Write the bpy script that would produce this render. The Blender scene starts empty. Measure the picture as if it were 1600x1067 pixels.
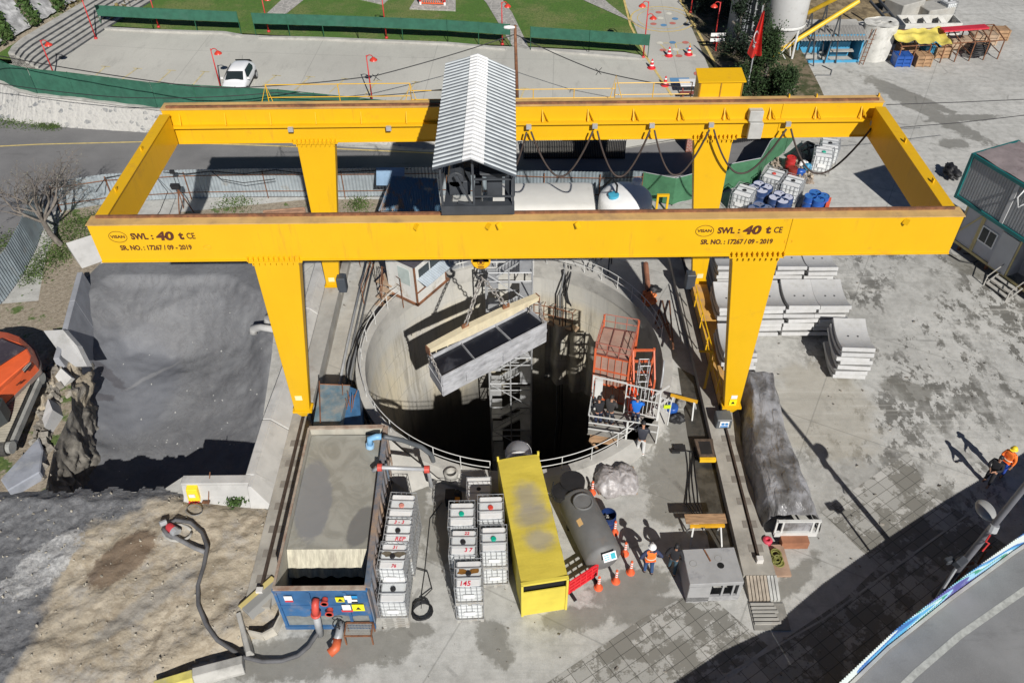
import bpy, bmesh, math, random
from mathutils import Vector as V, Matrix, Euler, noise as mnoise
from mathutils.geometry import delaunay_2d_cdt
random.seed(7)
rad=math.radians
scene=bpy.context.scene
C=scene.collection
# ---------------- camera (solved from the vanishing points of the photograph), sky, sun, exposure
HC=28.0; FPX=1297.1; PITCH,ROLL,YAW=rad(42.914),rad(-0.823),rad(-0.406)
fw=V((math.sin(YAW)*math.cos(PITCH),math.cos(YAW)*math.cos(PITCH),-math.sin(PITCH)))
rt0=V((math.cos(YAW),-math.sin(YAW),0)); up0=rt0.cross(fw)
rt=rt0*math.cos(ROLL)+up0*math.sin(ROLL); upv=-rt0*math.sin(ROLL)+up0*math.cos(ROLL)
cam_d=bpy.data.cameras.new('camera'); cam=bpy.data.objects.new('camera',cam_d); C.objects.link(cam)
cam_d.sensor_width=36; cam_d.lens=FPX/1600*36; cam_d.clip_start=0.5; cam_d.clip_end=2000
m=Matrix((rt,upv,-fw)).transposed().to_4x4(); m.translation=V((0,0,HC)); cam.matrix_world=m
scene.camera=cam
SUN_EL=rad(36.4); SUN_AZ=rad(17.5)   # sun stands behind the camera, a little to the right
w=bpy.data.worlds.new('World'); scene.world=w; w.use_nodes=True
nt=w.node_tree; bg=nt.nodes['Background']; sky=nt.nodes.new('ShaderNodeTexSky'); sky.sky_type='NISHITA'; sky.sun_disc=False
sky.sun_elevation=SUN_EL; sky.sun_rotation=math.pi-SUN_AZ; sky.air_density=0.5; sky.dust_density=0.1; sky.ozone_density=3.0
nt.links.new(sky.outputs[0],bg.inputs[0]); bg.inputs[1].default_value=0.05
sd=bpy.data.lights.new('sun','SUN'); sd.energy=5.0; sd.angle=rad(0.5); sd.color=(1,0.965,0.91)
so=bpy.data.objects.new('sun',sd); C.objects.link(so)
sdir=V((math.sin(SUN_AZ)*math.cos(SUN_EL),-math.cos(SUN_AZ)*math.cos(SUN_EL),math.sin(SUN_EL)))
so.rotation_euler=sdir.to_track_quat('Z','Y').to_euler(); so.location=(10,-20,40)
vs=scene.view_settings; vs.view_transform='Standard'; vs.look='None'; vs.gamma=1; vs.use_curve_mapping=False; vs.exposure=0.04
scene.render.engine='CYCLES'; scene.cycles.max_bounces=4

# ---------------- measuring helpers: a pixel of the photograph taken down to a level z
def ray(px,py): return fw*FPX+rt*(px-800)-upv*(py-533.5)
def G(px,py,z=0.0):
    d=ray(px,py); return V((0,0,HC))+d*((z-HC)/d.z)
def interp(x,pts):
    if x<=pts[0][0]: return pts[0][1]
    for (a,u),(b,v) in zip(pts,pts[1:]):
        if x<=b: return u+(v-u)*(x-a)/(b-a)
    return pts[-1][1]
def pz(x,y):      # level of the parking terrace
    b=interp(x,[(-36,2.0),(-25,1.5),(-8,1.1),(30,1.0)])
    if x>6.5: b*=min(1,max(0,(y-47.2)/7))
    return b
def GP(px,py):
    z=1.2
    for _ in range(8):
        p=G(px,py,z); z=pz(p.x,p.y)
    return V((p.x,p.y,z))

# ---------------- mesh builder
class MB:
    def __init__(s,o=(0,0,0),rz=0):
        s.v=[];s.f=[];s.m=[];s.o=V(o);s.M=Matrix.Rotation(rz,4,'Z');s.k=0
    def add(s,vs,fs):
        n=len(s.v); s.v+=[V(p) for p in vs]; s.f+=[tuple(i+n for i in f) for f in fs]; s.m+=[s.k]*len(fs); return s
    def hexa(s,p): return s.add(p,[(0,3,2,1),(4,5,6,7),(0,1,5,4),(1,2,6,5),(2,3,7,6),(3,0,4,7)])
    def box(s,x0,x1,y0,y1,z0,z1): return s.hexa([(x0,y0,z0),(x1,y0,z0),(x1,y1,z0),(x0,y1,z0),(x0,y0,z1),(x1,y0,z1),(x1,y1,z1),(x0,y1,z1)])
    def obox(s,c,sz,rot=None):      # centred box, optional euler
        R=Euler(rot).to_matrix() if rot else Matrix.Identity(3); h=V(sz)/2; c=V(c)
        return s.hexa([c+R@V((a*h.x,b*h.y,d*h.z)) for d in(-1,1) for a,b in((-1,-1),(1,-1),(1,1),(-1,1))])
    def bar(s,a,b,w,h=None,up=(0,0,1)):
        a=V(a);b=V(b);h=h or w;d=(b-a)
        if d.length<1e-6: return s
        d.normalize();u=V(up)
        if abs(d.dot(u))>.98:u=V((0,1,0))
        sx=d.cross(u).normalized()*w/2;sy=sx.cross(d).normalized()*h/2
        return s.hexa([a-sx-sy,a+sx-sy,a+sx+sy,a-sx+sy,b-sx-sy,b+sx-sy,b+sx+sy,b-sx+sy])
    def taper(s,a,b,wa,wb):   # wa=(x,y) half sizes at a ; vertical-ish box
        a=V(a);b=V(b); q=[(-1,-1),(1,-1),(1,1),(-1,1)]
        return s.hexa([a+V((i*wa[0],j*wa[1],0)) for i,j in q]+[b+V((i*wb[0],j*wb[1],0)) for i,j in q])
    def tube(s,pts,r,n=8,caps=True,closed=False):
        pts=[V(p) for p in pts]; L=len(pts); n0=len(s.v); up=V((0,0,1)); px=None
        for i,p in enumerate(pts):
            if closed: d=pts[(i+1)%L]-pts[i-1]
            else: d=(pts[min(i+1,L-1)]-pts[max(i-1,0)])
            d=d.normalized() if d.length>0 else V((0,0,1))
            if px is None:
                px=d.cross(up if abs(d.z)<.95 else V((1,0,0))).normalized()
            else:
                px=(px-d*px.dot(d)); px=px.normalized() if px.length>1e-5 else d.orthogonal().normalized()
            py=d.cross(px); rr=r[i] if isinstance(r,(list,tuple)) else r
            s.v+=[p+(px*math.cos(t)+py*math.sin(t))*rr for t in [2*math.pi*k/n for k in range(n)]]
        R=L if closed else L-1
        for i in range(R):
            a=n0+i*n;b=n0+((i+1)%L)*n
            for k in range(n): s.f.append((a+k,a+(k+1)%n,b+(k+1)%n,b+k)); s.m.append(s.k)
        if caps and not closed:
            s.f.append(tuple(n0+k for k in range(n))[::-1]);s.m.append(s.k)
            s.f.append(tuple(n0+(L-1)*n+k for k in range(n)));s.m.append(s.k)
        return s
    def lathe(s,prof,n=24,c=(0,0,0),axis='Z',a0=0,a1=2*math.pi):
        c=V(c); full=abs(a1-a0-2*math.pi)<1e-6; N=n if full else n+1; n0=len(s.v)
        for r,z in prof:
            for k in range(N):
                t=a0+(a1-a0)*k/n
                p=V((r*math.cos(t),r*math.sin(t),z))
                if axis=='X': p=V((p.z,p.x,p.y))
                if axis=='Y': p=V((p.x,p.z,p.y))
                s.v.append(c+p)
        for i in range(len(prof)-1):
            for k in range(n):
                k2=(k+1)%N if full else k+1
                s.f.append((n0+i*N+k,n0+i*N+k2,n0+(i+1)*N+k2,n0+(i+1)*N+k)); s.m.append(s.k)
        return s
    def disc(s,c,r,n=16,z=None,rx=None):
        c=V(c); return s.add([c+V((r*math.cos(2*math.pi*k/n),(rx or r)*math.sin(2*math.pi*k/n),0)) for k in range(n)],[tuple(range(n))])
    def prism(s,poly,z0,z1):
        n=len(poly); b=[V((p[0],p[1],z0)) for p in poly]; t=[V((p[0],p[1],z1)) for p in poly]
        return s.add(b+t,[tuple(range(n))[::-1],tuple(range(n,2*n))]+[(i,(i+1)%n,n+(i+1)%n,n+i) for i in range(n)])
    def grid(s,fn,nu,nv):
        n0=len(s.v)
        for j in range(nv+1):
            for i in range(nu+1): s.v.append(V(fn(i/nu,j/nv)))
        for j in range(nv):
            for i in range(nu):
                a=n0+j*(nu+1)+i; s.f.append((a,a+1,a+nu+2,a+nu+1)); s.m.append(s.k)
        return s
    def corr(s,a,b,z0,z1,lean=(0,0,0),pitch=.2,amp=.025,top=None):   # corrugated sheet standing on a->b
        a=V(a);b=V(b);L=(b-a).length;n=max(2,int(L/pitch)*2);d=(b-a)/L;nr=V((-d.y,d.x,0))
        P=[]
        for i in range(n+1):
            p=a+(b-a)*i/n+nr*(amp if i%2 else -amp); P.append(p)
        n0=len(s.v)
        for p in P: s.v.append(p+V((0,0,z0)))
        for i,p in enumerate(P): s.v.append(p+V((0,0,z1))+V(lean)+V((0,0,(top(i/n) if top else 0))))
        for i in range(n): s.f.append((n0+i,n0+i+1,n0+n+2+i,n0+n+1+i)); s.m.append(s.k)
        return s
    def each(s,name,mat,parent=None,smooth=False):     # one object for every separate piece
        n=len(s.v); up=list(range(n))
        def fd(i):
            while up[i]!=i: up[i]=up[up[i]]; i=up[i]
            return i
        for f in s.f:
            a=fd(f[0])
            for j in f[1:]: up[fd(j)]=a
        G_={}
        for f,k in zip(s.f,s.m): G_.setdefault(fd(f[0]),[]).append((f,k))
        R=[]
        for fs in G_.values():
            q=MB(); q.o,q.M=s.o,s.M; ids=sorted({i for f,_ in fs for i in f}); mp={i:j for j,i in enumerate(ids)}
            q.v=[s.v[i] for i in ids]; q.f=[tuple(mp[i] for i in f) for f,_ in fs]; q.m=[k for _,k in fs]; R.append(q.build(name,mat,parent,smooth))
        return R
    def build(s,name,mat,parent=None,smooth=False,bevel=0,local=False):
        me=bpy.data.meshes.new(name)
        Mx=s.M
        vs=[s.o+(Mx@p) for p in s.v]
        if not local and parent is not None:
            inv=world_of(parent).inverted(); vs=[inv@p for p in vs]
        me.from_pydata([tuple(p) for p in vs],[],s.f)
        mats=mat if isinstance(mat,(list,tuple)) else [mat]
        for mm in mats: me.materials.append(mm)
        for p,k in zip(me.polygons,s.m): p.material_index=k
        if smooth:
            me.polygons.foreach_set('use_smooth',[True]*len(me.polygons))
            if smooth=='auto': me.set_sharp_from_angle(angle=rad(40)) if hasattr(me,'set_sharp_from_angle') else None
        me.update()
        o=bpy.data.objects.new(name,me); C.objects.link(o)
        if parent is not None: o.parent=parent
        if bevel:
            bv=o.modifiers.new('bevel','BEVEL'); bv.width=bevel; bv.segments=1; bv.limit_method='ANGLE'; bv.angle_limit=rad(50)
        return o
def world_of(o):
    M=o.matrix_basis.copy(); p=o.parent
    while p: M=p.matrix_basis@M; p=p.parent
    return M
def tag(o,label,cat,group=None):
    o['label']=label;o['category']=cat
    if group:o['group']=group
    return o
def thing(name,label,cat,loc=(0,0,0),rz=0,group=None):
    o=bpy.data.objects.new(name,None); C.objects.link(o); o.location=loc; o.rotation_euler=(0,0,rz); o.empty_display_size=.3
    return tag(o,label,cat,group)
def dup(root,loc,rz=0,label=None,group=None,scale=None):
    r=root.copy(); C.objects.link(r); r.location=loc; r.rotation_euler=(0,0,rz)
    if label:r['label']=label
    if group:r['group']=group
    if scale:r.scale=scale
    for ch in list(root.children):
        c=ch.copy(); C.objects.link(c); c.parent=r
        for g in list(ch.children):
            d=g.copy(); C.objects.link(d); d.parent=c
    return r
def struct(o): o['kind']='structure'; return o
def text(s,name,size,mat,parent,origin,xdir=(1,0,0),ydir=(0,0,1),ext=.004,shear=0,bold=.0,align='LEFT',sx=1,width=None):
    cu=bpy.data.curves.new('t','FONT'); cu.body=s; cu.size=size; cu.extrude=ext; cu.shear=shear; cu.offset=bold; cu.align_x=align; cu.align_y='CENTER'; cu.resolution_u=3
    t=bpy.data.objects.new('t',cu); C.objects.link(t)
    me=bpy.data.meshes.new_from_object(t.evaluated_get(bpy.context.evaluated_depsgraph_get())); 
    bpy.data.objects.remove(t); bpy.data.curves.remove(cu)
    X=V(xdir).normalized()*sx;Y=V(ydir).normalized();Z=X.cross(Y).normalized();R=Matrix((X,Y,Z)).transposed().to_4x4(); R.translation=V(origin)
    if width:
        xs=[v.co.x for v in me.vertices]; f=width/(max(xs)-min(xs)); me.transform(Matrix.Diagonal((f,1,1,1))@Matrix.Translation((-min(xs),0,0)))
    inv=world_of(parent).inverted() if parent else Matrix()
    me.transform(inv@R); me.materials.clear(); me.materials.append(mat); me.name=name
    o=bpy.data.objects.new(name,me); C.objects.link(o)
    if parent:o.parent=parent
    return o

# ---------------- materials
class N:
    def __init__(s,name):
        s.mat=bpy.data.materials.new(name); s.mat.use_nodes=True; s.t=s.mat.node_tree; s.b=s.t.nodes['Principled BSDF']
        s.tc=s.t.nodes.new('ShaderNodeTexCoord'); s.P=s.tc.outputs['Object']
    def n(s,t,**k):
        x=s.t.nodes.new('ShaderNode'+t)
        for a,b in k.items(): setattr(x,a,b)
        return x
    def set(s,sock,val):
        if val is None: return
        if hasattr(val,'is_linked') or hasattr(val,'links'): s.t.links.new(val,sock)
        else: sock.default_value=val
    def mapv(s,scale=(1,1,1),rot=(0,0,0),loc=(0,0,0),src=None):
        m=s.n('Mapping'); s.t.links.new(src or s.P,m.inputs[0]); m.inputs['Scale'].default_value=scale; m.inputs['Rotation'].default_value=rot; m.inputs['Location'].default_value=loc; return m.outputs[0]
    def noise(s,scale,det=5,rough=.55,src=None,dist=0):
        x=s.n('TexNoise'); s.t.links.new(src or s.P,x.inputs['Vector']); x.inputs['Scale'].default_value=scale; x.inputs['Detail'].default_value=det; x.inputs['Roughness'].default_value=rough; x.inputs['Distortion'].default_value=dist; return x.outputs[0]
    def voro(s,scale,feature='F1',src=None,out='Distance'):
        x=s.n('TexVoronoi',feature=feature); s.t.links.new(src or s.P,x.inputs['Vector']); x.inputs['Scale'].default_value=scale; return x.outputs[out]
    def ramp(s,val,a,b,lo=0.0,hi=1.0,smooth=True):
        x=s.n('MapRange'); x.interpolation_type='SMOOTHSTEP' if smooth else 'LINEAR'; s.t.links.new(val,x.inputs[0]); x.inputs[1].default_value=a; x.inputs[2].default_value=b; x.inputs[3].default_value=lo; x.inputs[4].default_value=hi; return x.outputs[0]
    def math(s,op,a,b=0.0):
        x=s.n('Math',operation=op); s.set(x.inputs[0],a); s.set(x.inputs[1],b); return x.outputs[0]
    def mix(s,f,a,b,mode='MIX'):
        x=s.n('Mix',data_type='RGBA',blend_type=mode); s.set(x.inputs[0],f)
        for sock,v in ((x.inputs[6],a),(x.inputs[7],b)):
            if isinstance(v,(tuple,list)): v=tuple(v)+(1,) if len(v)==3 else tuple(v)
            s.set(sock,v)
        return x.outputs[2]
    def bump(s,h,st=.3,d=.02):
        x=s.n('Bump'); s.t.links.new(h,x.inputs['Height']); x.inputs['Strength'].default_value=st; x.inputs['Distance'].default_value=d; s.t.links.new(x.outputs[0],s.b.inputs['Normal'])
    def blob(s,c,r,rot=0,nz=None,amt=.6,a=1.0,b=.8):   # irregular patch at a place on the ground
        q=s.n('VectorMath',operation='SUBTRACT'); s.t.links.new(s.P,q.inputs[0]); q.inputs[1].default_value=(c[0],c[1],0)
        v=s.mapv(scale=(1/r[0],1/r[1],0),src=s.mapv(rot=(0,0,-rot),src=q.outputs[0]))
        L=s.n('VectorMath',operation='LENGTH'); s.t.links.new(v,L.inputs[0]); d=L.outputs['Value']
        if nz is not None: d=s.math('ADD',d,s.math('MULTIPLY',s.math('SUBTRACT',nz,.5),amt*2))
        return s.ramp(d,a,b)
    def done(s,col=None,rough=None,metal=None,**k):
        if col is not None: s.set(s.b.inputs['Base Color'],tuple(col)+(1,) if isinstance(col,(tuple,list)) else col)
        if rough is not None: s.set(s.b.inputs['Roughness'],rough)
        if metal is not None: s.b.inputs['Metallic'].default_value=metal
        for a,b in k.items(): s.b.inputs[a.replace('_',' ')].default_value=b
        return s.mat
def M(name,col,rough=.65,metal=0,var=.12,sc=1.5,dirt=None,damt=.35,dsc=1.2,bump=.15,bsc=18,stretch=(1,1,1),rand=0,streak=None):
    x=N(name); src=x.mapv(scale=stretch) if stretch!=(1,1,1) else x.P
    n1=x.noise(sc,6,.6,src); lo=[c*(1-var) for c in col]; hi=[min(1,c*(1+var)) for c in col]
    c=x.mix(x.ramp(n1,.3,.7),lo,hi)
    if dirt:
        n2=x.noise(dsc,8,.7,src); c=x.mix(x.math('MULTIPLY',x.ramp(n2,.62-damt*.4,.72),min(1,damt+.4)),c,dirt)
    if streak:
        s1=x.noise(1.0,7,.75,x.mapv(scale=(4,4,.35))); s2=x.noise(.25,4,.6); c=x.mix(x.math('MULTIPLY',x.math('MULTIPLY',x.ramp(s1,.52,.7),x.ramp(s2,.42,.6)),.45),c,streak)
        s3=x.noise(7,5,.8); c=x.mix(x.ramp(s3,.66,.74,0,.35),c,streak)
    if rand:
        oi=x.n('ObjectInfo'); c=x.mix(x.ramp(oi.outputs['Random'],0,1,0,rand,False),c,[v*.55 for v in col])
    if bump: x.bump(x.noise(bsc,4,.6),bump,.01)
    return x.done(c,rough,metal)
YEP=M('gantry yellow paint',(.735,.42,.006),.42,var=.035,sc=.5,dirt=(.52,.27,.03),damt=.08,dsc=.7,bump=.04,bsc=6,streak=(.50,.25,.03))
YTOP=M('dusty yellow girder top',(.60,.38,.14),.8,var=.12,sc=.8,dirt=(.32,.2,.11),damt=.4,dsc=.6)
RUST=M('rusty steel',(.20,.085,.04),.85,var=.35,sc=4,dirt=(.09,.05,.035),damt=.4)
RAILM=M('dark worn rail',(.07,.05,.04),.6,.2,var=.3,sc=4)
WOOD=M('worn timber',(.36,.22,.12),.8,var=.3,sc=2,stretch=(1,6,1))
PLY=M('weathered plywood',(.42,.30,.2),.8,var=.2,sc=1.5,dirt=(.25,.22,.2),damt=.3)
CON=M('pale concrete',(.42,.41,.38),.9,var=.14,sc=.9,dirt=(.22,.215,.2),damt=.3,dsc=.8,bump=.3)
CONW=M('fresh precast concrete',(.50,.50,.495),.85,var=.06,sc=1.5,dirt=(.36,.355,.33),damt=.3,bump=.1,rand=.35,streak=(.30,.28,.23))
COND=M('stained concrete',(.27,.26,.235),.9,var=.25,sc=.9,dirt=(.13,.125,.115),damt=.4,dsc=.5,bump=.3)
DUSTY=M('dust covered grey steel',(.38,.37,.34),.85,var=.12,sc=1.3,dirt=(.25,.2,.15),damt=.25)
WHT=M('white painted steel',(.60,.60,.58),.55,var=.06,sc=2,dirt=(.42,.38,.33),damt=.15)
WHITE=M('white plastic',(.78,.78,.77),.45,var=.04,sc=1.2,dirt=(.6,.6,.57),damt=.12)
SILVER=M('galvanised steel',(.40,.41,.42),.5,.2,var=.12,sc=2)
GREY=M('grey paint',(.17,.175,.18),.55,var=.12,sc=1.5)
DGREY=M('dark grey trolley steel',(.045,.05,.058),.5,var=.15,sc=2)
BLACK=M('black rubber',(.016,.016,.018),.6,var=.2,sc=3)
BLUE=M('worn blue paint',(.035,.12,.27),.6,var=.2,sc=1.2,dirt=(.24,.20,.17),damt=.35,dsc=1.1)
BLUEP=M('blue plastic drum',(.02,.09,.36),.35,var=.08)
CYAN=M('light blue paint',(.06,.30,.50),.55,var=.12,sc=1.5,dirt=(.2,.2,.2),damt=.2)
RED=M('red paint',(.50,.03,.03),.5,var=.1)
ORG=M('orange paint',(.58,.12,.045),.5,var=.12,sc=2,dirt=(.3,.1,.06),damt=.2)
ORGV=M('fluorescent orange cloth',(.95,.20,.03),.7,var=.06)
GRN=M('dark green paint',(.015,.10,.05),.6,var=.12)
TEAL=M('teal paint',(.01,.13,.13),.5,var=.1)
YEL=M('bright yellow plastic',(.85,.62,.03),.5,var=.06)
PYEL=M('painted yellow line',(.60,.46,.17),.85,var=.15,sc=3)
GLASS=M('dark window glass',(.02,.028,.03),.12,var=.05,bump=0)
SKIN=M('skin',(.42,.22,.14),.6,var=.05,bump=0)
INK=M('dark brown lettering',(.09,.025,.012),.6,var=.1,bump=0)
REDINK=M('red spray paint',(.75,.02,.06),.6,var=.1,bump=0)
NAVY=M('navy cloth',(.02,.03,.07),.85,var=.2)
DCLOTH=M('charcoal cloth',(.018,.018,.022),.9,var=.25)
LTCLOTH=M('pale cloth',(.55,.55,.54),.9,var=.1)
BLUEC=M('blue cloth',(.01,.15,.6),.8,var=.1)
JEANS=M('jeans',(.04,.06,.11),.9,var=.2)
GRST=M('grass',(.045,.09,.018),.95,var=.4,sc=2)
# ================= THE SETTING =================
SC=V((-0.12,28.8,0)); SR=7.15
pit=[G(*p)for p in ((160,408),(404,408),(432,470),(424,560),(398,740),(285,745),(250,768),(70,770),(85,700),(112,640),(110,560),(120,500),(128,440))]
PITXY=[(p.x,p.y) for p in pit]
def inpoly(x,y,P):
    c=False
    for (a,b),(d,e) in zip(P,P[1:]+P[:1]):
        if (b>y)!=(e>y) and x<(d-a)*(y-b)/(e-b)+a: c=not c
    return c
def sheet(name,mat,outer,holes=(),z=0.0,zf=None):
    vs=[];es=[]
    for P in [outer]+list(holes):
        n=len(vs); vs+=[V(p[:2]) for p in P]; es+=[(n+i,n+(i+1)%len(P)) for i in range(len(P))]
    v,e,f,_,_,_=delaunay_2d_cdt(vs,es,[],0,1e-5)
    O=[tuple(p[:2]) for p in outer]; H=[[tuple(p[:2]) for p in h] for h in holes]; F=[]
    for t in f:
        c=sum((v[i] for i in t),V((0,0)))/len(t)
        if inpoly(c.x,c.y,O) and not any(inpoly(c.x,c.y,h) for h in H): F.append(tuple(t))
    mb=MB(); mb.add([(p.x,p.y,zf(p.x,p.y) if zf else z) for p in v],F)
    # upward normals
    mb.f=[t if (mb.v[t[1]]-mb.v[t[0]]).cross(mb.v[t[2]]-mb.v[t[0]]).z>0 else t[::-1] for t in mb.f]
    return struct(mb.build(name,mat))
CIR=[(SC.x+SR*math.cos(t),SC.y+SR*math.sin(t)) for t in [2*math.pi*k/72 for k in range(72)]]

# site concrete with its wet patches, dust and cracks
x=N('site concrete')
big=x.noise(.18,6,.6); fine=x.noise(2.2,8,.65); med=x.noise(.7,7,.65,dist=.4)
c=x.mix(x.ramp(big,.3,.7),(.43,.425,.40),(.56,.555,.525)); c=x.mix(x.ramp(fine,.38,.72,0,.5),c,(.25,.245,.225))
gz=x.mapv(scale=(1,.6,1),rot=(0,0,rad(-32)))
sp=x.noise(1.5,12,.76,gz); spm=x.ramp(x.math('ADD',sp,x.math('MULTIPLY',x.math('SUBTRACT',x.noise(.22,5,.6),.5),.42)),.50,.535)
sp2=x.ramp(x.noise(.4,7,.65,gz),.42,.55)
def gp(px,py): q=G(px,py); return (q.x,q.y)
R1=x.blob(gp(1500,540),(9,8.5),rad(20),big,.9,1.1,.7); R2=x.blob(gp(1430,700),(5.5,5),0,big,.8,1.1,.6)
sm=x.math('MULTIPLY',x.math('MULTIPLY',spm,x.math('ADD',x.math('MULTIPLY',sp2,.8),.2)),x.math('MAXIMUM',R1,R2)); c=x.mix(x.math('MULTIPLY',sm,.95),c,(.135,.13,.115))
pale=x.blob(gp(1290,640),(2.6,3.6),0,med,.5,1,.7); c=x.mix(x.math('MULTIPLY',pale,.6),c,(.38,.35,.285))
pale2=x.blob(gp(560,520),(1.4,9),rad(-4),med,.5,1,.7); c=x.mix(x.math('MULTIPLY',pale2,.5),c,(.42,.38,.31))
tt=x.noise(.9,6,.7,x.mapv(scale=(.10,2.6,1),rot=(0,0,rad(38)))); c=x.mix(x.math('MULTIPLY',x.ramp(tt,.5,.66),x.ramp(big,.35,.6,0,.45)),c,(.60,.585,.54)); c=x.mix(x.math('MULTIPLY',x.ramp(tt,.46,.34),x.ramp(big,.35,.6,0,.3)),c,(.26,.255,.235))
wn=x.noise(1.3,10,.72,dist=.3)
wet=None
for cc,rr,ro in ((gp(985,920),(2.2,.9),.3),(gp(1010,950),(2.4,.7),0),(gp(900,965),(1.6,.6),.2),(gp(1415,610),(1.3,.8),-.3),(gp(1060,745),(1.7,2.7),0),(gp(1075,700),(1.2,2.4),0),(gp(1050,790),(1.3,1.2),.3),(gp(416,750),(.45,3.2),-.05),(gp(560,560),(.6,3.2),0),(gp(545,1010),(2.6,1.0),0),(gp(655,740),(.55,5.),0),(gp(460,1030),(3,1.0),0),(gp(1450,175),(7,.9),rad(-62)),(gp(1425,150),(5,.6),rad(-55)),(gp(1240,905),(1.9,.45),.7),(gp(1505,185),(3,.6),.1),(gp(1440,800),(2.2,1.0),.6),(gp(1340,790),(.9,.6),.2),(gp(690,830),(.9,1.9),0),(gp(770,1000),(.6,1.2),.5),(gp(1490,225),(1.2,.8),0),(gp(640,985),(1.1,.4),0),(gp(1530,425),(2.6,.8),-.9)):
    b=x.blob(cc,rr,ro,wn,1.0,1.0,.7); wet=b if wet is None else x.math('MAXIMUM',wet,b)
c=x.mix(x.math('MULTIPLY',wet,.72),c,(.17,.163,.14))
cr=x.ramp(x.voro(.16,'DISTANCE_TO_EDGE',x.mapv(rot=(0,0,.4),src=x.mix(.08,x.P,x.noise(1.5,3)))),.012,.004)
crm=x.math('MULTIPLY',cr,x.ramp(med,.5,.6)); c=x.mix(x.math('MULTIPLY',crm,.35),c,(.07,.065,.06))
jt=x.n('TexBrick'); x.t.links.new(x.mapv(rot=(0,0,rad(28))),jt.inputs[0]); jt.inputs['Scale'].default_value=1; jt.inputs['Brick Width'].default_value=9; jt.inputs['Row Height'].default_value=7; jt.inputs['Mortar Size'].default_value=.03; jt.offset=.0
c=x.mix(x.math('MULTIPLY',jt.outputs['Fac'],.3),c,(.1,.1,.09))
vv=x.noise(.55,8,.7,x.mapv(scale=(1,.5,1),rot=(0,0,.6))); c=x.mix(x.ramp(vv,.5,.68,0,.35),c,(.27,.265,.245)); c=x.mix(x.ramp(vv,.42,.3,0,.35),c,(.56,.55,.51)); gr=x.noise(28,4,.7); c=x.mix(x.ramp(gr,.45,.75,0,.4),c,(.2,.195,.175)); c=x.mix(x.ramp(x.noise(5,9,.8),.55,.7,0,.35),c,(.22,.215,.19)); x.bump(x.noise(7,8,.7),.35,.03)
SITE=x.done(c,x.ramp(x.math('MAXIMUM',wet,sm),0,1,.88,.5))
OUT=[(-400,-60),(400,-60),(400,700),(-400,700)]
sheet('ground',SITE,OUT,[CIR,PITXY])

# asphalt roads
def asphalt(name,a,b):
    x=N(name); c=x.mix(x.ramp(x.noise(.35,7,.6),.3,.7),a,b); c=x.mix(x.ramp(x.noise(35,3,.7),.4,.7,0,.35),c,[v*1.7 for v in a])
    c=x.mix(x.ramp(x.noise(1.1,9,.7,x.mapv(scale=(.3,1,1))),.55,.7,0,.4),c,[v*.65 for v in a]); x.bump(x.noise(60,3,.6),.3,.01); return x.done(c,.92)
ASPH=asphalt('back road asphalt',(.15,.148,.15),(.20,.196,.196))
ASPH2=asphalt('highway asphalt',(.17,.17,.17),(.25,.25,.25))
road=[(-90,58),(-90,22),G(-60,440),G(0,395),G(60,345),G(110,318),G(300,309),G(600,308),G(1000,285),G(1140,262),G(1215,232),G(1235,214),G(1100,214),G(955,236),G(800,238),G(660,237),G(450,224),G(232,207),G(120,199),G(0,185),G(-100,176)]
sheet('back_road',ASPH,[tuple(p[:2]) for p in road],z=.006)
mb=MB()
def line(mb,pts,w,z,dash=None):
    pts=[V((p[0],p[1],z if not callable(z) else z(p[0],p[1]))) for p in pts]
    for a,b in zip(pts,pts[1:]):
        d=(b-a).normalized(); n=V((-d.y,d.x,0))*w/2; mb.add([a-n,b-n,b+n,a+n],[(0,1,2,3)])
line(mb,[G(-20,230),G(60,226),G(228,222),G(420,228),G(680,240)],.13,.011)
struct(mb.build('road_marking',PYEL))

# dirt ground bottom left (rough mesh), standing over the sheet
x=N('stony dirt'); n1=x.noise(.5,8,.65); n2=x.noise(4,8,.7)
c=x.mix(x.ramp(n1,.35,.65),(.37,.32,.24),(.49,.43,.335)); c=x.mix(x.ramp(x.noise(.9,9,.7,dist=.8),.46,.6,0,.55),c,(.22,.175,.12)); c=x.mix(x.ramp(x.noise(.6,8,.7),.50,.62,0,.6),c,(.36,.345,.32)); c=x.mix(x.ramp(n2,.45,.75,0,.6),c,(.17,.13,.09))
st=x.ramp(x.voro(5),.16,.08); c=x.mix(x.math('MULTIPLY',st,x.ramp(x.noise(3,5,.6),.5,.6)),c,(.45,.42,.36))
g1=x.blob(gp(70,790),(7.2,2.0),.28,n1,.6,1.05,.85); g2=x.blob(gp(0,960),(2.0,7),.1,n1,.5,1,.8)
c=x.mix(x.math('MAXIMUM',g1,g2),c,x.mix(x.ramp(n2,.3,.7),(.10,.103,.11),(.21,.213,.22)))
g3=x.blob(gp(70,890),(.9,1.9),-.5,x.noise(2.2,10,.75),.8,1,.85); c=x.mix(x.math('MULTIPLY',g3,.85),c,x.mix(x.ramp(x.noise(6,6,.8),.4,.6),(.50,.50,.49),(.28,.28,.28)))
br=x.blob(gp(195,880),(1.6,.9),.9,n2,.4,1,.8); c=x.mix(x.math('MULTIPLY',br,.75),c,(.12,.075,.045))
g4=x.blob(gp(230,950),(2.6,.5),.8,n2,.5,1,.6); c=x.mix(x.math('MULTIPLY',g4,.5),c,(.25,.25,.245))
x.bump(x.noise(2.5,7,.62),.8,.12); DIRT=x.done(c,.95)
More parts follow.
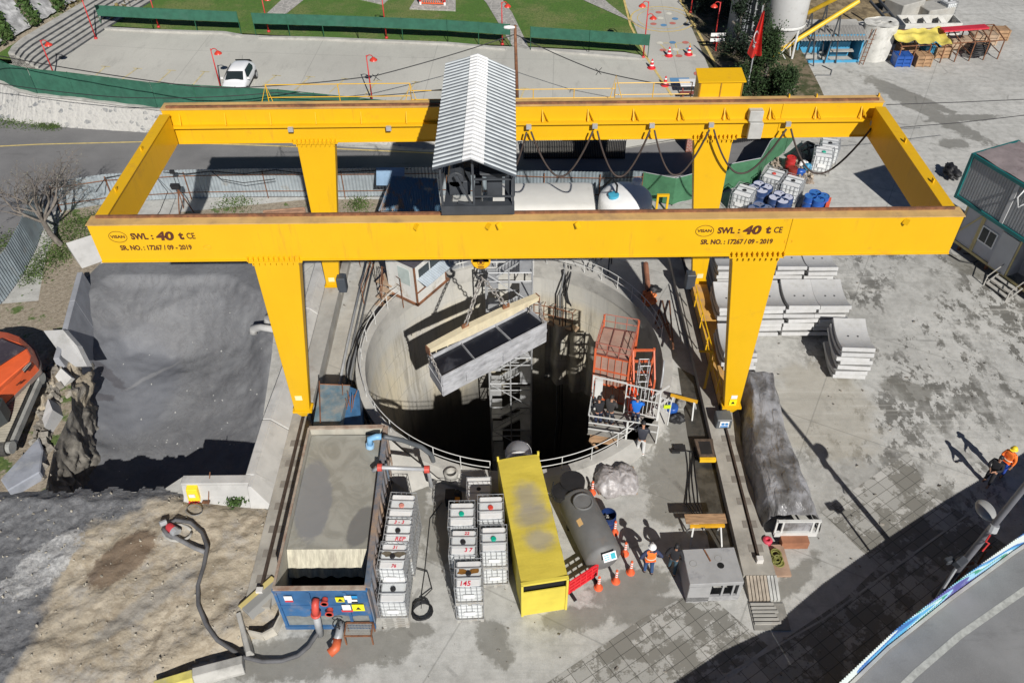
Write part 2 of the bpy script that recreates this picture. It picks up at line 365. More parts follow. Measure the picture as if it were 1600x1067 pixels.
dp=[G(*p) for p in ((-160,772),(60,768),(75,764),(84,771),(98,766),(112,772),(124,762),(140,765),(152,772),(166,763),(181,759),(196,767),(212,770),(225,761),(240,766),(250,758),(262,766),(300,776),(405,792),(436,800),(442,880),(436,960),(385,1010),(300,1040),(230,1090),(-160,1120))]
dpxy=[(p.x,p.y) for p in dp]; NX=170;NY=110; X0,X1,Y0,Y1=-27,-8,10.5,21.7
mb=MB(); vid={}
def edist(x,y,P):
    best=9
    for (a,b),(d,e) in zip(P,P[1:]+P[:1]):
        L=(d-a)**2+(e-b)**2; t=max(0,min(1,((x-a)*(d-a)+(y-b)*(e-b))/L)); best=min(best,math.hypot(x-a-t*(d-a),y-b-t*(e-b)))
    return best
def dirt_h(x,y):
    e=min(1,edist(x,y,dpxy)/.6) if inpoly(x,y,dpxy) else 0
    h=.16+.2*mnoise.noise(V((x*.5,y*.5,1)))+.09*mnoise.fractal(V((x*1.6,y*1.6,0)),.8,2.1,6)+.04*abs(mnoise.noise(V((x*6,y*6,3))))
    return max(-.05,e*max(.03,h+.1)-.0)
for j in range(NY+1):
    for i in range(NX+1):
        a=X0+(X1-X0)*i/NX; b=Y0+(Y1-Y0)*j/NY; mb.v.append(V((a,b,.008+dirt_h(a,b))))
for j in range(NY):
    for i in range(NX):
        a=X0+(X1-X0)*(i+.5)/NX; b=Y0+(Y1-Y0)*(j+.5)/NY
        if inpoly(a,b,dpxy):
            k=j*(NX+1)+i; mb.f.append((k,k+1,k+NX+2,k+NX+1)); mb.m.append(0)
struct(mb.build('dirt_ground',DIRT,smooth=True))

# muck in the pit
x=N('wet tunnel muck'); n1=x.noise(.35,7,.6,dist=.6); n2=x.noise(3,8,.7)
c=x.mix(x.ramp(n1,.35,.65),(.13,.133,.142),(.175,.18,.19)); c=x.mix(x.ramp(n2,.45,.8,0,.5),c,(.24,.24,.24)); lk=x.noise(.55,9,.7,dist=2.5); c=x.mix(x.math('MULTIPLY',x.ramp(x.math('ABSOLUTE',x.math('SUBTRACT',lk,.5)),.02,0),.5),c,(.09,.088,.09))
f=G(200,610,-3); c=x.mix(x.math('MULTIPLY',x.blob((f.x,f.y),(3.4,3.8),.2,n1,.4,1,.6),.6),c,(.15,.16,.185))
mq=G(180,605,-3.3); c=x.mix(x.math('MULTIPLY',x.blob((mq.x,mq.y),(1.1,.35),-.5,x.noise(1.6,6,.7,dist=1),.8,1,.7),.6),c,(.075,.07,.078)); mq=G(160,640,-3.3); c=x.mix(x.math('MULTIPLY',x.blob((mq.x,mq.y),(.9,.25),.6,x.noise(1.9,6,.7,dist=1),.8,1,.7),.6),c,(.075,.07,.078))
mq=G(238,590,-3.2); c=x.mix(x.math('MULTIPLY',x.blob((mq.x,mq.y),(1.9,.16),.85,n2,.5,1,.5),.5),c,(.27,.27,.275)); x.bump(n2,.3,.05); MUCK=x.done(c,.7)
PB=[G(*p,z) for p,z in (((150,405),-.2),((415,405),-.2),((400,770),-3.4),((60,770),-3.4))]
xs=[p.x for p in pit]; ys=[p.y for p in pit]; X0,X1,Y0,Y1=min(xs)-.6,max(xs)+.6,min(ys)-.5,max(ys)+.6
def muck_h(a,b):
    t=(b-MY0)/(MY1-MY0); e=edist(a,b,PITXY) if inpoly(a,b,PITXY) else 0
    ys=interp(t,[(0,-4.0),(.45,-3.4),(.7,-2.5),(.85,-1.1),(1,-.12)])
    rim=(1-min(1,e/1.8))**1.5
    back=max(0,(t-.35)/.65)
    sm_=.25+.75*min(1,back*1.5+rim+.6*max(0,(a+15)/3)); h=ys+rim*(.9+1.6*back)+sm_*.12*mnoise.fractal(V((a*.8,b*.8,5)),.7,2,5)+.09*mnoise.noise(V((a*.35,b*.35,2)))*2
    right=max(0,1-abs(a-(-12.6))/3.2)*1.3*min(1,t*2); h+=right*.8*(1-rim)
    ar=math.hypot((a+17.6)/5.0,(b-27.5)/6.2); h+=.55*(1 if ar>1.08 else max(0,(ar-.98)/.10))*(b>29)*min(1,(b-29)/1.5)*(1-rim)
    hole=math.exp(-(((a+18.3)/1.8)**2+((b-32.4)/1.2)**2)); h-=hole*.7
    return min(h,-.04)
MX0,MX1,MY0,MY1=X0,X1,Y0,Y1
NX=NY=120; mb=MB(); mb.grid(lambda u,v:(X0+(X1-X0)*u,Y0+(Y1-Y0)*v,muck_h(X0+(X1-X0)*u,Y0+(Y1-Y0)*v)),NX,NY)
mk=mb.build('muck_ground',MUCK,smooth=True); struct(mk)
# earth sides of the pit
mb=MB()
def rough_side(a,b,u,v):
    p=(a+(b-a)*u)+V((0,0,-4.4*v)); am=min(1,v*3)*min(1,4*u*(1-u)+.35)
    f=mnoise.fractal(V((p.x*.9,p.y*.9,p.z*.9)),.9,2.1,6); g=mnoise.fractal(V((p.x*.9+9,p.y*.9,p.z*.9)),.9,2.1,6)
    return p+V((f*.42+.35*v,g*.3,0))*am
for a,b in zip(pit,pit[1:]+pit[:1]):
    mb.grid(lambda u,v:rough_side(a,b,u,v),30,34)
struct(mb.build('pit_side',M('dark crumbly pit side',(.20,.185,.16),.95,var=.45,sc=2.5,dirt=(.34,.32,.28),damt=.4,dsc=1.5,bump=1.0,bsc=7),smooth=True))
# soil strip on the left of the pit, with grass
x=N('rough soil with weeds'); n1=x.noise(.6,8,.65); n2=x.noise(5,8,.7)
c=x.mix(x.ramp(n2,.35,.7),(.36,.31,.24),(.22,.18,.13)); c=x.mix(x.ramp(n1,.55,.61),c,x.mix(x.ramp(n2,.3,.7),(.05,.10,.02),(.13,.17,.05))); x.bump(n2,.8,.1); SOIL=x.done(c,.95)
sp_=[G(*p) for p in ((60,470),(70,410),(100,330),(160,320),(150,372),(160,408),(128,440),(120,500),(110,560),(112,640),(85,700),(70,770),(-160,780),(-200,470),(0,475))]
sheet('soil_ground',SOIL,[tuple(p[:2]) for p in sp_],z=.008)
s2=[G(*p) for p in ((280,332),(480,312),(600,312),(690,318),(690,345),(500,350),(300,350))]
sheet('fence_verge',SOIL,[tuple(p[:2]) for p in s2],z=.008)

# parking terrace, playground lane, lawns
x=N('parking concrete'); c=x.mix(x.ramp(x.noise(.12,7,.6),.3,.7),(.44,.43,.39),(.53,.52,.47)); c=x.mix(x.ramp(x.noise(1.5,9,.7,x.mapv(scale=(1,.3,1))),.5,.75,0,.4),c,(.28,.275,.25))
c=x.mix(x.ramp(x.noise(12,5,.7),.45,.7,0,.22),c,(.22,.22,.2)); PARK=x.done(c,.9)
j=x.n('TexBrick'); x.t.links.new(x.mapv(rot=(0,0,.05)),j.inputs[0]); j.inputs['Scale'].default_value=1; j.inputs['Brick Width'].default_value=9; j.inputs['Row Height'].default_value=30; j.inputs['Mortar Size'].default_value=.03; j.offset=0
c=x.mix(x.math('MULTIPLY',j.outputs['Fac'],.3),c,(.16,.16,.15)); PARK=x.done(c,.9)
def fine_sheet(name,mat,pts,dz=0,step=1.5,zf=pz):
    P=[(p[0],p[1]) for p in pts]; vs=[];es=[];Q=[]
    for a,b in zip(P,P[1:]+P[:1]):
        n=max(1,int(math.dist(a,b)/step)); Q+=[(a[0]+(b[0]-a[0])*k/n,a[1]+(b[1]-a[1])*k/n) for k in range(n)]
    xs=[q[0] for q in Q];ys=[q[1] for q in Q]; inner=[]
    a=min(xs)+step/2
    while a<max(xs):
        b=min(ys)+step/2
        while b<max(ys):
            if inpoly(a,b,Q) and edist(a,b,Q)>step*.4: inner.append((a,b))
            b+=step
        a+=step
    vs=[V(q) for q in Q+inner]; es=[(i,(i+1)%len(Q)) for i in range(len(Q))]
    v,e,f,_,_,_=delaunay_2d_cdt(vs,es,[],0,1e-5); F=[]
    for t in f:
        c=sum((v[i] for i in t),V((0,0)))/len(t)
        if inpoly(c.x,c.y,Q): F.append(tuple(t))
    mb=MB(); mb.add([(p.x,p.y,zf(p.x,p.y)+dz) for p in v],F)
    mb.f=[t if (mb.v[t[1]]-mb.v[t[0]]).cross(mb.v[t[2]]-mb.v[t[0]]).z>0 else t[::-1] for t in mb.f]
    return struct(mb.build(name,mat))
wall_px=[(-80,104),(0,127),(30,141),(60,148),(120,154),(247,170)]
WT=[GP(*p) for p in wall_px]+[V((-15.5,51.2,0)),V((-5.9,49.3,0)),V((.5,48.6,0)),V((7.2,48.4,0))]
for p in WT: p.z=pz(p.x,p.y)
lot=[GP(-80,104)]+WT[1:]+[GP(1068,215),GP(1125,150),GP(1105,100),GP(1062,0),GP(1045,-60),GP(975,-60),GP(975,0),GP(1010,88),GP(975,82),GP(800,73),GP(395,55),GP(165,42),GP(100,80),GP(50,104),GP(20,100)]
fine_sheet('parking_lot',PARK,lot)
GRASS=N('lawn'); x=GRASS; n1=x.noise(.25,7,.65); n2=x.noise(9,6,.7)
c=x.mix(x.ramp(n1,.42,.62),(.085,.185,.022),(.20,.225,.07)); c=x.mix(x.ramp(n2,.35,.7),c,(.055,.11,.018)); c=x.mix(x.ramp(x.noise(1.1,9,.75),.55,.7,0,.5),c,(.19,.19,.075)); c=x.mix(x.ramp(x.noise(.5,7,.7),.6,.72,0,.5),c,(.24,.20,.11)); x.bump(n2,.8,.08); GRASS=x.done(c,.95)
lawn=[GP(165,42),GP(395,55),GP(800,73),GP(975,82),GP(1010,88),GP(975,0),GP(975,-60),V((-2,85,0)),V((-60,85,0)),GP(-100,-20),GP(0,40),GP(30,85),GP(60,90)]
fine_sheet('lawn',GRASS,[V((-90,56,0)),V((-90,85,0)),V((14,85,0))]+[GP(975,-60),GP(975,0),GP(1010,88),GP(975,80),GP(800,71),GP(395,53),GP(165,40),GP(100,78),GP(40,96),GP(0,92)],dz=-.02)
x=N('crazy paving'); v=x.voro(1.6,'DISTANCE_TO_EDGE'); cc=x.n('TexVoronoi'); x.t.links.new(x.P,cc.inputs[0]); cc.inputs['Scale'].default_value=1.6
c=x.mix(x.ramp(cc.outputs['Distance'],0,.6),(.46,.44,.40),(.30,.29,.27)); c=x.mix(x.ramp(v,.07,.03),c,(.45,.43,.4)); FLAG=x.done(c,.9)
for P in (((410,28),(440,28),(475,0),(490,-20),(455,-20),(440,0)),((800,72),(828,78),(800,20),(770,-20),(735,-20),(760,5)),((905,-10),(910,0),(1010,45),(982,30),(950,5),(935,-10))):
    fine_sheet('stone_path',FLAG,[GP(*p) for p in P],dz=.012)
# kerb along the lawn
mb=MB(); K=[GP(163,46),GP(240,50),GP(350,53),GP(378,58)]
for K in ([GP(163,46),GP(240,50),GP(350,53),GP(378,58)],[GP(405,60),GP(500,62),GP(700,70),GP(790,78)],[GP(830,78),GP(900,84),GP(1003,93)]):
    for a,b in zip(K,K[1:]): mb.bar(a+V((0,0,.06)),b+V((0,0,.06)),.3,.16)
struct(mb.build('lawn_kerb',CON))
# parking bay marks and playground marks painted on the terrace
def lineP(mb,pts,w,dz=.012):
    pts=[GP(*p) for p in pts]
    for a,b in zip(pts,pts[1:]):
        k=max(1,int((b-a).length/1.5)); 
        for i in range(k):
            p=a+(b-a)*i/k;q=a+(b-a)*(i+1)/k; d=(q-p).normalized(); n=V((-d.y,d.x,0))*w/2
            mb.add([V((r.x,r.y,pz(r.x,r.y)+dz)) for r in (p-n,q-n,q+n,p+n)],[(0,1,2,3)])
mb=MB()
for a in ((215,107,190,125),(165,104,150,118),(268,110,246,130),(320,112,300,135),(432,118,410,135),(485,120,460,142),(540,123,515,145),(590,126,570,150),(650,128,625,158),(820,138,812,158)):
    lineP(mb,[(a[0],a[1]),(a[2],a[3])],.13); lineP(mb,[(a[0]-7,a[1]),(a[0]+7,a[1]+1)],.13)
struct(mb.build('parking_bay_marking',M('faded bay line',(.52,.45,.27),.9,var=.2,sc=3)))
mb=MB()
lineP(mb,[(975,0),(985,40),(1010,90),(1040,135),(1050,150)],.18); lineP(mb,[(1062,0),(1085,40),(1112,90),(1122,112)],.2)
cen=GP(1035,30); cc=V((cen.x,cen.y))
def ringP(mb,c,rx,ry,w,n=28):
    for k in range(n):
        t=2*math.pi*k/n;u=2*math.pi*(k+1)/n; P=[]
        for (r,a) in ((0,t),(0,u),(w,u),(w,t)): X=c[0]+(rx+r)*math.cos(a);Y=c[1]+(ry+r)*math.sin(a);P.append((X,Y,pz(X,Y)+.012))
        mb.add(P,[(0,1,2,3)])
ringP(mb,cc,2.5,2.5,.13); ringP(mb,cc,2.0,2.0,.06)
for seg in ([(1030,68),(1078,68)],[(1030,68),(1040,78),(1080,78)],[(1034,88),(1058,88)],[(1055,68),(1060,88)],[(1078,68),(1082,86)]): lineP(mb,seg,.08)
struct(mb.build('playground_line_marking',PYEL))
for col,pts in (('r',((1029,20),(1051,37),(1021,38),(1071,67),(1036,79),(1061,88))),('b',((1055,30),(1037,40),(1051,67),(1077,77))),('w',((1045,22),(1032,29),(1031,68),(1056,78),(1082,87)))):
    mb=MB()
    for p in pts:
        q=GP(*p); mb.disc((q.x,q.y,q.z+.016),.26,14)
    if col=='b': 
        q=GP(1063,127); P=[(q.x+a,q.y+b,pz(q.x+a,q.y+b)+.014) for a,b in ((-.7,-.5),(.7,-.5),(.7,.5),(-.7,.5))]; mb.add(P,[(0,1,2,3)])
    if col=='r':
        q=GP(1093,116); mb.disc((q.x,q.y,q.z+.03),.42,14)
    struct(mb.build('playground_dot_marking',{'r':M('faded red ground paint',(.5,.16,.13),.9),'b':M('faded blue ground paint',(.10,.24,.42),.9),'w':M('faded white ground paint',(.62,.6,.52),.9)}[col]))
# dark ground and soil right of the lane
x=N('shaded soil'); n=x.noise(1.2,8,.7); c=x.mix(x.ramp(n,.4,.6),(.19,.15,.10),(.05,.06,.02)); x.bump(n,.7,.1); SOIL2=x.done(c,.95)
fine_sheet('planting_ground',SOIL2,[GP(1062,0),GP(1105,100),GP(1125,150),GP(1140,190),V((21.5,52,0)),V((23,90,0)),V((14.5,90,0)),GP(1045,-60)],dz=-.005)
x=N('dry grass slope'); n=x.noise(1.5,9,.7); c=x.mix(x.ramp(n,.38,.62),(.30,.23,.13),(.12,.09,.05)); x.bump(n,.8,.15); DRY=x.done(c,.95)
mb=MB(); A=[G(1245,42),G(1480,22),G(1480,-60),G(1230,-60)]
mb.grid(lambda u,v:(A[0]*(1-u)+A[1]*u)*(1-v)+(A[3]*(1-u)+A[2]*u)*v+V((0,0,.02+1.0*v*4*u*(1-u)+.25*v*mnoise.noise(V((u*9,v*9,0))))),30,20)
struct(mb.build('dry_slope',DRY,smooth=True))

# paving slabs at the front
x=N('paving slabs'); b=x.n('TexBrick'); x.t.links.new(x.mapv(rot=(0,0,rad(-33))),b.inputs[0]); b.offset=0; b.inputs['Scale'].default_value=1; b.inputs['Brick Width'].default_value=.62; b.inputs['Row Height'].default_value=.44; b.inputs['Mortar Size'].default_value=.013; b.inputs['Color1'].default_value=(.47,.46,.43,1); b.inputs['Color2'].default_value=(.33,.325,.30,1); b.inputs['Mortar'].default_value=(.15,.145,.13,1)
n1=x.noise(.9,11,.76); st=x.ramp(x.math('ADD',n1,x.math('MULTIPLY',x.math('SUBTRACT',x.noise(.3,4,.6),.5),.5)),.48,.52); c=x.mix(x.math('MULTIPLY',st,.8),b.outputs['Color'],x.mix(b.outputs['Fac'],(.155,.148,.125),(.06,.058,.05)))
c=x.mix(x.ramp(x.noise(20,5,.7),.45,.75,0,.3),c,(.17,.165,.15)); x.bump(x.noise(9,6,.7),.3,.02); PAVE=x.done(c,.85)
for pv in (((820,1090),(1000,968),(1082,925),(1120,940),(1200,1008),(1110,1075),(1095,1110)),((1112,1112),(1120,1075),(1205,1012),(1320,935),(1372,885),(1283,800),(1420,705),(1450,770),(1500,800),(1640,900),(1300,1120))): sheet('paving',PAVE,[tuple(G(*p)[:2]) for p in pv],z=.006)
mb=MB(); line(mb,[G(1120,1062),G(1290,965),G(1450,848),G(1560,770)],.07,.011); struct(mb.build('paving_joint_marking',CON))

# raised highway at the lower right with its low retaining wall
HT=[G(*p,2.4) for p in ((1060,1230),(1225,1110),(1311,1067),(1400,983),(1500,905),(1600,833),(1700,768),(1800,700))]
HZ=1.25
hw=[(p.x+.1,p.y-.12) for p in HT]+[(45,15),(45,-40),(HT[0].x-3,-40)]
sheet('highway',ASPH2,hw,z=HZ)
mb=MB()
for a,b in zip(HT,HT[1:]):
    a=V((a.x,a.y,0));b=V((b.x,b.y,0)); mb.bar(a+V((0,0,HZ/2-.02)),b+V((0,0,HZ/2-.02)),.3,HZ-.0)
struct(mb.build('highway_edge',CON))
mb=MB(); hl=[G(*p,HZ) for p in ((1392,1090),(1430,1052),(1500,992),(1560,950),(1640,895))]; line(mb,hl,.22,HZ+.006); struct(mb.build('highway_marking',M('worn road line',(.40,.40,.37),.9,var=.2,sc=6)))

# loose stones over the dirt and scraps on the muck
mb=MB(); random.seed(11)
for _ in range(900):
    for t_ in range(20):
        p=G(random.uniform(0,440),random.uniform(775,1067)); 
        if inpoly(p.x,p.y,dpxy): break
    r=.008+.05*random.random()**5; z=.008+dirt_h(p.x,p.y); mb.obox((p.x,p.y,z+r*.3),(r*2,r*1.5,r),(random.random()*3,random.random()*3,random.random()*3))
o=mb.build('loose_stones',M('pale loose stones',(.36,.33,.27),.9,var=.3,sc=5)); o['kind']='stuff'; tag(o,'pale loose stones scattered over the dirt','stones')
mb=MB()
for _ in range(70):
    a=random.uniform(X0+1,X1-1) if False else random.uniform(-24,-12); b=random.uniform(23,36)
    if inpoly(a,b,PITXY) and edist(a,b,PITXY)>.6: r=.008+.022*random.random()**2; mb.obox((a,b,muck_h(a,b)+r*.3),(r*3,r*2,r),(0,0,random.random()*3))
o=mb.build('muck_scraps',M('white scraps',(.5,.5,.48),.9)); o['kind']='stuff'; tag(o,'small pale scraps lying on the grey muck','scraps')
random.seed(3)

x=N('wet strip with painted shade'); n=x.noise(1.5,7,.7); x.bump(n,.3,.03); BSHADE=x.done(x.mix(x.ramp(n,.4,.6),(.03,.03,.028),(.07,.066,.058)),.35)  # dark wet strip; the rail beam's shaded side and cast shadow painted in
sheet('beam_shade_strip',BSHADE,[(7.45,17.6),(8.41,17.4),(8.41,27.6),(7.7,28.2),(7.5,24)],z=.009)
# ================= GANTRY CRANE =================
GZ0,GZ1=9.36,10.96; FY0,FY1=24.65,25.15; RY0,RY1=33.3,33.85; GX0,GX1=-15.35,16.0
gan=thing('gantry_crane','tall yellow gantry crane spanning the round shaft, marked SWL 40 t','gantry crane',(0,29,0))
def girder(y0,y1,front):
    mb=MB(); mb.box(GX0,GX1,y0,y1,GZ0,GZ1); mb.k=1; mb.box(GX0-.03,GX1+.03,y0-.05,y1+.05,GZ1,GZ1+.03); mb.k=0; mb.box(GX0,GX1,y0-.06,y1+.06,GZ0-.04,GZ0)
    if not front:
        mb.box(GX0,GX1,y0-.22,y0,GZ0+.86,GZ0+.89); mb.box(GX0,GX1,y0-.24,y0-.21,GZ0+.80,GZ0+.91)
    g=mb.build('girder',[YEP,YTOP],gan)
    mb=MB(); yr=y1-.08 if front else y0+.12
    mb.box(GX0+.2,GX1-.2,yr-.05,yr+.05,GZ1+.03,GZ1+.12); mb.build('trolley_rail',RUST,g)
    mb=MB()
    if front:
        for jx in (9.95,): mb.box(jx-.035,jx+.035,y0-.03,y0,GZ0,GZ1)
        for px,dr in ((585+65,1),(763,1),(780,-1),(903,-1),(1423,1)):
            x0=G(px,348,GZ1).x; mb.obox((x0,y0-.09,GZ1-.16),(.05,.2,.22),(0,.6*dr,.7*dr))
    else:
        for jx in (11.7,): mb.box(jx-.03,jx+.03,y0-.03,y0,GZ0+.92,GZ1); mb.box(jx-.03,jx+.03,y0-.03,y0,GZ0,GZ0+.8)
        for k in range(16):
            X=-14.6+k*1.98
            if -3.2<X<.5: continue
            mb.bar((X,y0-.01,GZ1-.18),(X,y0-.2,GZ0+.93),.05,.05); 
            if X>0: mb.bar((X+.02,y0-.01,GZ1-.18),(X+.28,y0-.2,GZ0+.93),.05,.05)
        for X in (12.0,13.2,15.9): mb.obox((X,y1-.1,GZ1+.1),(.05,.1,.16))
    mb.each('bracket',YEP,g)
    mb=MB()
    for cx in (-8.95,8.95):
        for k in range(11): X=cx-.95+k*.19; mb.box(X-.02,X+.02,y0-.16,y0,GZ0-.0,GZ0+.14)
    mb.each('stiffener_plate',YEP,g)
    return g
gf=girder(FY0,FY1,True); gr_=girder(RY0,RY1,False)
# lettering on the front girder
def letters(ax):     # ax: x of the round mark's centre
    y=FY0-.012; z1=GZ1-.52; z2=GZ1-1.02
    text('SWL','lettering',.36,INK,gf,(ax+.47,y,z1),bold=.014,width=.62); text(':','lettering',.36,INK,gf,(ax+1.2,y,z1),bold=.014); text('40','lettering',.50,INK,gf,(ax+1.38,y,z1),bold=.022,width=.66,shear=.12); text('t','lettering',.46,INK,gf,(ax+2.2,y,z1+.02),bold=.022,width=.19)
    text('CE','lettering',.36,INK,gf,(ax+2.5,y,z1),bold=.006,width=.3); text('SR. NO. : 17267 / 09 - 2019','lettering',.29,INK,gf,(ax-.07,y,z2),bold=.009,width=2.62)
    text('VISAN','round_mark',.17,INK,gf,(ax,y,z1),align='CENTER',sx=1.1,bold=.004)
    mb=MB(); mb.tube([(ax+.31*math.cos(t)*1.05,y,z1+.24*math.sin(t)) for t in [2*math.pi*k/28 for k in range(28)]],.009,5,closed=True)
    mb.build('round_mark',INK,gf)
    mb=MB(); mb.tube([(ax+3.12+.14*math.cos(t),y,z2+.09*math.sin(t)) for t in [2*math.pi*k/16 for k in range(16)]],.006,4,closed=True); mb.build('small_mark',M('faded orange mark',(.75,.32,.02),.6),gf)
letters(G(186,366,GZ1-.5).x); letters(G(1100,356,GZ1-.5).x)
# end beams
for xa,xb in ((GX0+.05,GX0+.42),(GX1-.42,GX1-.05)):
    mb=MB(); mb.box(xa,xb,FY1+.05,RY0-.27,GZ0+.12,GZ1-.1); mb.box(xa-.04,xb+.04,FY1+.06,RY0-.28,GZ1-.1,GZ1-.07)
    for yy in (27,30): mb.obox(((xa+xb)/2,yy,GZ1+.02),(.05,.16,.16))
    mb.build('end_beam',YEP,gan)
# legs
FZ=1.0
feet={}
for sx,xt,xf in ((-1,-8.9,-9.45),(1,8.9,9.43)):
    for yy,yt,front in ((0,24.9,1),(1,33.58,0)):
        mb=MB(); yf=yt
        mb.taper((xf,yf,FZ),(xt,yt,GZ0-.04),(.33,.19),(.86,.27))
        leg=mb.build('leg',YEP,gan,bevel=.015)
        mb=MB(); mb.box(xt-1.0,xt+1.0,yt-.36,yt+.36,GZ0-.10,GZ0-.045)
        for k in range(9): X=xt-.85+k*.21; mb.box(X-.02,X+.02,yt-.37,yt-.27,GZ0-.22,GZ0-.1)
        mb.build('flange',YEP,leg)
        mb=MB(); mb.box(xf-.42,xf+.42,yf-.25,yf+.25,FZ-.12,FZ); mb.build('foot_plate',YEP,leg)
        feet[(sx,front)]=(xf,yf)
        # stickers
        if sx==1 and front:
            mb=MB(); mb.box(xf-.13,xf+.13,yf-.215,yf-.20,FZ+.52,FZ+.72); mb.build('sticker',WHITE,leg)
            mb=MB(); mb.box(xf-.17,xf+.15,yf-.225,yf-.21,FZ+.12,FZ+.47); s=mb.build('warning_sticker',M('yellow sticker',(.9,.8,.02),.5),leg)
            mb=MB(); mb.add([(xf-.1,yf-.23,FZ+.22),(xf+.08,yf-.23,FZ+.22),(xf-.01,yf-.23,FZ+.38)],[(0,1,2)]); mb.build('warning_mark',BLACK,leg)
        else:
            mb=MB(); zz=FZ+.7 if front else FZ+.3; mb.box(xf-.15,xf+.15,yf-.23,yf-.205,zz,zz+.25); mb.build('sticker',M('cream sticker',(.8,.72,.4),.5),leg)
for sx in (-1,1):      # sill beams between the feet, on wheels
    xf=feet[(sx,1)][0]; mat=DUSTY if sx<0 else M('rusty dusty yellow sill',(.60,.33,.07),.8,var=.15,sc=1.2,dirt=(.30,.22,.18),damt=.45,dsc=1.0)
    mb=MB(); mb.box(xf-.38,xf+.38,25.3,33.2,FZ-.55,FZ+.02); mb.build('sill_beam',mat,gan)
    for fr in (1,0):
        x0,y0=feet[(sx,fr)]; s=-1 if fr else 1
        mb=MB(); p=[(-.3,-.45),(.3,-.45),(.3,.45),(-.3,.45)]
        mb.hexa([(x0-.12,y0-.14,.58),(x0+.12,y0-.14,.58),(x0+.12,y0+.3,.58),(x0-.12,y0+.3,.58),(x0-.33,y0-.2,FZ-.12),(x0+.33,y0-.2,FZ-.12),(x0+.33,y0+.4,FZ-.12),(x0-.33,y0+.4,FZ-.12)])
        bg_=mb.build('wheel_housing',YEP,gan)
        mb=MB(); mb.lathe([(0,-.07),(.24,-.07),(.24,.07),(0,.07)],18,(x0-sx*.28,y0+s*.1,.62),'X'); mb.build('wheel',GREY,bg_,smooth=False)
    x0,y0=feet[(sx,1)]
    if sx>0:
        mb=MB(); mb.box(x0-.75,x0-.1,y0-.95,y0-.35,.40,.95); d=mb.build('drive_motor',M('grey motor housing',(.10,.11,.12),.5),gan,bevel=.03)
        mb=MB(); mb.box(x0-.62,x0-.22,y0-.965,y0-.951,.52,.88); mb.build('label_plate',WHITE,d)
        mb=MB(); mb.lathe([(0,0),(.07,0),(.07,.01),(0,.01)],12,(x0-.49,y0-.985,.74),'Y'); mb.lathe([(0,0),(.07,0),(.07,.01),(0,.01)],12,(x0-.33,y0-.985,.74),'Y'); mb.box(x0-.58,x0-.26,y0-.985,y0-.966,.55,.62); mb.build('safety_mark',M('blue sticker',(.02,.2,.5),.5),d)
    x1,y1=feet[(sx,0)]
    mb=MB(); mb.obox((x1+(.55 if sx<0 else -.5),y1-.35,1.3),(.45,.5,.9)); mb.build('drive_motor',M('dark motor housing',(.05,.06,.075),.5),gan,bevel=.03)
# walkway with rail behind rear girder
mb=MB(); mb.box(-11.6,9.6,RY1+.06,RY1+.8,GZ1-.82,GZ1-.77)
mb.build('walkway',M('walkway grating',(.45,.28,.05),.7),gan)
mb=MB(); yb=RY1+.8
def rail(x0,x1,n,h,z=GZ1-.75):
    for k in range(n+1):
        X=x0+(x1-x0)*k/n; mb.tube([(X,yb,z),(X,yb,z+h)],.022,6)
    for hh in (h,h*.5): mb.tube([(x0,yb,z+hh),(x1,yb,z+hh)],.02,6)
rail(-11,-4.6,2,1.2); rail(-4.6,4.5,5,.85); rail(4.5,7.9,2,1.1)
for X,h in ((-11,1.2),(-4.6,1.2),(4.5,1.45)): mb.tube([(X-.35,yb-.5,GZ1-.6),(X,yb,GZ1-.75+h),(X+.4,yb-.4,GZ1-.6)],.022,6)
mb.build('handrail',YEP,gan)
# electrical cabinet on the rear girder
ex0,ex1=8.05,9.95
mb=MB(); mb.box(ex0,ex1,RY1+.04,RY1+.95,GZ1-.8,GZ1+.72); cab=mb.build('electrical_cabinet',YEP,gan,bevel=.02)
mb=MB(); mb.hexa([(ex0-.08,RY1-.05,GZ1+.72),(ex1+.08,RY1-.05,GZ1+.72),(ex1+.05,RY1+1.0,GZ1+.86),(ex0-.05,RY1+1.0,GZ1+.86),(ex0-.08,RY1-.05,GZ1+.77),(ex1+.08,RY1-.05,GZ1+.77),(ex1+.05,RY1+1.0,GZ1+.91),(ex0-.05,RY1+1.0,GZ1+.91)]); mb.build('cabinet_roof',YEP,cab)
mb=MB(); 
for X in (ex0+.02,(ex0+ex1)/2-.03,ex1-.06): mb.box(X,X+.05,RY1+.01,RY1+.04,GZ1+.05,GZ1+.7)
mb.build('cabinet_frame',M('brown seam',(.35,.18,.02),.6),cab)
# grey junction box
mb=MB(); mb.box(10.25,10.85,RY0-.5,RY0-.26,GZ0+.15,GZ0+.9); mb.box(10.2,10.8,RY0-.35,RY0-.01,GZ0+.92,GZ0+1.4); mb.build('junction_box',M('grey enclosure',(.45,.45,.43),.5),gan,bevel=.02)
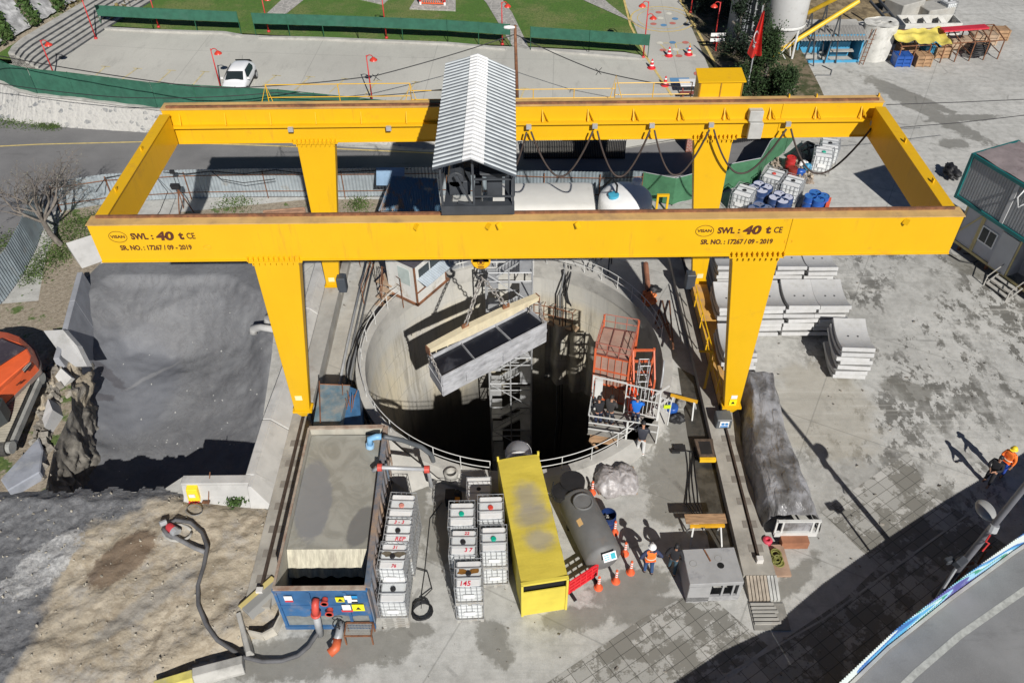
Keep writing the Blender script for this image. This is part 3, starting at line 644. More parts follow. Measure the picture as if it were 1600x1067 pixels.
# festoon cables
clamps=[G(826,190,10.2).x,G(929,190,10.2).x,G(1018,190,10.2).x,G(1110,188,10.2).x,G(1230,187,10.2).x,G(1362,185,10.2).x]
yk=RY0-.34; CABLE=M('brown trailing cable',(.055,.04,.035),.7)
drops=[2.25,2.3,2.25,2.2,2.25]
mb=MB()
for X in clamps+[-9.8,-5.5]: mb=MB(); mb.obox((X,yk+.05,GZ0+.76),(.22,.14,.2)); mb.build('cable_clamp',SILVER,gan)
for a,b,d in zip(clamps,clamps[1:],drops):
    P=[]
    for k in range(25):
        t=k/24; u=2*t-1; P.append(((a+.1)+(b-a-.2)*(t+.045*math.sin(2*math.pi*t)),yk-.15,GZ0+.62-d*(1-abs(u)**2.4)))
    mb=MB(); mb.tube(P,.045,6); mb.build('festoon_cable',CABLE,gan,smooth=True)
a=clamps[0]; mb=MB(); mb.tube([(a-.1-1.3*t,yk-.15,GZ0+.6-2.2*math.sin(math.pi*t*.75)) for t in [k/14 for k in range(15)]],.045,6); mb.build('festoon_cable',CABLE,gan,smooth=True)
# hoist trolley
ty0,ty1=24.75,33.5; tx0,tx1=-2.62,-.02; tz=GZ1+.12
mb=MB()
mb.box(tx0,tx1,FY1-.35,FY1-.05,tz+.05,tz+.42); mb.box(tx0,tx1,RY0,RY0+.3,tz+.05,tz+.42)
for X in (tx0+.1,(tx0+tx1)/2-.15,tx1-.35): mb.box(X,X+.25,FY1-.05,RY0,tz+.08,tz+.38)
mb.box(tx0+.0,tx1,FY1+1.8,FY1+5.6,tz+.38,tz+.42)
tro=mb.build('hoist_trolley',DGREY,gan)
rz=-1.45
def rh(x,eaveL=13.25,eaveR=12.92,ridge=13.62): return ridge+(eaveL-ridge)*((rz-x)/(rz+2.78)) if x<rz else ridge+(eaveR-ridge)*((x-rz)/(.06-rz))
mb=MB()
for yy in (FY1-.25,27.8,30.7,32.35):
    for X in (tx0+.05,rz,tx1-.05): mb.box(X-.04,X+.04,yy-.04,yy+.04,tz+.4,rh(X)-.04)
    mb.bar((tx0,yy,rh(tx0)-.07),(rz,yy,rh(rz)-.07),.08); mb.bar((rz,yy,rh(rz)-.07),(tx1,yy,rh(tx1)-.07),.08)
for zz in (tz+.75,tz+1.45):
    mb.bar((rz,FY1-.25,zz),(tx1,FY1-.25,zz),.06)
    mb.bar((tx0,FY1-.2,zz),(tx0,RY0,zz),.05); mb.bar((tx1,FY1-.2,zz),(tx1,RY0,zz),.05)
mb.bar((tx0+.6,FY1-.2,tz+.5),(rz,FY1-.25,tz+.42),.08); mb.bar((tx0+.6,FY1-.22,tz+1.6),(rz-.1,FY1-.22,tz+.42),.07)
mb.build('roof_frame',DGREY,tro)
mb=MB(); mb.lathe([(0,-.55),(.42,-.55),(.42,.55),(0,.55)],20,(-1.9,27.3,tz+.95),'X'); mb.box(-2.35,-1.6,25.5,26.3,tz+.42,tz+1.0); mb.lathe([(0,-.4),(.3,-.4),(.3,.4),(0,.4)],16,(-2.1,25.9,tz+1.05),'Y'); mb.box(-1.0,-.45,25.4,25.8,tz+.42,tz+1.3); mb.hexa([(-1.1,25.35,tz+1.25),(-.35,25.35,tz+1.25),(-.35,26,tz+1.25),(-1.1,26,tz+1.25),(-1.25,25.3,tz+1.4),(-.2,25.3,tz+1.4),(-.2,26.2,tz+1.6),(-1.25,26.2,tz+1.6)]); mb.box(-1.2,-.3,27,30,tz+.42,tz+1.3)
mb.build('winch',DGREY,tro,bevel=.02)
mb=MB()
for X in (tx0+.3,tx1-.3):
    for yy in (FY1-.12,RY0+.15): mb=MB(); mb.lathe([(0,-.06),(.2,-.06),(.2,.06),(0,.06)],16,(X,yy,tz+.14),'Y'); mb.build('trolley_wheel',GREY,tro)
# corrugated roof sheets: ribs run down the slope
def roofside(xa,xb):
    mb=MB(); n=30; y0_,y1_=24.35,32.5; L=(y1_-y0_)/n
    for k in range(n):
        a=y0_+k*L
        for (u0,h0,u1,h1,mk_) in ((0,0,.66,0,0),(.66,0,.72,.05,1),(.72,.05,.92,.05,1),(.92,.05,1,0,1)):
            mb.k=mk_; P=[(xa,a+u0*L,rh(xa)+h0),(xb,a+u0*L,rh(xb)+h0),(xb,a+u1*L,rh(xb)+h1),(xa,a+u1*L,rh(xa)+h1)]
            mb.add(P,[(0,1,2,3) if xb>xa else (3,2,1,0)])
    mb.build('roof_sheet',[M('grey roof sheet valley',(.12,.135,.15),.55,.1),M('roof sheet rib',(.50,.53,.54),.45,.1)],tro)
roofside(-2.78,rz-.02); roofside(.06,rz+.02)
mb=MB(); n=30;L=(32.5-24.35)/n
for k in range(n):
    a=24.35+k*L
    for u0,h0,u1,h1 in ((0,0,.55,0),(.55,0,.65,.055),(.65,.055,.9,.055),(.9,.055,1,0)):
        for xa,xb in ((rz-.30,rz),(rz,rz+.42)):
            mb.add([(xa,a+u0*L,rh(xa)+h0+.03),(xb,a+u0*L,rh(xb)+h0+.03),(xb,a+u1*L,rh(xb)+h1+.03),(xa,a+u1*L,rh(xa)+h1+.03)],[(0,1,2,3)])
mb.build('ridge_cap',M('white ridge sheet',(.66,.66,.65),.5),tro)
# hook block and ropes down to the lifting beam
HB=V((-1.5,28.75,5.75))
mb=MB()
for dx in (-.14,.14):
    for dy in (-.1,.1): mb.tube([(HB.x+dx,HB.y+dy,HB.z+.6),(HB.x+dx*1.5,HB.y+dy*2,tz+.6)],.016,5)
mb.build('hoist_rope',GREY,tro)
mb=MB(); mb.tube([(HB.x,HB.y-.14,HB.z+.5),(HB.x,HB.y-.12,HB.z+.5)],.01,4)
hb=MB(); hb.lathe([(0,-.16),(.36,-.16),(.42,-.1),(.42,.1),(.36,.16),(0,.16)],24,(HB.x,HB.y,HB.z+.35),'Y'); hb.box(HB.x-.42,HB.x+.42,HB.y-.16,HB.y+.16,HB.z+.35,HB.z+.75)
hbo=hb.build('hook_block',M('hook block yellow',(.80,.42,.01),.5),gan,bevel=.01)
mb=MB(); P=[(.07,0),(.07,-.25),(.2,-.4),(.16,-.6),(-.02,-.68),(-.2,-.6),(-.24,-.42)]
mb.tube([(HB.x+a,HB.y,HB.z+b) for a,b in P],[.08,.09,.1,.1,.09,.07,.04],8); mb.build('hook',BLACK,hbo,smooth=True)
mb=MB(); yb_=HB.y-.175
mb.tube([(HB.x+.14*math.cos(t),yb_,HB.z+.33+.14*math.sin(t)) for t in [2*math.pi*k/16 for k in range(16)]],.012,4,closed=True); mb.add([(HB.x-.09,yb_,HB.z+.27),(HB.x+.09,yb_,HB.z+.27),(HB.x,yb_,HB.z+.42)],[(0,1,2)]); mb.box(HB.x-.14,HB.x+.14,yb_,yb_+.01,HB.z+.1,HB.z+.14); mb.box(HB.x-.12,HB.x+.12,yb_,yb_+.01,HB.z+.02,HB.z+.055); mb.build('warning_mark',INK,hbo)
# lifting beam with chains
A=V((-3.84,26.14,3.2));B=V((1.01,29.61,3.2)); D=(B-A).normalized(); NN=V((-D.y,D.x,0)); Lb=(B-A).length
lb=thing('lifting_beam','cream steel lifting beam hanging on two chains above the muck skip','lifting beam',(A+B)/2)
CREAM=M('cream painted steel',(.66,.58,.40),.65,var=.1,sc=2,dirt=(.45,.36,.26),damt=.3)
mb=MB(); n=12
for k in range(n):
    t0=k/n;t1=(k+1)/n; f=lambda t:min(.5,.22+.9*min(t,1-t))
    P=[]
    for t in (t0,t1):
        p=A+(B-A)*t
        for s,zz in ((-1,-f(t)/2),(1,-f(t)/2),(1,f(t)/2),(-1,f(t)/2)): P.append(p+NN*.13*s+V((0,0,zz+.05)))
    mb.hexa([P[0],P[4],P[5],P[1],P[3],P[7],P[6],P[2]])
bm=mb.build('beam',CREAM,lb,bevel=.01)
mb=MB()
for k in range(n+1):
    t=k/n;p=A+(B-A)*t;h=f(t)/2
    if k<n:
        q=A+(B-A)*(k+1)/n; mb.bar(p+V((0,0,h+.06)),q+V((0,0,f((k+1)/n)/2+.06)),.34,.03)
for k in range(1,10):
    p=A+(B-A)*k/10; mb.box(p.x-.17,p.x-.13,p.y-.2,p.y-.1,p.z-.25,p.z+.2)
mb.build('flange',CREAM,bm)
mb=MB()
for t in (0,1):
    p=A+(B-A)*t; mb.obox(p,(.05,.32,.42),(0,0,math.atan2(D.y,D.x)))
for t in (.33,.70):
    p=A+(B-A)*t+V((0,0,.38)); mb.obox(p,(.35,.06,.3),(0,0,math.atan2(D.y,D.x)))
mb.build('lug',RUST,lb)
def chain(mb,a,b,r=.035,link=.16):
    a=V(a);b=V(b);L=(b-a).length;n=max(2,int(L/link));d=(b-a)/L;u=d.orthogonal().normalized();w_=d.cross(u)
    for k in range(n):
        c=a+d*(k+.5)*L/n; s=u if k%2 else w_
        mb.tube([c+d*math.cos(t)*link*.62+s*math.sin(t)*link*.36 for t in [2*math.pi*i/8 for i in range(8)]],r*.65,5,closed=True)
GSTEEL=M('dusty chain steel',(.30,.28,.26),.6,.4,var=.2,sc=6)
for t in (.33,.70):
    mb=MB(); chain(mb,A+(B-A)*t+V((0,0,.45)),(HB.x,HB.y,HB.z-.6),.055,.24); mb.build('chain',GSTEEL,lb)
# the skip
sk=thing('muck_skip','long grey muck skip full of dark water hanging over the shaft','skip',((-1.3,28,.9)))
c1=V((-3.95,26.92,2));c2=V((-3.3,25.67,2));c3=V((1.42,29.2,2));c4=V((.52,30.3,2)); zb=.85
SKM=M('scraped grey skip steel',(.40,.405,.42),.75,var=.22,sc=1.6,dirt=(.20,.20,.21),damt=.35,stretch=(1,1,2.5))
cc_=(c1+c2+c3+c4)/4
mb=MB()
def wallseg(mb,a,b,zt,zb,t=.08):
    a2=a+(cc_-a)*.03;b2=b+(cc_-b)*.03
    mb.bar((a.x,a.y,(zt+zb)/2),(b.x,b.y,(zt+zb)/2),t,zt-zb)
for a,b in ((c1,c2),(c2,c3),(c3,c4),(c4,c1)): wallseg(mb,a,b,2,zb)
mb.hexa([V((p.x,p.y,zb-.06)) for p in (c2,c3,c4,c1)]+[V((p.x,p.y,zb+.02)) for p in (c2,c3,c4,c1)])
mb.build('body',SKM,sk,bevel=.01)
mb=MB()
for a,b in ((c1,c2),(c2,c3),(c3,c4),(c4,c1)): mb.bar(V((a.x,a.y,2.03)),V((b.x,b.y,2.03)),.07,.06)
for a,b in ((c2,c3),(c4,c1),(c3,c4),(c1,c2)): mb.bar(V((a.x,a.y,1.52)),V((b.x,b.y,1.52)),.14,.1)
mb.build('rim',SKM,sk)
for t in (.31,.66):
    mb=MB(); mb.bar(c1+(c4-c1)*t+V((0,0,-.08)),c2+(c3-c2)*t+V((0,0,-.08)),.025,.2); mb.build('divider',SKM,sk)
x=N('dark slurry water'); n=x.noise(.9,5,.6,dist=.6); cw=x.mix(x.ramp(n,.5,.72),(.012,.013,.018),(.06,.063,.075)); x.bump(x.noise(2,3,.5),.08,.02); WATER=x.done(cw,.3)
mb=MB(); mb.hexa([V((p.x,p.y,zb+.03)) for p in (c2,c3,c4,c1)]+[V((p.x,p.y,1.88)) for p in (c2,c3,c4,c1)])
mb.v=[cc_*.0+V((v.x+(cc_.x-v.x)*.008,v.y+(cc_.y-v.y)*.015,v.z)) for v in mb.v]; w_=mb.build('water',WATER,sk)
for a,b,t in ((c1,c2,0),(c3,c4,1)):
    for q,s in ((a,-1),(b,1)):
        e=A+(B-A)*t; mb=MB(); chain(mb,(e.x+(q.x-e.x)*.15,e.y+(q.y-e.y)*.15,3.15),(q.x+(cc_.x-q.x)*.02,q.y+(cc_.y-q.y)*.02,1.5),.045,.17); mb.build('chain',GSTEEL,sk)
mb=MB()
for t in (.25,.6):
    p=c2+(c3-c2)*t; mb.obox((p.x+.05,p.y-.06,1.35),(.5,.06,.5),(0,0,math.atan2(D.y,D.x)))
mb.each('side_plate',SKM,sk)

# ================= SHAFT =================
sh=thing('shaft','round concrete lined shaft sunk under the gantry crane','shaft',(SC.x,SC.y,0))
x=N('shaft lining concrete'); n1=x.noise(.35,8,.65,x.mapv(scale=(1,1,.5))); n2=x.noise(2,8,.7,x.mapv(scale=(1,1,.25)))
c=x.mix(x.ramp(n1,.35,.65),(.41,.40,.37),(.52,.465,.345)); c=x.mix(x.ramp(n2,.5,.75,0,.5),c,(.24,.22,.17))
sx_=x.n('SeparateXYZ'); x.t.links.new(x.P,sx_.inputs[0])
at_=x.math('ARCTAN2',sx_.outputs[1],sx_.outputs[0]); cv=x.n('CombineXYZ'); x.t.links.new(x.math('MULTIPLY',at_,7.0),cv.inputs[0]); x.t.links.new(sx_.outputs[2],cv.inputs[1])
fb=x.n('TexBrick'); x.t.links.new(cv.outputs[0],fb.inputs[0]); fb.offset=.5; fb.inputs['Scale'].default_value=1; fb.inputs['Brick Width'].default_value=2.2; fb.inputs['Row Height'].default_value=1.45; fb.inputs['Mortar Size'].default_value=.018
c=x.mix(x.math('MULTIPLY',fb.outputs['Fac'],.6),c,(.2,.19,.16)); dr=x.noise(1.0,8,.75,x.mapv(scale=(2.4,.12,1),src=cv.outputs[0])); c=x.mix(x.ramp(dr,.47,.66,0,.75),c,(.20,.185,.15)); wt=x.ramp(x.math('ADD',sx_.outputs[2],n1),-1.6,-.8); c=x.mix(x.math('MULTIPLY',wt,.7),c,(.44,.44,.42)); c=x.mix(x.ramp(x.math('ADD',sx_.outputs[2],x.math('MULTIPLY',n1,3.0)),-4.5,-8.5,0,.92),c,(.055,.052,.046)); x.bump(x.noise(3,8,.7),.4,.05); LIN=x.done(c,.9)  # lining darkens with depth: the shaft's deep shade painted into the colour
SD=-36
mb=MB(); ns=96
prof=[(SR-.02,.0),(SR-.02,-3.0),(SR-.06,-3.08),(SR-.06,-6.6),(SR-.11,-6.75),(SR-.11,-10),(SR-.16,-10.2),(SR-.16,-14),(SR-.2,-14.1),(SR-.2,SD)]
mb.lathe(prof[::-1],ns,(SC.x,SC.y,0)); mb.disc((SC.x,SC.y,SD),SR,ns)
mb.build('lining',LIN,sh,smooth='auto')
# sprayed folds on the back wall
mb=MB()
def fold(u,v):
    t=rad(40)+u*rad(34); z=-3.0-v*4.6; r=SR-.35-.45*abs(math.sin(u*10+.6*mnoise.noise(V((u*4,0,0)))))*(1-.3*v)-.18*mnoise.noise(V((u*6,v*5,1)))-.1
    if v>.9: r-=.3*(v-.9)*5
    return (SC.x+r*math.cos(t),SC.y+r*math.sin(t),z+.5*mnoise.noise(V((u*3,0,0)))*v)
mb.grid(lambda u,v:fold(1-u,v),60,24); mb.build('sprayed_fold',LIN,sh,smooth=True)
# ring kerb
def ring(mb,r0,r1,z0,z1,a0=0,a1=360,n=96):
    mb.lathe([(r1,z0),(r1,z1),(r0,z1),(r0,z0)],int(n*(a1-a0)/360)+1,(SC.x,SC.y,0),'Z',rad(a0),rad(a1)) if a1-a0<360 else mb.lathe([(r1,z0),(r1,z1),(r0,z1),(r0,z0),(r1,z0)],n,(SC.x,SC.y,0))
mb=MB(); ring(mb,SR-.05,SR+.40,-.5,.42); mb.build('ring_kerb',CON,sh,smooth='auto')
mb=MB()      # widened apron at the front
pts=[]
for k in range(25):
    t=rad(232+k*(348-232)/24); pts.append((SC.x+(SR+.38)*math.cos(t),SC.y+(SR+.38)*math.sin(t)))
o2=[]
for k in range(25):
    t=rad(232+k*(348-232)/24); wd=.25+.38*math.sin(math.pi*k/24); o2.append((SC.x+(SR+.4+wd)*math.cos(t),SC.y+(SR+.4+wd)*math.sin(t)))
for i in range(24): mb.hexa([V((*o2[i],.0)),V((*o2[i+1],.0)),V((*pts[i+1],.0)),V((*pts[i],.0)),V((*o2[i],.22)),V((*o2[i+1],.22)),V((*pts[i+1],.415)),V((*pts[i],.415))])
mb.build('apron',CON,sh)
def circ(a,r,z): return V((SC.x+r*math.cos(rad(a)),SC.y+r*math.sin(rad(a)),z))
def arc_rail(name,label,a0,a1,mat,h=1.0,r=SR+.12,base=.42,post=6,levels=(1,.5)):
    t=thing(name,label,'railing',circ((a0+a1)/2,r,base)); 
    n=int(abs(a1-a0)/2)+1
    for k,l in enumerate(levels):
        mb=MB(); mb.tube([circ(a0+(a1-a0)*i/n,r,base+h*l) for i in range(n+1)],.02,6); mb.build('rail',mat,t,smooth=True)
    np_=max(1,int(abs(a1-a0)/post))
    for k in range(np_+1):
        a=a0+(a1-a0)*k/np_; mb=MB(); mb.tube([circ(a,r,base),circ(a,r,base+h)],.021,6); mb.build('post',mat,t)
    return t
arc_rail('shaft_railing','white safety railing along the left and front rim of the shaft',142,262,WHT,.8,post=10)
arc_rail('shaft_railing','white safety railing along the front right rim of the shaft beside the yellow cover',275,318,WHT,.8,post=9)
arc_rail('shaft_railing','thin white railing along the far right rim of the shaft behind the red cage',8,84,WHT,.8,post=8)
arc_rail('shaft_railing','short white railing between the control cabin and the scaffold tower',100,120,WHT,1.0,post=6,levels=(1,.66,.33))
# hoses on the left kerb
hs=thing('hose_bundle','black and grey hoses bundled along the left kerb of the shaft','hose',circ(180,SR+.55,.1))
for j,(dr,rr) in enumerate(((.48,.05),(.60,.035),(.70,.05),(.84,.028))):
    mb=MB(); mb.tube([circ(a,SR+dr+.05*math.sin(a*.3+j),.1+.02*j) for a in range(128,246,3)],rr,6); mb.build('hose',BLACK if j!=1 else GREY,hs,smooth=True)
# services hanging in the shaft (right back)
hs=thing('shaft_cables','dark cables and pipes hanging down the far right shaft wall','cables',circ(52,SR-.3,0))
for k,(a,rr) in enumerate(((64,.035),(65.2,.025),(67,.045))):
    mb=MB(); P=[circ(a+3,SR+.6,.15),circ(a+1,SR+.2,.5),circ(a,SR-.12,.3)]+[circ(a+.6*math.sin(z),SR-.55-.1*(k%2),-z) for z in range(1,22,2)]
    mb.tube(P,rr,6); mb.build('cable',BLACK if k!=2 else GREY,hs,smooth=True)
t_=MB(); P=[circ(68-3*t,SR-.05-.1*math.sin(t*3.1),.35-1.8*t+.3*math.sin(t*5)) for t in [k/10 for k in range(16)]]; t_.tube(P,.09,8); tag(t_.build('black_hose',BLACK,smooth=True),'thick black hose drooping over the far rim into the shaft','hose')
# platform frames on far wall
pf=thing('rusty_guard_rail','rusty rail frame on a ledge against the far shaft wall','railing',circ(66,SR-.9,-3.2))
mb=MB()
for k in range(5):
    a=60+k*5; mb.tube([circ(a,SR-.7,-3.2),circ(a,SR-.7,-1.9)],.03,5); mb.tube([circ(a,SR-.7,-1.9),circ(a,SR-.3,-1.95)],.025,5)
for z in (-1.9,-2.5): mb.tube([circ(a,SR-.7,z) for a in range(60,81,4)],.03,5)
mb.build('frame',RUST,pf)
mb=MB(); mb.lathe([(SR-.75,-3.25),(SR-.25,-3.25),(SR-.25,-3.15),(SR-.75,-3.15)],8,(SC.x,SC.y,0),'Z',rad(58),rad(84)); mb.build('deck',PLY,pf)

# stair tower of scaffold tubes
st=thing('scaffold_stair_tower','galvanised scaffold stair tower standing at the back of the shaft','scaffold tower',(-.3,34.0,SD))
tx0,tx1,ty0_,ty1_=-1.55,.85,33.05,34.75
zt=2.2
for i,(X,Y) in enumerate(((tx0,ty0_),(tx1,ty0_),(tx1,ty1_),(tx0,ty1_),((tx0+tx1)/2,ty0_))):
    mb=MB(); mb.tube([(X,Y,SD),(X,Y,zt)],.045,6); mb.build('standard',SILVER,st)
z=zt-.2; k=0

while z>-26:
    led=MB();br=MB()
    for a,b in (((tx0,ty0_),(tx1,ty0_)),((tx1,ty0_),(tx1,ty1_)),((tx1,ty1_),(tx0,ty1_)),((tx0,ty1_),(tx0,ty0_))):
        led.tube([(a[0],a[1],z),(b[0],b[1],z)],.035,5); led.tube([(a[0],a[1],z-.55),(b[0],b[1],z-.55)],.028,5)
    if k%2==0: br.tube([(tx0,ty0_,z),(tx1,ty0_,z-2.0)],.03,5)
    else: br.tube([(tx1,ty0_,z),(tx0,ty0_,z-2.0)],.03,5)
    dk=MB();stp=MB();dk.box(tx0+.05,tx0+.65,ty0_+.05,ty1_-.05,z-1.05,z-1.0); dk.build('platform',SILVER,st);dk=MB();dk.box(tx1-.65,tx1-.05,ty0_+.05,ty1_-.05,z-.05,z);dk.build('platform',SILVER,st)
    y=ty0_+.15 if k%2 else ty1_-.75
    for s in range(8):
        X=tx0+.6+s*(tx1-tx0-1.2)/7; stp.box(X-.1,X+.1,y,y+.6,z-1.0+s*.125,z-.97+s*.125)
    stp.bar((tx0+.55,y+.6,z-1),(tx1-.55,y+.6,z),.03,.1); stp.bar((tx0+.55,y,z-1),(tx1-.55,y,z),.03,.1)
    stp.build('stair_flight',SILVER,st);led.build('ledger',SILVER,st);br.build('brace',SILVER,st)
    z-=2.0;k+=1
# top landing with railings behind and around the tower
ld=thing('scaffold_landing','galvanised landing of grated decks with railings at the top of the stair tower','scaffold',(-.3,35.6,.42))
mb=MB(); 
for k in range(8): mb.box(-2.0+k*.37,-1.66+k*.37,34.85,37.0,.52,.58)
mb.build('deck',SILVER,ld)
mb=MB()
for X in (-2.0,-1.0,0,.95):
    for Y in (34.85,36.9): mb.tube([(X,Y,.42),(X,Y,1.65)],.03,6)
for zz in (.95,1.3,1.62):
    for Y in (34.85,36.9): mb.tube([(-2.0,Y,zz),(.95,Y,zz)],.028,6)
    mb.tube([(-2.0,34.85,zz),(-2.0,36.9,zz)],.028,6)
mb.build('handrail',WHT,ld)
gx=thing('shaft_gangway','curved white gangway railing on the back rim left of the stair tower','railing',circ(104,SR+.1,.5))
mb=MB()
for r,z0 in ((SR+.1,.4),(SR+.95,.4)):
    for zz in (.5,.85,1.2): mb.tube([circ(a,r,zz+.3) for a in range(100,119,3)],.028,6)
    for a in range(100,119,6): mb.tube([circ(a,r,.42),circ(a,r,1.5)],.028,6)
mb.build('handrail',WHT,gx)
mb=MB(); mb.lathe([(SR+.1,.46),(SR+1.0,.46),(SR+1.0,.52),(SR+.1,.52),(SR+.1,.46)],8,(SC.x,SC.y,0),'Z',rad(99),rad(119)); mb.build('deck',SILVER,gx)

# control cabin on the rim
def frame2(a,b):   # local frame: origin a, x along a->b
    a=V(a);b=V(b);d=(b-a);d.z=0;d.normalize(); return math.atan2(d.y,d.x)
ca=G(653,476,.5); cb=G(700,436,.5); rz=frame2(ca,cb)
cab2=thing('control_cabin','small white cabin with dark roof and open window flap on the shaft rim','cabin',(ca.x,ca.y,.45),rz)
W_,D_,H_=2.35,1.9,2.5
T=world_of(cab2)
def L(mb): mb.v=[T@p for p in mb.v]; return mb
mb=MB(); mb.box(0,W_,0,D_,.12,H_); L(mb).build('wall',M('white cabin panel',(.66,.66,.63),.55,var=.06,sc=1,dirt=(.4,.34,.26),damt=.3),cab2)
mb=MB(); mb.box(-.12,W_+.12,-.12,D_+.1,H_,H_+.1); L(mb).build('roof',M('dark flat roof',(.075,.07,.085),.8,var=.2,dirt=(.2,.2,.2),damt=.1),cab2)
mb=MB(); mb.box(-.08,W_+.2,-.08,.1,0,.12); mb.box(-.08,.06,-.08,D_,0,.12); mb.box(-.03,.05,-.03,.05,.1,H_); mb.box(W_-.05,W_+.03,-.03,.05,.1,H_); L(mb).build('base_frame',RUST,cab2)
mb=MB(); mb.box(.3,W_-.25,-.02,.02,1.6,2.15); w1=L(mb).build('window',GLASS,cab2)
mb=MB(); mb.box(1.1,1.16,-.04,-.02,1.6,2.15); mb.box(.27,W_-.22,-.04,-.02,2.13,2.19); L(mb).build('window_frame',WHT,w1)
mb=MB(); n=14
for k in range(n):
    X=.15+k*(W_-.3)/n; X2=X+(W_-.3)/n; mb.hexa([(X,-.62,1.05),(X+.06,-.62,1.07),(X+.06,0,1.27),(X,0,1.25),(X,-.62,1.08),(X+.06,-.62,1.11),(X+.06,0,1.31),(X,0,1.28)]); mb.hexa([(X+.06,-.62,1.05),(X2,-.62,1.05),(X2,0,1.25),(X+.06,0,1.25),(X+.06,-.62,1.07),(X2,-.62,1.07),(X2,0,1.27),(X+.06,0,1.27)])
mb.v=[p+V((0,0,.32)) for p in mb.v]; L(mb).build('window_flap',M('pale blue sheet',(.44,.50,.55),.5,.2),cab2)
mb=MB(); mb.box(-.02,.02,.35,1.1,1.1,2.1); L(mb).build('window',M('pale window glass',(.45,.52,.5),.15,var=.1),cab2)
mb=MB(); mb.bar((0,-.05,.8),(W_,-.05,.8),.05,.05); L(mb).build('sill',RUST,cab2)
# plywood stairs left of the cabin
sx=thing('plywood_stairs','plywood steps and ramp with white rails beside the control cabin','stairs',G(590,450,0))
mb=MB(); p0=G(595,475,.2);p1=G(612,415,1.2)
for k in range(7):
    c=p0+(p1-p0)*k/6; 
    if k<4: mb.obox((c.x+.1,c.y,.15+.22*k),(.8,.34,.06),(0,0,-.5))
mb.obox(G(607,437,.95)+V((0,0,0)),(.95,.9,.06),(0,0,-.5)); mb.obox(G(622,440,.95),(1.6,.6,.06),(0,0,-.9))
mb.build('tread',PLY,sx)
mb=MB()
for a,b in (((568,470),(585,425)),((598,478),(600,440)),((562,410),(585,425)),((600,440),(628,460)),((612,420),(632,440))):
    A_=G(*a,.3);B_=G(*b,.9)
    for h in (.5,1.0): mb.tube([A_+V((0,0,h)),B_+V((0,0,h))],.022,5)
    for q in (A_,B_): mb.tube([V((q.x,q.y,0)),q+V((0,0,1.0))],.022,5)
mb.build('handrail',RUST,sx)
# ---- red hoist cage at the right side of the shaft
hg=thing('hoist_cage','red mesh hoist cage with plywood roof standing inside the right rim of the shaft','lift cage',(4.3,27,0.6))
Zc=2.1; q=[G(930,553,Zc),G(984,565,Zc),G(996,520,Zc),G(943,511,Zc)]   # top corners: near left, near right, far right, far left
for i,p in enumerate(q):
    mb=MB(); mb.bar((p.x,p.y,-.8),(p.x,p.y,Zc+.75 if i>1 else Zc+.35),.09,.09); mb.build('post',ORG,hg)
mb=MB()
for a,b in zip(q,q[1:]+q[:1]):
    for zz in (-.7,.3,1.2,Zc-.03): mb.bar((a.x,a.y,zz),(b.x,b.y,zz),.05,.06)
    for k in range(1,5):
        c=a+(b-a)*k/5; mb.bar((c.x,c.y,-.7),(c.x,c.y,Zc),.02,.02)
    if a is not q[0]: mb.bar((a.x,a.y,-.7),(b.x,b.y,1.2),.04,.04)
mb.build('frame',ORG,hg)
PINK=M('faded red plywood',(.36,.22,.17),.8,var=.15,sc=1.5,dirt=(.42,.34,.27),damt=.4)
mb=MB(); mb.hexa([V((p.x,p.y,Zc-.06)) for p in q]+[V((p.x,p.y,Zc)) for p in q]); mb.build('roof',PINK,hg)
mb=MB()
for t in (.02,.98):
    a=q[0]+(q[3]-q[0])*t;b=q[1]+(q[2]-q[1])*t; mb.bar(a+V((0,0,.03)),b+V((0,0,.03)),.05,.05)
for t in (.33,.66):
    a=q[0]+(q[1]-q[0])*t;b=q[3]+(q[2]-q[3])*t; mb.bar(a+V((0,0,.03)),b+V((0,0,.03)),.04,.04)
mb.build('roof_batten',M('dark red batten',(.16,.06,.05),.7),hg)
mb=MB()
for a,b in ((q[2],q[3]),(q[1],q[2]),(q[3],q[0]),(q[0],q[1])):
    for h in (.4,.8) if a is q[2] else (.7,.35): mb.tube([a+V((0,0,h)),b+V((0,0,h))],.02,5)
    for k in range(3):
        c=a+(b-a)*k/3; mb.tube([c,c+V((0,0,.75))],.02,5)
mb.build('roof_rail',M('red brown rail',(.40,.13,.09),.6),hg)
mb=MB(); mb.hexa([V((p.x,p.y,-.8)) for p in q]+[V((p.x,p.y,-.7)) for p in q]); mb.build('floor',PLY,hg)
mb=MB(); mb.bar(q[0]+V((0,.06,-.95)),q[1]+V((0,.06,-.95)),.04,1.75); mb.build('front_panel',PINK,hg)
# mast of the hoist
ms=thing('hoist_mast','orange and grey lattice mast with motor beside the red hoist cage','mast',(5.55,27.0,0))
mb=MB(); mx,my=5.75,26.6
for dx,dy in ((-.22,-.22),(.22,-.22),(.22,.22),(-.22,.22)): mb.tube([(mx+dx,my+dy,-20),(mx+dx,my+dy,1.9)],.03,5)
for k in range(22):
    z=1.9-k; 
    for (a,b),(c,d) in zip(((-.22,-.22),(.22,-.22),(.22,.22),(-.22,.22)),((.22,-.22),(.22,.22),(-.22,.22),(-.22,-.22))): mb.tube([(mx+a,my+b,z),(mx+c,my+d,z)],.02,4); mb.tube([(mx+a,my+b,z),(mx+c,my+d,z-1)],.015,4)
mb.build('lattice',SILVER,ms)
mb=MB()
for X in (5.3,6.25): mb.bar((X,27.3,-.5),(X,27.3,2.1),.1,.1); mb.bar((X,26.3,-1),(X,26.3,1.1),.08,.08)
for z in (2.0,1.3,.6): mb.bar((5.3,27.3,z),(6.25,27.3,z),.08,.1)
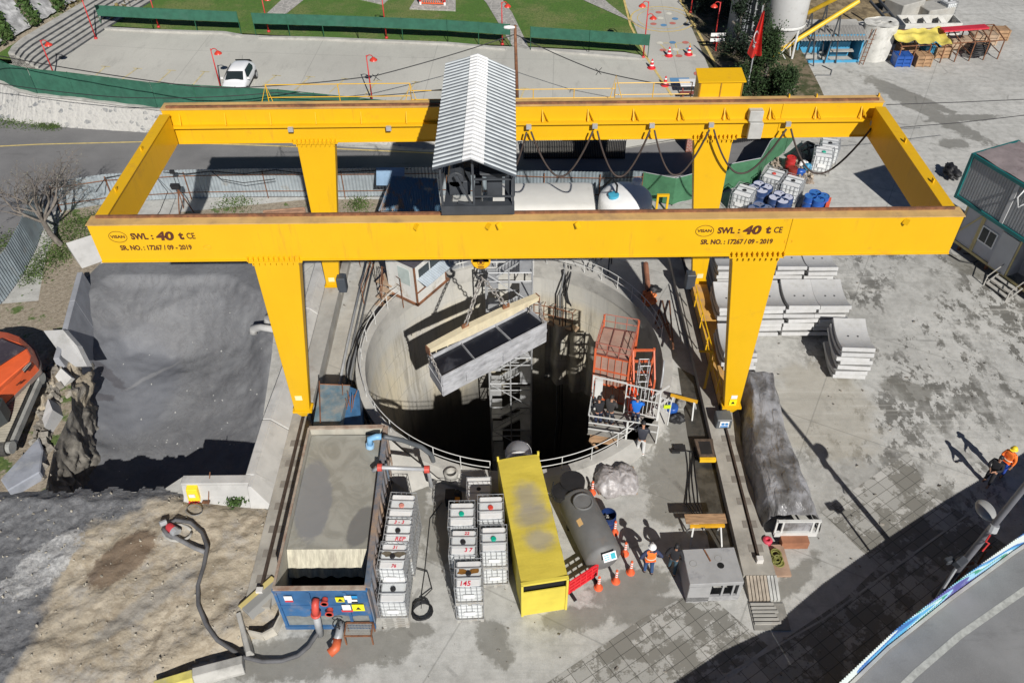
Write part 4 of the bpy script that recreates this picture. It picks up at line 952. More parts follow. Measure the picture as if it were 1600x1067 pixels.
for X in (5.3,6.25): mb.bar((X,27.3,2.0),(X,26.3,1.1),.07,.07); mb.bar((X,27.3,.6),(X,26.3,-.2),.07,.07)
mb.build('frame',ORG,ms)
mb=MB(); mb.lathe([(0,-.5),(.18,-.5),(.2,-.3),(.2,.3),(.14,.5),(0,.5)],14,(5.0+.22,25.15,.9)); mb.box(5.05,5.4,25.3,26.0,-.2,.9); mb.build('motor',M('bright orange red motor',(.8,.08,.02),.45),ms)
mb=MB(); mb.tube([(6.5,26,-1),(6.55,26.2,1.6),(6.6,26.6,2.0),(6.65,26.9,1.7)],.05,7); mb.build('pipe',SILVER,ms,smooth=True)
for yy,zz in ((25.6,.9),(25.2,.5)):
    mb=MB(); mb.bar((5.9,yy-.3,zz),(6.9,yy+.5,zz),.07,.07); mb.build('tie_bar',WHT,ms)
# ---- loading platform with white gates
pl=thing('loading_platform','white railed loading platform with a gate at the front right of the shaft','platform',(4.6,24.8,.5))
fz=.42
a=G(916,672,fz);b=G(968,684,fz);c=G(1022,660,fz);d=G(1030,612,fz);e=G(928,600,fz)
p_nl=V((3.05,23.75,fz));p_nr=V((5.95,23.15,fz));p_fr=V((6.25,24.5,fz));p_fl=V((3.35,25.35,fz))
mb=MB(); mb.hexa([p-V((0,0,.08)) for p in (p_nl,p_nr,p_fr,p_fl)]+[p for p in (p_nl,p_nr,p_fr,p_fl)]); mb.build('deck',COND,pl)
def fence_panel(name,a,b,h,rails,bars=0,mat=WHT,parent=None,post=.05,r=.025):
    mb=MB()
    for p in (a,b): mb.bar(p,p+V((0,0,h)),post,post)
    for t in rails: mb.bar(a+V((0,0,h*t)),b+V((0,0,h*t)),post*.85,post*.85)
    for k in range(1,bars): p=a+(b-a)*k/bars; mb.bar(p+V((0,0,h*min(rails))),p+V((0,0,h)),r,r)
    return mb.build(name,mat,parent)
fence_panel('railing',p_nl,p_nl+(p_nr-p_nl)*.56,1.15,(1,.62,.28),0,WHT,pl); fence_panel('gate',p_nl+(p_nr-p_nl)*.57,p_nr,1.15,(1,.62),0,WHT,pl)
fence_panel('railing',p_nl,p_fl,1.15,(1,.5),0,WHT,pl)
fence_panel('gate',V((4.75,24.9,fz)),V((6.15,24.45,fz)),1.85,(1,.6,.1),9,WHT,pl); fence_panel('railing',V((6.2,24.45,fz)),V((6.6,24.2,fz)),1.5,(1,.5),3,WHT,pl)
mb=MB(); mb.bar(p_fl+V((0,0,1.9)),V((4.75,24.9,fz+1.9)),.06); mb.bar(p_fl,p_fl+V((0,0,1.95)),.08); mb.build('portal',WHT,pl)
mb=MB(); mb.bar(p_nl+V((.1,-.18,-.1)),p_nl+(p_nr-p_nl)*.55+V((0,-.2,-.1)),.3,.12); mb.bar(p_nl+V((.1,-.1,-.3)),p_nl+V((.5,-.7,-.4)),.1,.1); mb.build('timber',WOOD,pl)
mb=MB(); mb.box(3.42,3.75,25.15,25.3,fz,fz+1.8); mb.build('door_leaf',WHT,pl)
mb=MB(); mb.box(6.3,6.6,24.15,24.18,fz+1.1,fz+1.3); mb.build('sign',M('lime sign',(.6,.75,.02),.5),pl)
# ================= FOREGROUND OBJECTS =================
# rail beams (concrete) and rails
def railbeam(xa,xb,y0,y1,xr,label):
    t=thing('rail_beam',label,'rail beam',((xa+xb)/2,(y0+y1)/2,0))
    mb=MB(); y=y0; 
    while y<y1-.1:
        e=min(y1,y+4.35); mb.box(xa,xb,y+.015,e,0,.38); y=e
    mb.build('beam',M('rail beam concrete',(.36,.34,.30),.9,var=.2,sc=.8,dirt=(.20,.185,.165),damt=.4,dsc=.7),t)
    mb=MB(); mb.box(xr-.04,xr+.04,y0+.6,y1,.46,.5); mb.box(xr-.015,xr+.015,y0+.6,y1,.4,.46); mb.box(xr-.07,xr+.07,y0+.6,y1,.385,.405); mb.build('rail',RAILM,t)
    mb=MB(); y=y0+1
    while y<min(y1,24): mb.box(xr-.28,xr+.28,y,y+.34,.382,.39); y+=1.1
    mb.build('base_plate',M('rail seat',(.21,.19,.165),.9),t)
    mb=MB(); mb.box(xr-.12,xr+.12,y0+.5,y0+.7,.38,.62); mb.build('end_stop',M('white end stop',(.6,.58,.55),.7),t)
    return t
railbeam(8.42,9.62,16.75,39,9.12,'raised concrete rail beam under the right legs of the gantry')
railbeam(-10.05,-9.1,15.6,39,-9.55,'concrete rail beam under the left legs of the gantry beside the grey tank')
# dark strip left of the right beam carries its painted shade
# stepped end of the right beam
e=thing('timber_step','row of dusty timbers stepping down from the end of the right rail beam','timber step',(9.1,16.3,0))
for k in range(9):
    mb=MB(); X=8.5+k*.13; mb.hexa([(X,15.9,0),(X+.1,15.9,0),(X+.1,16.75,0),(X,16.75,0),(X,15.9,.12),(X+.1,15.9,.12),(X+.1,16.74,.4),(X,16.74,.4)]); mb.build('plank',M('dusty plank %d'%k,(.36,.31,.25) if k<6 else (.42,.42,.40),.85,var=.2,sc=3),e)
e=thing('timber_mat','ribbed grey timber mat lying on the ground beyond the end of the right rail beam','timber mat',(9.1,15.3,0))
mb=MB(); mb.box(8.45,9.75,14.75,15.8,.01,.05); mb.build('base',COND,e)
mb=MB()
for k in range(6): mb.box(8.5,9.45-.05*(k%3),14.95+k*.15,15.03+k*.15,.05,.12)
mb.build('rib',DUSTY,e)

# ---- IBC containers
TOPP=M('top panel',(.80,.80,.79),.5,var=.08,sc=2,dirt=(.45,.42,.36),damt=.35,rand=.3)
def make_ibc(): 
    t=thing('ibc_container','x','IBC container')
    mb=MB(); w,d,h=.49,.58,1.16
    mb.box(-w+.05,w-.05,-d+.05,d-.05,.17,h-.05)
    b=mb.build('bottle',M('milky white plastic bottle',(.74,.76,.76),.5,var=.08,sc=2,dirt=(.42,.41,.37),damt=.3,rand=.45,streak=(.4,.36,.28)),t,bevel=.05)
    mb=MB()
    for yy in (-.36,.36): mb=MB(); mb.box(-w+.1,w-.1,yy-.12,yy+.12,h-.052,h-.035); mb.build('top_panel',TOPP,b)
    cg=MB(); r=.012
    for z in (.2,.44,.68,.92,h): cg.tube([(-w,-d,z),(w,-d,z),(w,d,z),(-w,d,z)],r*1.3 if z in(h,) else r,4,closed=True)
    for k in range(6):
        X=-w+2*w*k/5
        for Y in (-d,d): cg.bar((X,Y,.14),(X,Y,h),.016)
    for k in range(1,7):
        Y=-d+2*d*k/7
        for X in (-w,w): cg.bar((X,Y,.14),(X,Y,h),.016)
    cg.tube([(-w,-d,h),(w,-d,h),(w,d,h),(-w,d,h)],.02,5,closed=True)
    cg.build('cage',M('cage tube',(.42,.43,.44),.4,.5,var=.2,dirt=(.25,.2,.16),damt=.15),t)
    tb=MB()
    for Y in (-.18,.2): tb.bar((-w,Y,h+.005),(w,Y,h+.005),.035,.02)
    tb.build('top_bar',SILVER,t)
    pm=MB()
    for X in (-.42,0,.42): pm.box(X-.06,X+.06,-d,d,.0,.1)
    pm.box(-w,w,-d,d,.1,.15); pm.build('pallet',DUSTY,t)
    lm=MB(); lm.lathe([(0,.05),(.085,.05),(.1,.03),(.1,0)],16,(0,0,h-.04)); lm.build('cap',BLACK,t)
    pm=MB(); pm.box(-.2,.2,-d-.015,-d-.005,.5,.72); pm.build('label_plate',WHITE,t)
    return t
ibc0=make_ibc(); used=[False]
CAPS={'k':BLACK,'g':M('green cap',(.0,.38,.25),.5),'r':M('red cap',(.6,.06,.04),.5),'p':M('pink cap',(.62,.25,.2),.5)}
def place_ibc(p,rz,label,cap='k',group=None,mark=None,stain=None,z=0,sc=1):
    if not used[0]: o=ibc0; used[0]=True; o.location=(p[0],p[1],z); o.rotation_euler=(0,0,rz)
    else: o=dup(ibc0,(p[0],p[1],z),rz)
    o['label']=label; 
    if group:o['group']=group
    for ch in o.children:
        if ch.name.startswith('cap'):
            ch.data=ch.data.copy(); ch.data.materials[0]=CAPS[cap]
    T=world_of(o)
    if mark:
        for s,px_,py_,sz in mark:
            text(s,'painted_mark',sz*.9,REDINK,o,T@V((px_,py_,1.17-.028)),T.to_3x3()@V((1,0,0)),T.to_3x3()@V((0,1,0)),ext=.002,bold=.002,shear=.15,align='CENTER')
    if stain:
        mb=MB(); pts=[]
        for k in range(22):
            a=2*math.pi*k/22; r_=(.09+.12*mnoise.noise(V((k*.9,p[0],0)))+ (.22*abs(math.cos(a))**4)); pts.append((r_*math.cos(a)*1.25,r_*math.sin(a)+.10*abs(math.cos(a)),1.136))
        mb.add(pts,[tuple(range(22))]); mb.v=[T@v for v in mb.v]
        mb.build('rust_stain',M('brown liquid stain '+stain,(.22,.10,.02) if stain=='b' else (.13,.11,.08),.5,var=.3,sc=6),o)
    return o
GI='IBC containers stacked in front of the shaft'
low=[]
def stack2(p,rz,label,lowlabel,**k):
    place_ibc(p,rz,lowlabel,'k',GI,z=0); place_ibc((p[0]+random.uniform(-.02,.02),p[1]),rz+random.uniform(-.02,.02),label,group=GI,z=1.18,**k)
Z2=2.3
def top(px,py): q=G(px,py,Z2); return (q.x,q.y)
stack2(top(628,790),-.05,'white IBC with a pink cap, farthest of the left column beside the rusty tank','bottom IBC under the pink capped one beside the rusty tank',cap='p')
stack2(top(622,829),-.03,'IBC marked with a red scrawl and black cap, second in the left column','bottom IBC under the red scrawled one, second in the left column',cap='k',mark=(('3 - 3',0,.36,.22),('REP',.12,-.36,.26)))
stack2(top(613,869),-.02,'IBC with torn brown stained top and red marks, third in the left column','bottom IBC under the torn stained one, third in the left column',cap='k',stain='g',mark=(('31',.05,.36,.2),('76',.1,-.40,.2)))
q=G(614,919,1.75); place_ibc((q.x,q.y),0,'plain IBC with black cap, nearest of the left column beside the coiled hose','k',GI,z=.58)
q=G(614,919,.6); place_ibc((q.x,q.y+.0),0,'bottom IBC, nearest of the left column beside the coiled hose','k',GI,z=-.56) if False else None
mbx=thing('pallet_stack','grey pallets under the nearest IBC of the left column','pallets',(G(614,919,1.75).x,G(614,919,1.75).y,0),group=None)
px_,py_=mbx.location.x,mbx.location.y
for k in range(4):
    mb=MB(); 
    for s in (-.4,0,.4): mb.box(px_+s-.06,px_+s+.06,py_-.55,py_+.55,.005+k*.145,.1+k*.145)
    mb.box(px_-.49,px_+.49,py_-.57,py_+.57,.1+k*.145,.135+k*.145); mb.build('pallet',DUSTY,mbx)
stack2(top(722,803),0,'IBC with a green cap, farthest of the middle column','bottom IBC under the green capped one of the middle column',cap='g')
stack2(top(724,847),0,'IBC with red numbers 22 and 37 painted on its top','bottom IBC under the one painted 22 and 37',cap='k',mark=(('22',.12,.36,.2),('3 7',.2,-.34,.24)))
stack2(top(731,896),.03,'IBC with a brown liquid stain and red number 145, front of the middle column','bottom IBC under the one numbered 145 at the front',cap='k',stain='b',mark=(('145',-.12,-.40,.3),))
stack2(top(766,793),.03,'IBC with a red cap beside the yellow cover, behind the green capped one','bottom IBC under the red capped one beside the yellow cover',cap='r')
stack2(top(771,842),.04,'IBC with a green cap standing next to the yellow cover','dusty bottom IBC next to the yellow cover at the front of the right column',cap='g')
q=G(748,765,1.1); o=place_ibc((q.x,q.y),.02,'bright white IBC standing alone behind the red capped one','k',GI); 
mb=MB(); T=world_of(o); mb.box(-.46,.46,-.55,.55,1.12,1.16); mb.v=[T@v for v in mb.v]; mb.build('top_sheet',WHITE,o)

# ---- yellow covered fan box and its duct
a=G(815,961,0);b=G(884,953,0); rz=math.atan2(b.y-a.y,b.x-a.x); back=G(780,728,2.1)
yb=thing('ventilation_housing','long yellow tarpaulin covered ventilation box with an open slot at its front','ventilation box',(a.x,a.y,0),rz+rad(2.5)); T=world_of(yb)
x=N('yellow tarpaulin'); n=x.noise(1.2,6,.65); yb_c=x.mix(x.ramp(x.noise(9,5,.7),.35,.7,0,.3),(.60,.48,.06),(.50,.39,.05))
for cx,cy,r1,r2 in ((.95,1.7,.5,.4),(.9,2.75,.55,.45),(.85,3.6,.5,.6)):
    yb_c=x.mix(x.math('MULTIPLY',x.blob((cx,cy),(r1*1.6,r2*1.6),0,n,.5,1,.35),.8),yb_c,(.30,.27,.22))
x.bump(x.noise(1.6,4,.5,x.mapv(scale=(.4,1.6,1))),.35,.08); TARPY=x.done(yb_c,.75)
w_,l_,h_=1.66,5.6,2.1
TARPY2=M('clean yellow tarpaulin',(.66,.54,.07),.7,var=.08,sc=1.2,bump=.4,bsc=3)
mb=MB(); mb.box(.03,w_-.03,.12,l_,.02,h_-.02); L(mb).build('housing',M('black interior',(.008,.008,.008),.9),yb)
mb=MB(); mb.grid(lambda u,v:(u*w_,v*l_,h_+.05*math.sin(math.pi*u)+.03*abs(math.sin(v*14+math.sin(u*4+v*5)*.9))**3*(.4+mnoise.noise(V((u*2,v*5,1))))+.02*mnoise.noise(V((u*3,v*6,0)))),16,60); L(mb).build('top_cover',TARPY,yb,smooth=True)
mb=MB(); mb.grid(lambda u,v:(.0-.012*math.sin(u*40),l_*(1-u),h_*v),40,3); mb.grid(lambda u,v:(w_+.012*math.sin(u*40),l_*u,h_*v),40,3); mb.add([(w_,l_,0),(0,l_,0),(0,l_,h_),(w_,l_,h_)],[(0,1,2,3)]); L(mb).build('side_cover',TARPY2,yb)
mb=MB(); mb.box(.0,w_,-.02,.02,0,h_-.55); L(mb).build('front_cover',TARPY2,yb)
mb=MB(); mb.box(-.02,.06,-.06,.06,0,h_+.02); mb.box(w_-.06,w_+.02,-.06,.06,0,h_+.02); mb.box(-.02,w_+.02,-.06,.06,h_-.05,h_+.05); mb.box(-.02,.06,l_-.05,l_+.02,h_-.2,h_+.2); mb.box(w_-.06,w_+.02,l_-.05,l_+.02,h_-.2,h_+.2); L(mb).build('frame',TARPY2,yb)
dt=thing('ventilation_duct','grey round duct bending down into the shaft behind the yellow box','duct',G(812,725,1)); 
P0=G(812,728,1.3); mb=MB(); pts=[P0+V((0,-.6,0)),P0+V((0,.25,.0)),P0+V((-.02,.8,-.15)),P0+V((-.05,1.15,-.55)),P0+V((-.06,1.25,-1.2)),P0+V((-.06,1.25,-14))]
mb.tube(pts,.52,24); mb.build('duct',M('grey duct skin',(.42,.43,.45),.5,.1,var=.1),dt,smooth=True)
mb=MB()
for i in range(3):
    c=pts[1]+(pts[3]-pts[1])*(i/2.0)*.9; d=(V((0,1,0)),V((0,.8,-.5)),V((0,.4,-1)))[i].normalized(); mb.tube([c-d*.07,c+d*.07],.56,24)
mb.build('flange',WHITE,dt,smooth=False)

# ---- horizontal grey vessel
va=G(903,775,1.35);vb=G(946,878,1.0); va=V((2.35,20.15,1.0));vb=V((3.25,16.95,1.0))
fa=G(895,772,1.0); fb=G(948,880,.95); va=V((fa.x,fa.y,.95)); vb=V((fb.x,fb.y,.95))
vs_=thing('pressure_vessel','grey horizontal pressure vessel with domed ends beside the yellow box','tank',((va+vb)/2).xyz*1.0)
dv=(vb-va).normalized(); Lv=(vb-va).length; mb=MB(); R_=.72
prof=[0,.12,.25,.4]; pts=[];rs=[]
for t,r in ((-.32,.05),(-.28,.3),(-.18,.52),(-.05,.68),(.05,.72)): pts.append(va+dv*(t+.3));rs.append(r)
for t,r in ((-.05,.72),(.05,.68),(.18,.52),(.28,.3),(.32,.05)): pts.append(vb+dv*(t-.3));rs.append(r)
VG=M('grey vessel paint',(.15,.15,.148),.6,var=.1,sc=2,dirt=(.2,.16,.13),damt=.2)
mb.tube(pts,rs,36); mb.build('shell',VG,vs_,smooth=True)
mb=MB(); c=va+dv*.95; mb.lathe([(.36,.55),(.36,.78),(.0,.8)],24,c); mb.tube([c+V((.36*math.cos(t),.36*math.sin(t),.79)) for t in [2*math.pi*k/20 for k in range(20)]],.04,6,closed=True); mb.build('manhole',VG,vs_,smooth='auto')
mb=MB(); c=va+dv*.1; mb.lathe([(.0,.0),(.5,.0),(.5,.25),(0,.25)],20,c+V((-.05,.35,.35))); mb.lathe([(0,0),(.42,0),(.42,.3),(0,.34)],20,c+V((-.45,-.05,.2))); mb.tube([c+V((-.8,.3,.6)),c+V((-.9,-.1,.5)),c+V((-.75,-.5,.4))],.03,6); mb.build('valve_gear',BLACK,vs_)
mb=MB()
for t in (.25,.75):
    c=va+(vb-va)*t; mb.obox((c.x,c.y,.2),(1.1,.16,.4),(0,0,math.atan2(dv.y,dv.x)+math.pi/2))
mb.each('saddle',BLACK,vs_)
nrm=(dv*.75+V((0,0,.66))).normalized()
mb=MB(); c=vb+dv*.03+V((.05,.0,.52)); X_=V((-dv.y,dv.x,0)).normalized(); X_=X_ if X_.x>0 else -X_; Y_=nrm.cross(X_); Y_=Y_ if Y_.z>0 else -Y_
mb.add([c+X_*i*.26+Y_*j*.16+nrm*.05 for i,j in((-1,-1),(1,-1),(1,1),(-1,1))],[(0,1,2,3)]); mb.build('sticker',WHITE,vs_)
mb=MB(); mb.add([c+X_*(i*.09+.13)+Y_*j*.11+nrm*.056 for i,j in((-1,-1),(1,-1),(1,1),(-1,1))],[(0,1,2,3)]); 
for k in range(3): mb.add([c+X_*(-.12+i*.09)+Y_*(.08-.08*k+j*.015)+nrm*.056 for i,j in((-1,-1),(1,-1),(1,1),(-1,1))],[(0,1,2,3)])
mb.build('sticker_print',M('teal print',(.0,.35,.42),.5),vs_)
mb=MB(); c=va+(vb-va)*.5+X_*-.42+V((0,0,.585)); mb.obox(c,(.2,.3,.01),(0,-.6,math.atan2(X_.y,X_.x))); mb.build('warning_sticker',M('orange warning sticker',(.7,.45,.2),.5),vs_)
ang=math.atan2(dv.y,dv.x)
for s_,off in (('- - -',-.25),('- -',.35)):
    pass
# barrel
def drum(loc,label,mat,topm,r=.29,h=.9,group=None,open_=False):
    t=thing('drum',label,'drum',loc,group=group)
    mb=MB(); mb.lathe([(0,.0),(r,.0),(r,h*.33),(r+.015,h*.35),(r,h*.37),(r,h*.66),(r+.015,h*.68),(r,h*.70),(r,h),(r-.02,h+.01),(r-.02,h-.03)]+([(r-.03,h-.5),(0,h-.5)] if open_ else []),22,loc); mb.build('body',mat,t,smooth='auto')
    if not open_:
        mb=MB(); mb.disc(V(loc)+V((0,0,h-.03)),r-.02,22); mb.build('lid',topm,t)
        mb=MB(); mb.lathe([(0,0),(.035,0),(.035,.02),(0,.02)],8,V(loc)+V((.12,.1,h-.03))); mb.build('bung',BLACK,t)
    return t
q=G(951,803,.9); o=drum((q.x,q.y,0),'open dark blue barrel full of scrap beside the grey vessel',M('dark blue barrel',(.01,.03,.12),.5),None,.31,.9,open_=True)
mb=MB()
for k in range(9):
    a_=random.uniform(0,6); mb.obox((q.x+.13*math.cos(a_),q.y+.13*math.sin(a_),.62+.05*random.random()),(.3,.08,.03),(random.random(),random.random(),a_))
tag(mb.build('scrap',DUSTY),'grey scrap heaped inside the open blue barrel','scrap')
# tubular cones
def make_cone():
    t=thing('traffic_bollard','x','traffic cone')
    mb=MB(); mb.lathe([(0,0),(.17,0),(.17,.03),(.13,.05),(.10,.2),(.055,.3),(.05,.74),(.03,.78),(0,.78)],16); mb.build('body',M('orange cone plastic',(.75,.12,.04),.5),t,smooth='auto')
    for z in (.38,.52,.66): mb=MB(); mb.lathe([(.056,z-.035),(.058,z-.03),(.057,z+.03),(.055,z+.035)],14); mb.build('reflective_band',WHITE,t)
    return t
cn=make_cone()
for i,(px,py,lb_) in enumerate(((925,770,'behind the grey vessel, farthest from the front'),(960,832,'just in front of the blue barrel'),(976,865,'beside the middle of the grey vessel\'s right side'),(985,894,'nearest the worker in the orange vest'),(962,908,'at the front end of the grey vessel'),(935,918,'at the end of the red barrier'))):
    q=G(px,py,0); o=cn if i==0 else dup(cn,(0,0,0)); o.location=(q.x,q.y,0); o['label']='orange striped tube cone standing '+lb_; o['group']='orange cones round the grey vessel'
# red plastic barrier
a=G(888,932,0);b=G(932,903,0); t=thing('crowd_barrier','red plastic barrier leaning between the yellow box and the cones','barrier',(a+b)/2)
RP=M('red barrier plastic',(.70,.02,.03),.4)
mb=MB(); 
for z in (.95,.72,.5,.28): mb.bar(a+V((0,0,z)),b+V((0,0,z)),.05,.11)
for k in range(6): c=a+(b-a)*(k+.0)/5; mb.bar(c+V((0,0,.24)),c+V((0,0,1.0)),.04,.09)
mb.build('panel',RP,t)
mb=MB()
for c in (a+(b-a)*.1,a+(b-a)*.9): mb.obox((c.x,c.y,.05),(.12,.6,.08),(0,0,.5)); mb.bar(c,c+V((0,0,.3)),.05)
mb.build('foot',BLACK,t)
# big settling tank
ta=G(450,972,0);tb=G(583,990,0); zt=2.7
FL=V((-8.35,15.0,0));FR=V((-5.2,15.0,0));BR=V((-5.35,22.25,0));BL=V((-8.4,22.2,0))
tk=thing('settling_tank','big rusty blue open settling tank full of grey slurry beside the left rail beam','settling tank',(-6.8,18.6,0))
RB=M('rust streaked blue tank side',(.07,.13,.20),.8,var=.3,sc=1.5,dirt=(.36,.24,.15),damt=.85,dsc=1.0,stretch=(1,1.0,.35))
INN=M('cement crusted tank wall',(.42,.40,.34),.9,var=.2,sc=1.2,dirt=(.25,.2,.15),damt=.3,stretch=(1,1,.3))
def side(name,a,b,mat,zt=zt,th=.08):
    mb=MB(); mb.bar(V((a.x,a.y,zt/2+.1)),V((b.x,b.y,zt/2+.1)),th,zt-.2); return mb.build(name,mat,tk)
side('side_wall',FL,BL,INN); sw=side('side_wall',FR,BR,RB); side('back_wall',BL,BR,INN)
fwl=side('front_wall',FL+V((.0,.0,0)),FR,BLUE)
mb=MB(); mb.grid(lambda u,v:(FL.x+.1+(FR.x-FL.x-.2)*u,FL.y-.045,.3+v*(.62+.12*mnoise.noise(V((u*7,3,0))))),40,3); mb.build('lime_crust',M('pale lime crust',(.20,.21,.20),.9,var=.2,sc=3),fwl)
mb=MB(); mb.box(FL.x-.05,FR.x+.05,FL.y-.1,FL.y+.07,zt-.12,zt); mb.box(FL.x-.05,FR.x+.05,FL.y-.12,FL.y-.03,.1,.3)
for X in (FL.x+.02,-7.2,-5.95,FR.x-.06): mb.box(X-.05,X+.05,FL.y-.1,FL.y-.03,.3,zt-.1)
mb.box(FL.x,FR.x,FL.y-.08,FL.y-.03,1.55,1.68); mb.build('front_rib',BLUE,fwl)
mb=MB()
for k in range(14): y=FR.y+.3+k*.5; mb.box(FR.x-.02-.02*k*.3+.05-.0,FR.x+.13-.01*k,y,y+.1,.1,zt-.05)
mb.bar(V((FR.x+.05,FR.y,zt)),V((BR.x+.05,BR.y,zt)),.2,.08); mb.build('side_rib',RB,sw)
mb=MB(); mb.bar(V((FL.x,FL.y,zt)),V((BL.x,BL.y,zt)),.09,.06); mb.bar(V((BL.x,BL.y,zt)),V((BR.x,BR.y,zt)),.14,.08); mb.bar(V((FL.x,FL.y-.02,zt+.02)),V((FR.x,FR.y-.02,zt+.02)),.16,.06); mb.build('rim',M('crusted rim',(.36,.30,.24),.85,var=.2,sc=3,dirt=(.22,.10,.06),damt=.45),tk)
x=N('settled grey slurry'); n=x.noise(.8,6,.6,dist=1.2); c=x.mix(x.ramp(n,.4,.6),(.255,.25,.22),(.33,.325,.29))
ori=V((-6.8,18.6,0))
c=x.mix(x.math('MULTIPLY',x.blob((-7.75-ori.x,18.9-ori.y),(.75,2.0),.12,n,.25,1,.85),.85),c,(.20,.205,.215)); c=x.mix(x.math('MULTIPLY',x.blob((-5.75-ori.x,17.75-ori.y),(.5,1.0),-.25,n,.25,1,.8),.85),c,(.15,.15,.148)); x.bump(n,.2,.03); SLUR=x.done(c,.45)
def tkx(y,s): # side x at y
    t=(y-15)/7.2; return (FL.x+(BL.x-FL.x)*t+.06) if s<0 else (FR.x+(BR.x-FR.x)*t-.06)
yd=16.75
mb=MB(); mb.add([(tkx(yd,-1),yd,2.35),(tkx(yd,1),yd,2.35),(tkx(22.1,1),22.1,2.35),(tkx(22.1,-1),22.1,2.35)],[(0,1,2,3)]); s_=mb.build('slurry',SLUR,tk)
DRIP=M('dried slurry drips',(.50,.47,.37),.9,var=.25,sc=2.5,dirt=(.25,.22,.18),damt=.45,stretch=(3,1,.35))
mb=MB(); mb.grid(lambda u,v:(tkx(yd,-1)+(tkx(yd,1)-tkx(yd,-1))*u,yd-.55*v+.03*math.sin(u*40)*v,2.36-.95*v-.12*v*mnoise.noise(V((u*9,0,0)))),50,8); mb.build('weir',DRIP,tk)
mb=MB(); mb.add([(tkx(15.1,-1),15.06,.9),(tkx(15.1,1),15.06,.9),(tkx(yd,1),yd,.9),(tkx(yd,-1),yd,.9)],[(0,1,2,3)]); mb.build('water',M('black tank water',(.022,.023,.025),.35,var=.5,sc=1.5,dirt=(.06,.06,.062),damt=.3),tk)
mb=MB(); mb.box(FL.x,FR.x,15,22.2,.1,.2); mb.build('floor',INN,tk)
yF=FL.y-.115
def plate(X,z,w_,h_,mat,name='sticker'): mb=MB(); mb.box(X,X+w_,yF-.01,yF,z,z+h_); return mb.build(name,mat,tk)
YS=M('yellow sign',(.85,.75,.02),.5); BS=M('blue sign',(.02,.25,.55),.5); RS=M('red sign',(.55,.04,.05),.5)
plate(-8.05,2.12,.28,.26,WHITE); plate(-8.05,2.01,.28,.1,RS); plate(-6.3,1.98,.3,.3,YS); plate(-5.98,2.14,.24,.24,WHITE); plate(-5.73,2.22,.2,.16,BS); plate(-5.9,1.93,.34,.2,WHITE); plate(-5.77,1.93,.21,.08,RS); plate(-6.15,1.42,.3,.36,WHITE); plate(-6.2,1.32,.4,.12,RS); plate(-5.8,1.38,.42,.42,YS)
for X,z in ((-6.24,2.04),(-5.69,1.48)): mb=MB(); mb.add([(X,yF-.015,z),(X+.2,yF-.015,z),(X+.1,yF-.015,z+.18)],[(0,1,2)]); mb.build('warning_mark',BLACK,tk)
# pipes at the front of the tank
RV=M('red valve paint',(.55,.07,.05),.5)
pp=thing('outlet_pipe','grey vertical outlet pipe with red elbow on the front of the settling tank','pipe',(-6.95,14.7,0))
mb=MB(); mb.tube([(-7.15,14.72,.02),(-7.05,14.68,1.55)],.13,14); mb.build('pipe',SILVER,pp,smooth=True)
mb=MB(); mb.tube([(-7.05,14.68,1.5),(-7.0,14.65,1.9),(-6.98,14.72,2.1),(-6.97,14.9,2.15)],.13,14); mb.tube([(-7.05,14.68,1.5),(-7.045,14.68,1.56)],.18,14); mb.build('elbow',RV,pp,smooth=True)
for X,z,r in ((-6.66,2.15,.1),(-6.6,1.45,.11)):
    mb=MB(); mb.tube([(X,14.92,z),(X,14.7,z)],r,14); mb.tube([(X,14.74,z),(X,14.70,z)],r+.04,14); tag(mb.build('outlet_flange',RV),('upper' if z>2 else 'lower')+' red flanged outlet stub right of the pipe on the blue tank front','pipe flange')
pp=thing('outlet_valve','low outlet with handwheel and orange elbow feeding the hose at the blue tank','valve',(-6.4,14.5,0))
mb=MB(); mb.tube([(-6.35,14.9,.55),(-6.38,14.4,.5),(-6.5,14.2,.35)],.14,12); mb.build('pipe',SILVER,pp,smooth=True)
mb=MB(); mb.tube([(-6.42,14.35,.42),(-6.45,14.05,.32),(-6.65,13.9,.25)],.17,12); mb.build('elbow',ORG,pp,smooth=True)
mb=MB(); mb.tube([(-6.35,14.6,.6),(-6.35,14.6,1.05)],.03,6); mb.tube([(-6.35+.17*math.cos(t),14.6+.17*math.sin(t),1.05) for t in [k*.5 for k in range(12)]],.022,5); mb.build('handwheel',BLACK,pp)
fr_=thing('mesh_step','low rusty mesh step frame in front of the blue tank','step',(-5.6,14.5,0))
mb=MB(); 
for X in (-6.15,-5.2):
    for Y in (14.35,14.85): mb.bar((X,Y,0),(X,Y,.6),.05)
for z in (.6,): mb.bar((-6.15,14.35,z),(-5.2,14.35,z),.05); mb.bar((-6.15,14.85,z),(-5.2,14.85,z),.05); mb.bar((-6.15,14.35,z),(-6.15,14.85,z),.05); mb.bar((-5.2,14.35,z),(-5.2,14.85,z),.05)
mb.build('frame',RUST,fr_); mb=MB()
for k in range(18): X=-6.12+k*.053; mb.bar((X,14.35,.6),(X,14.85,.6),.012)
for k in range(8): Y=14.37+k*.06; mb.bar((-6.15,Y,.6),(-5.2,Y,.6),.012)
mb.build('mesh',DUSTY,fr_)
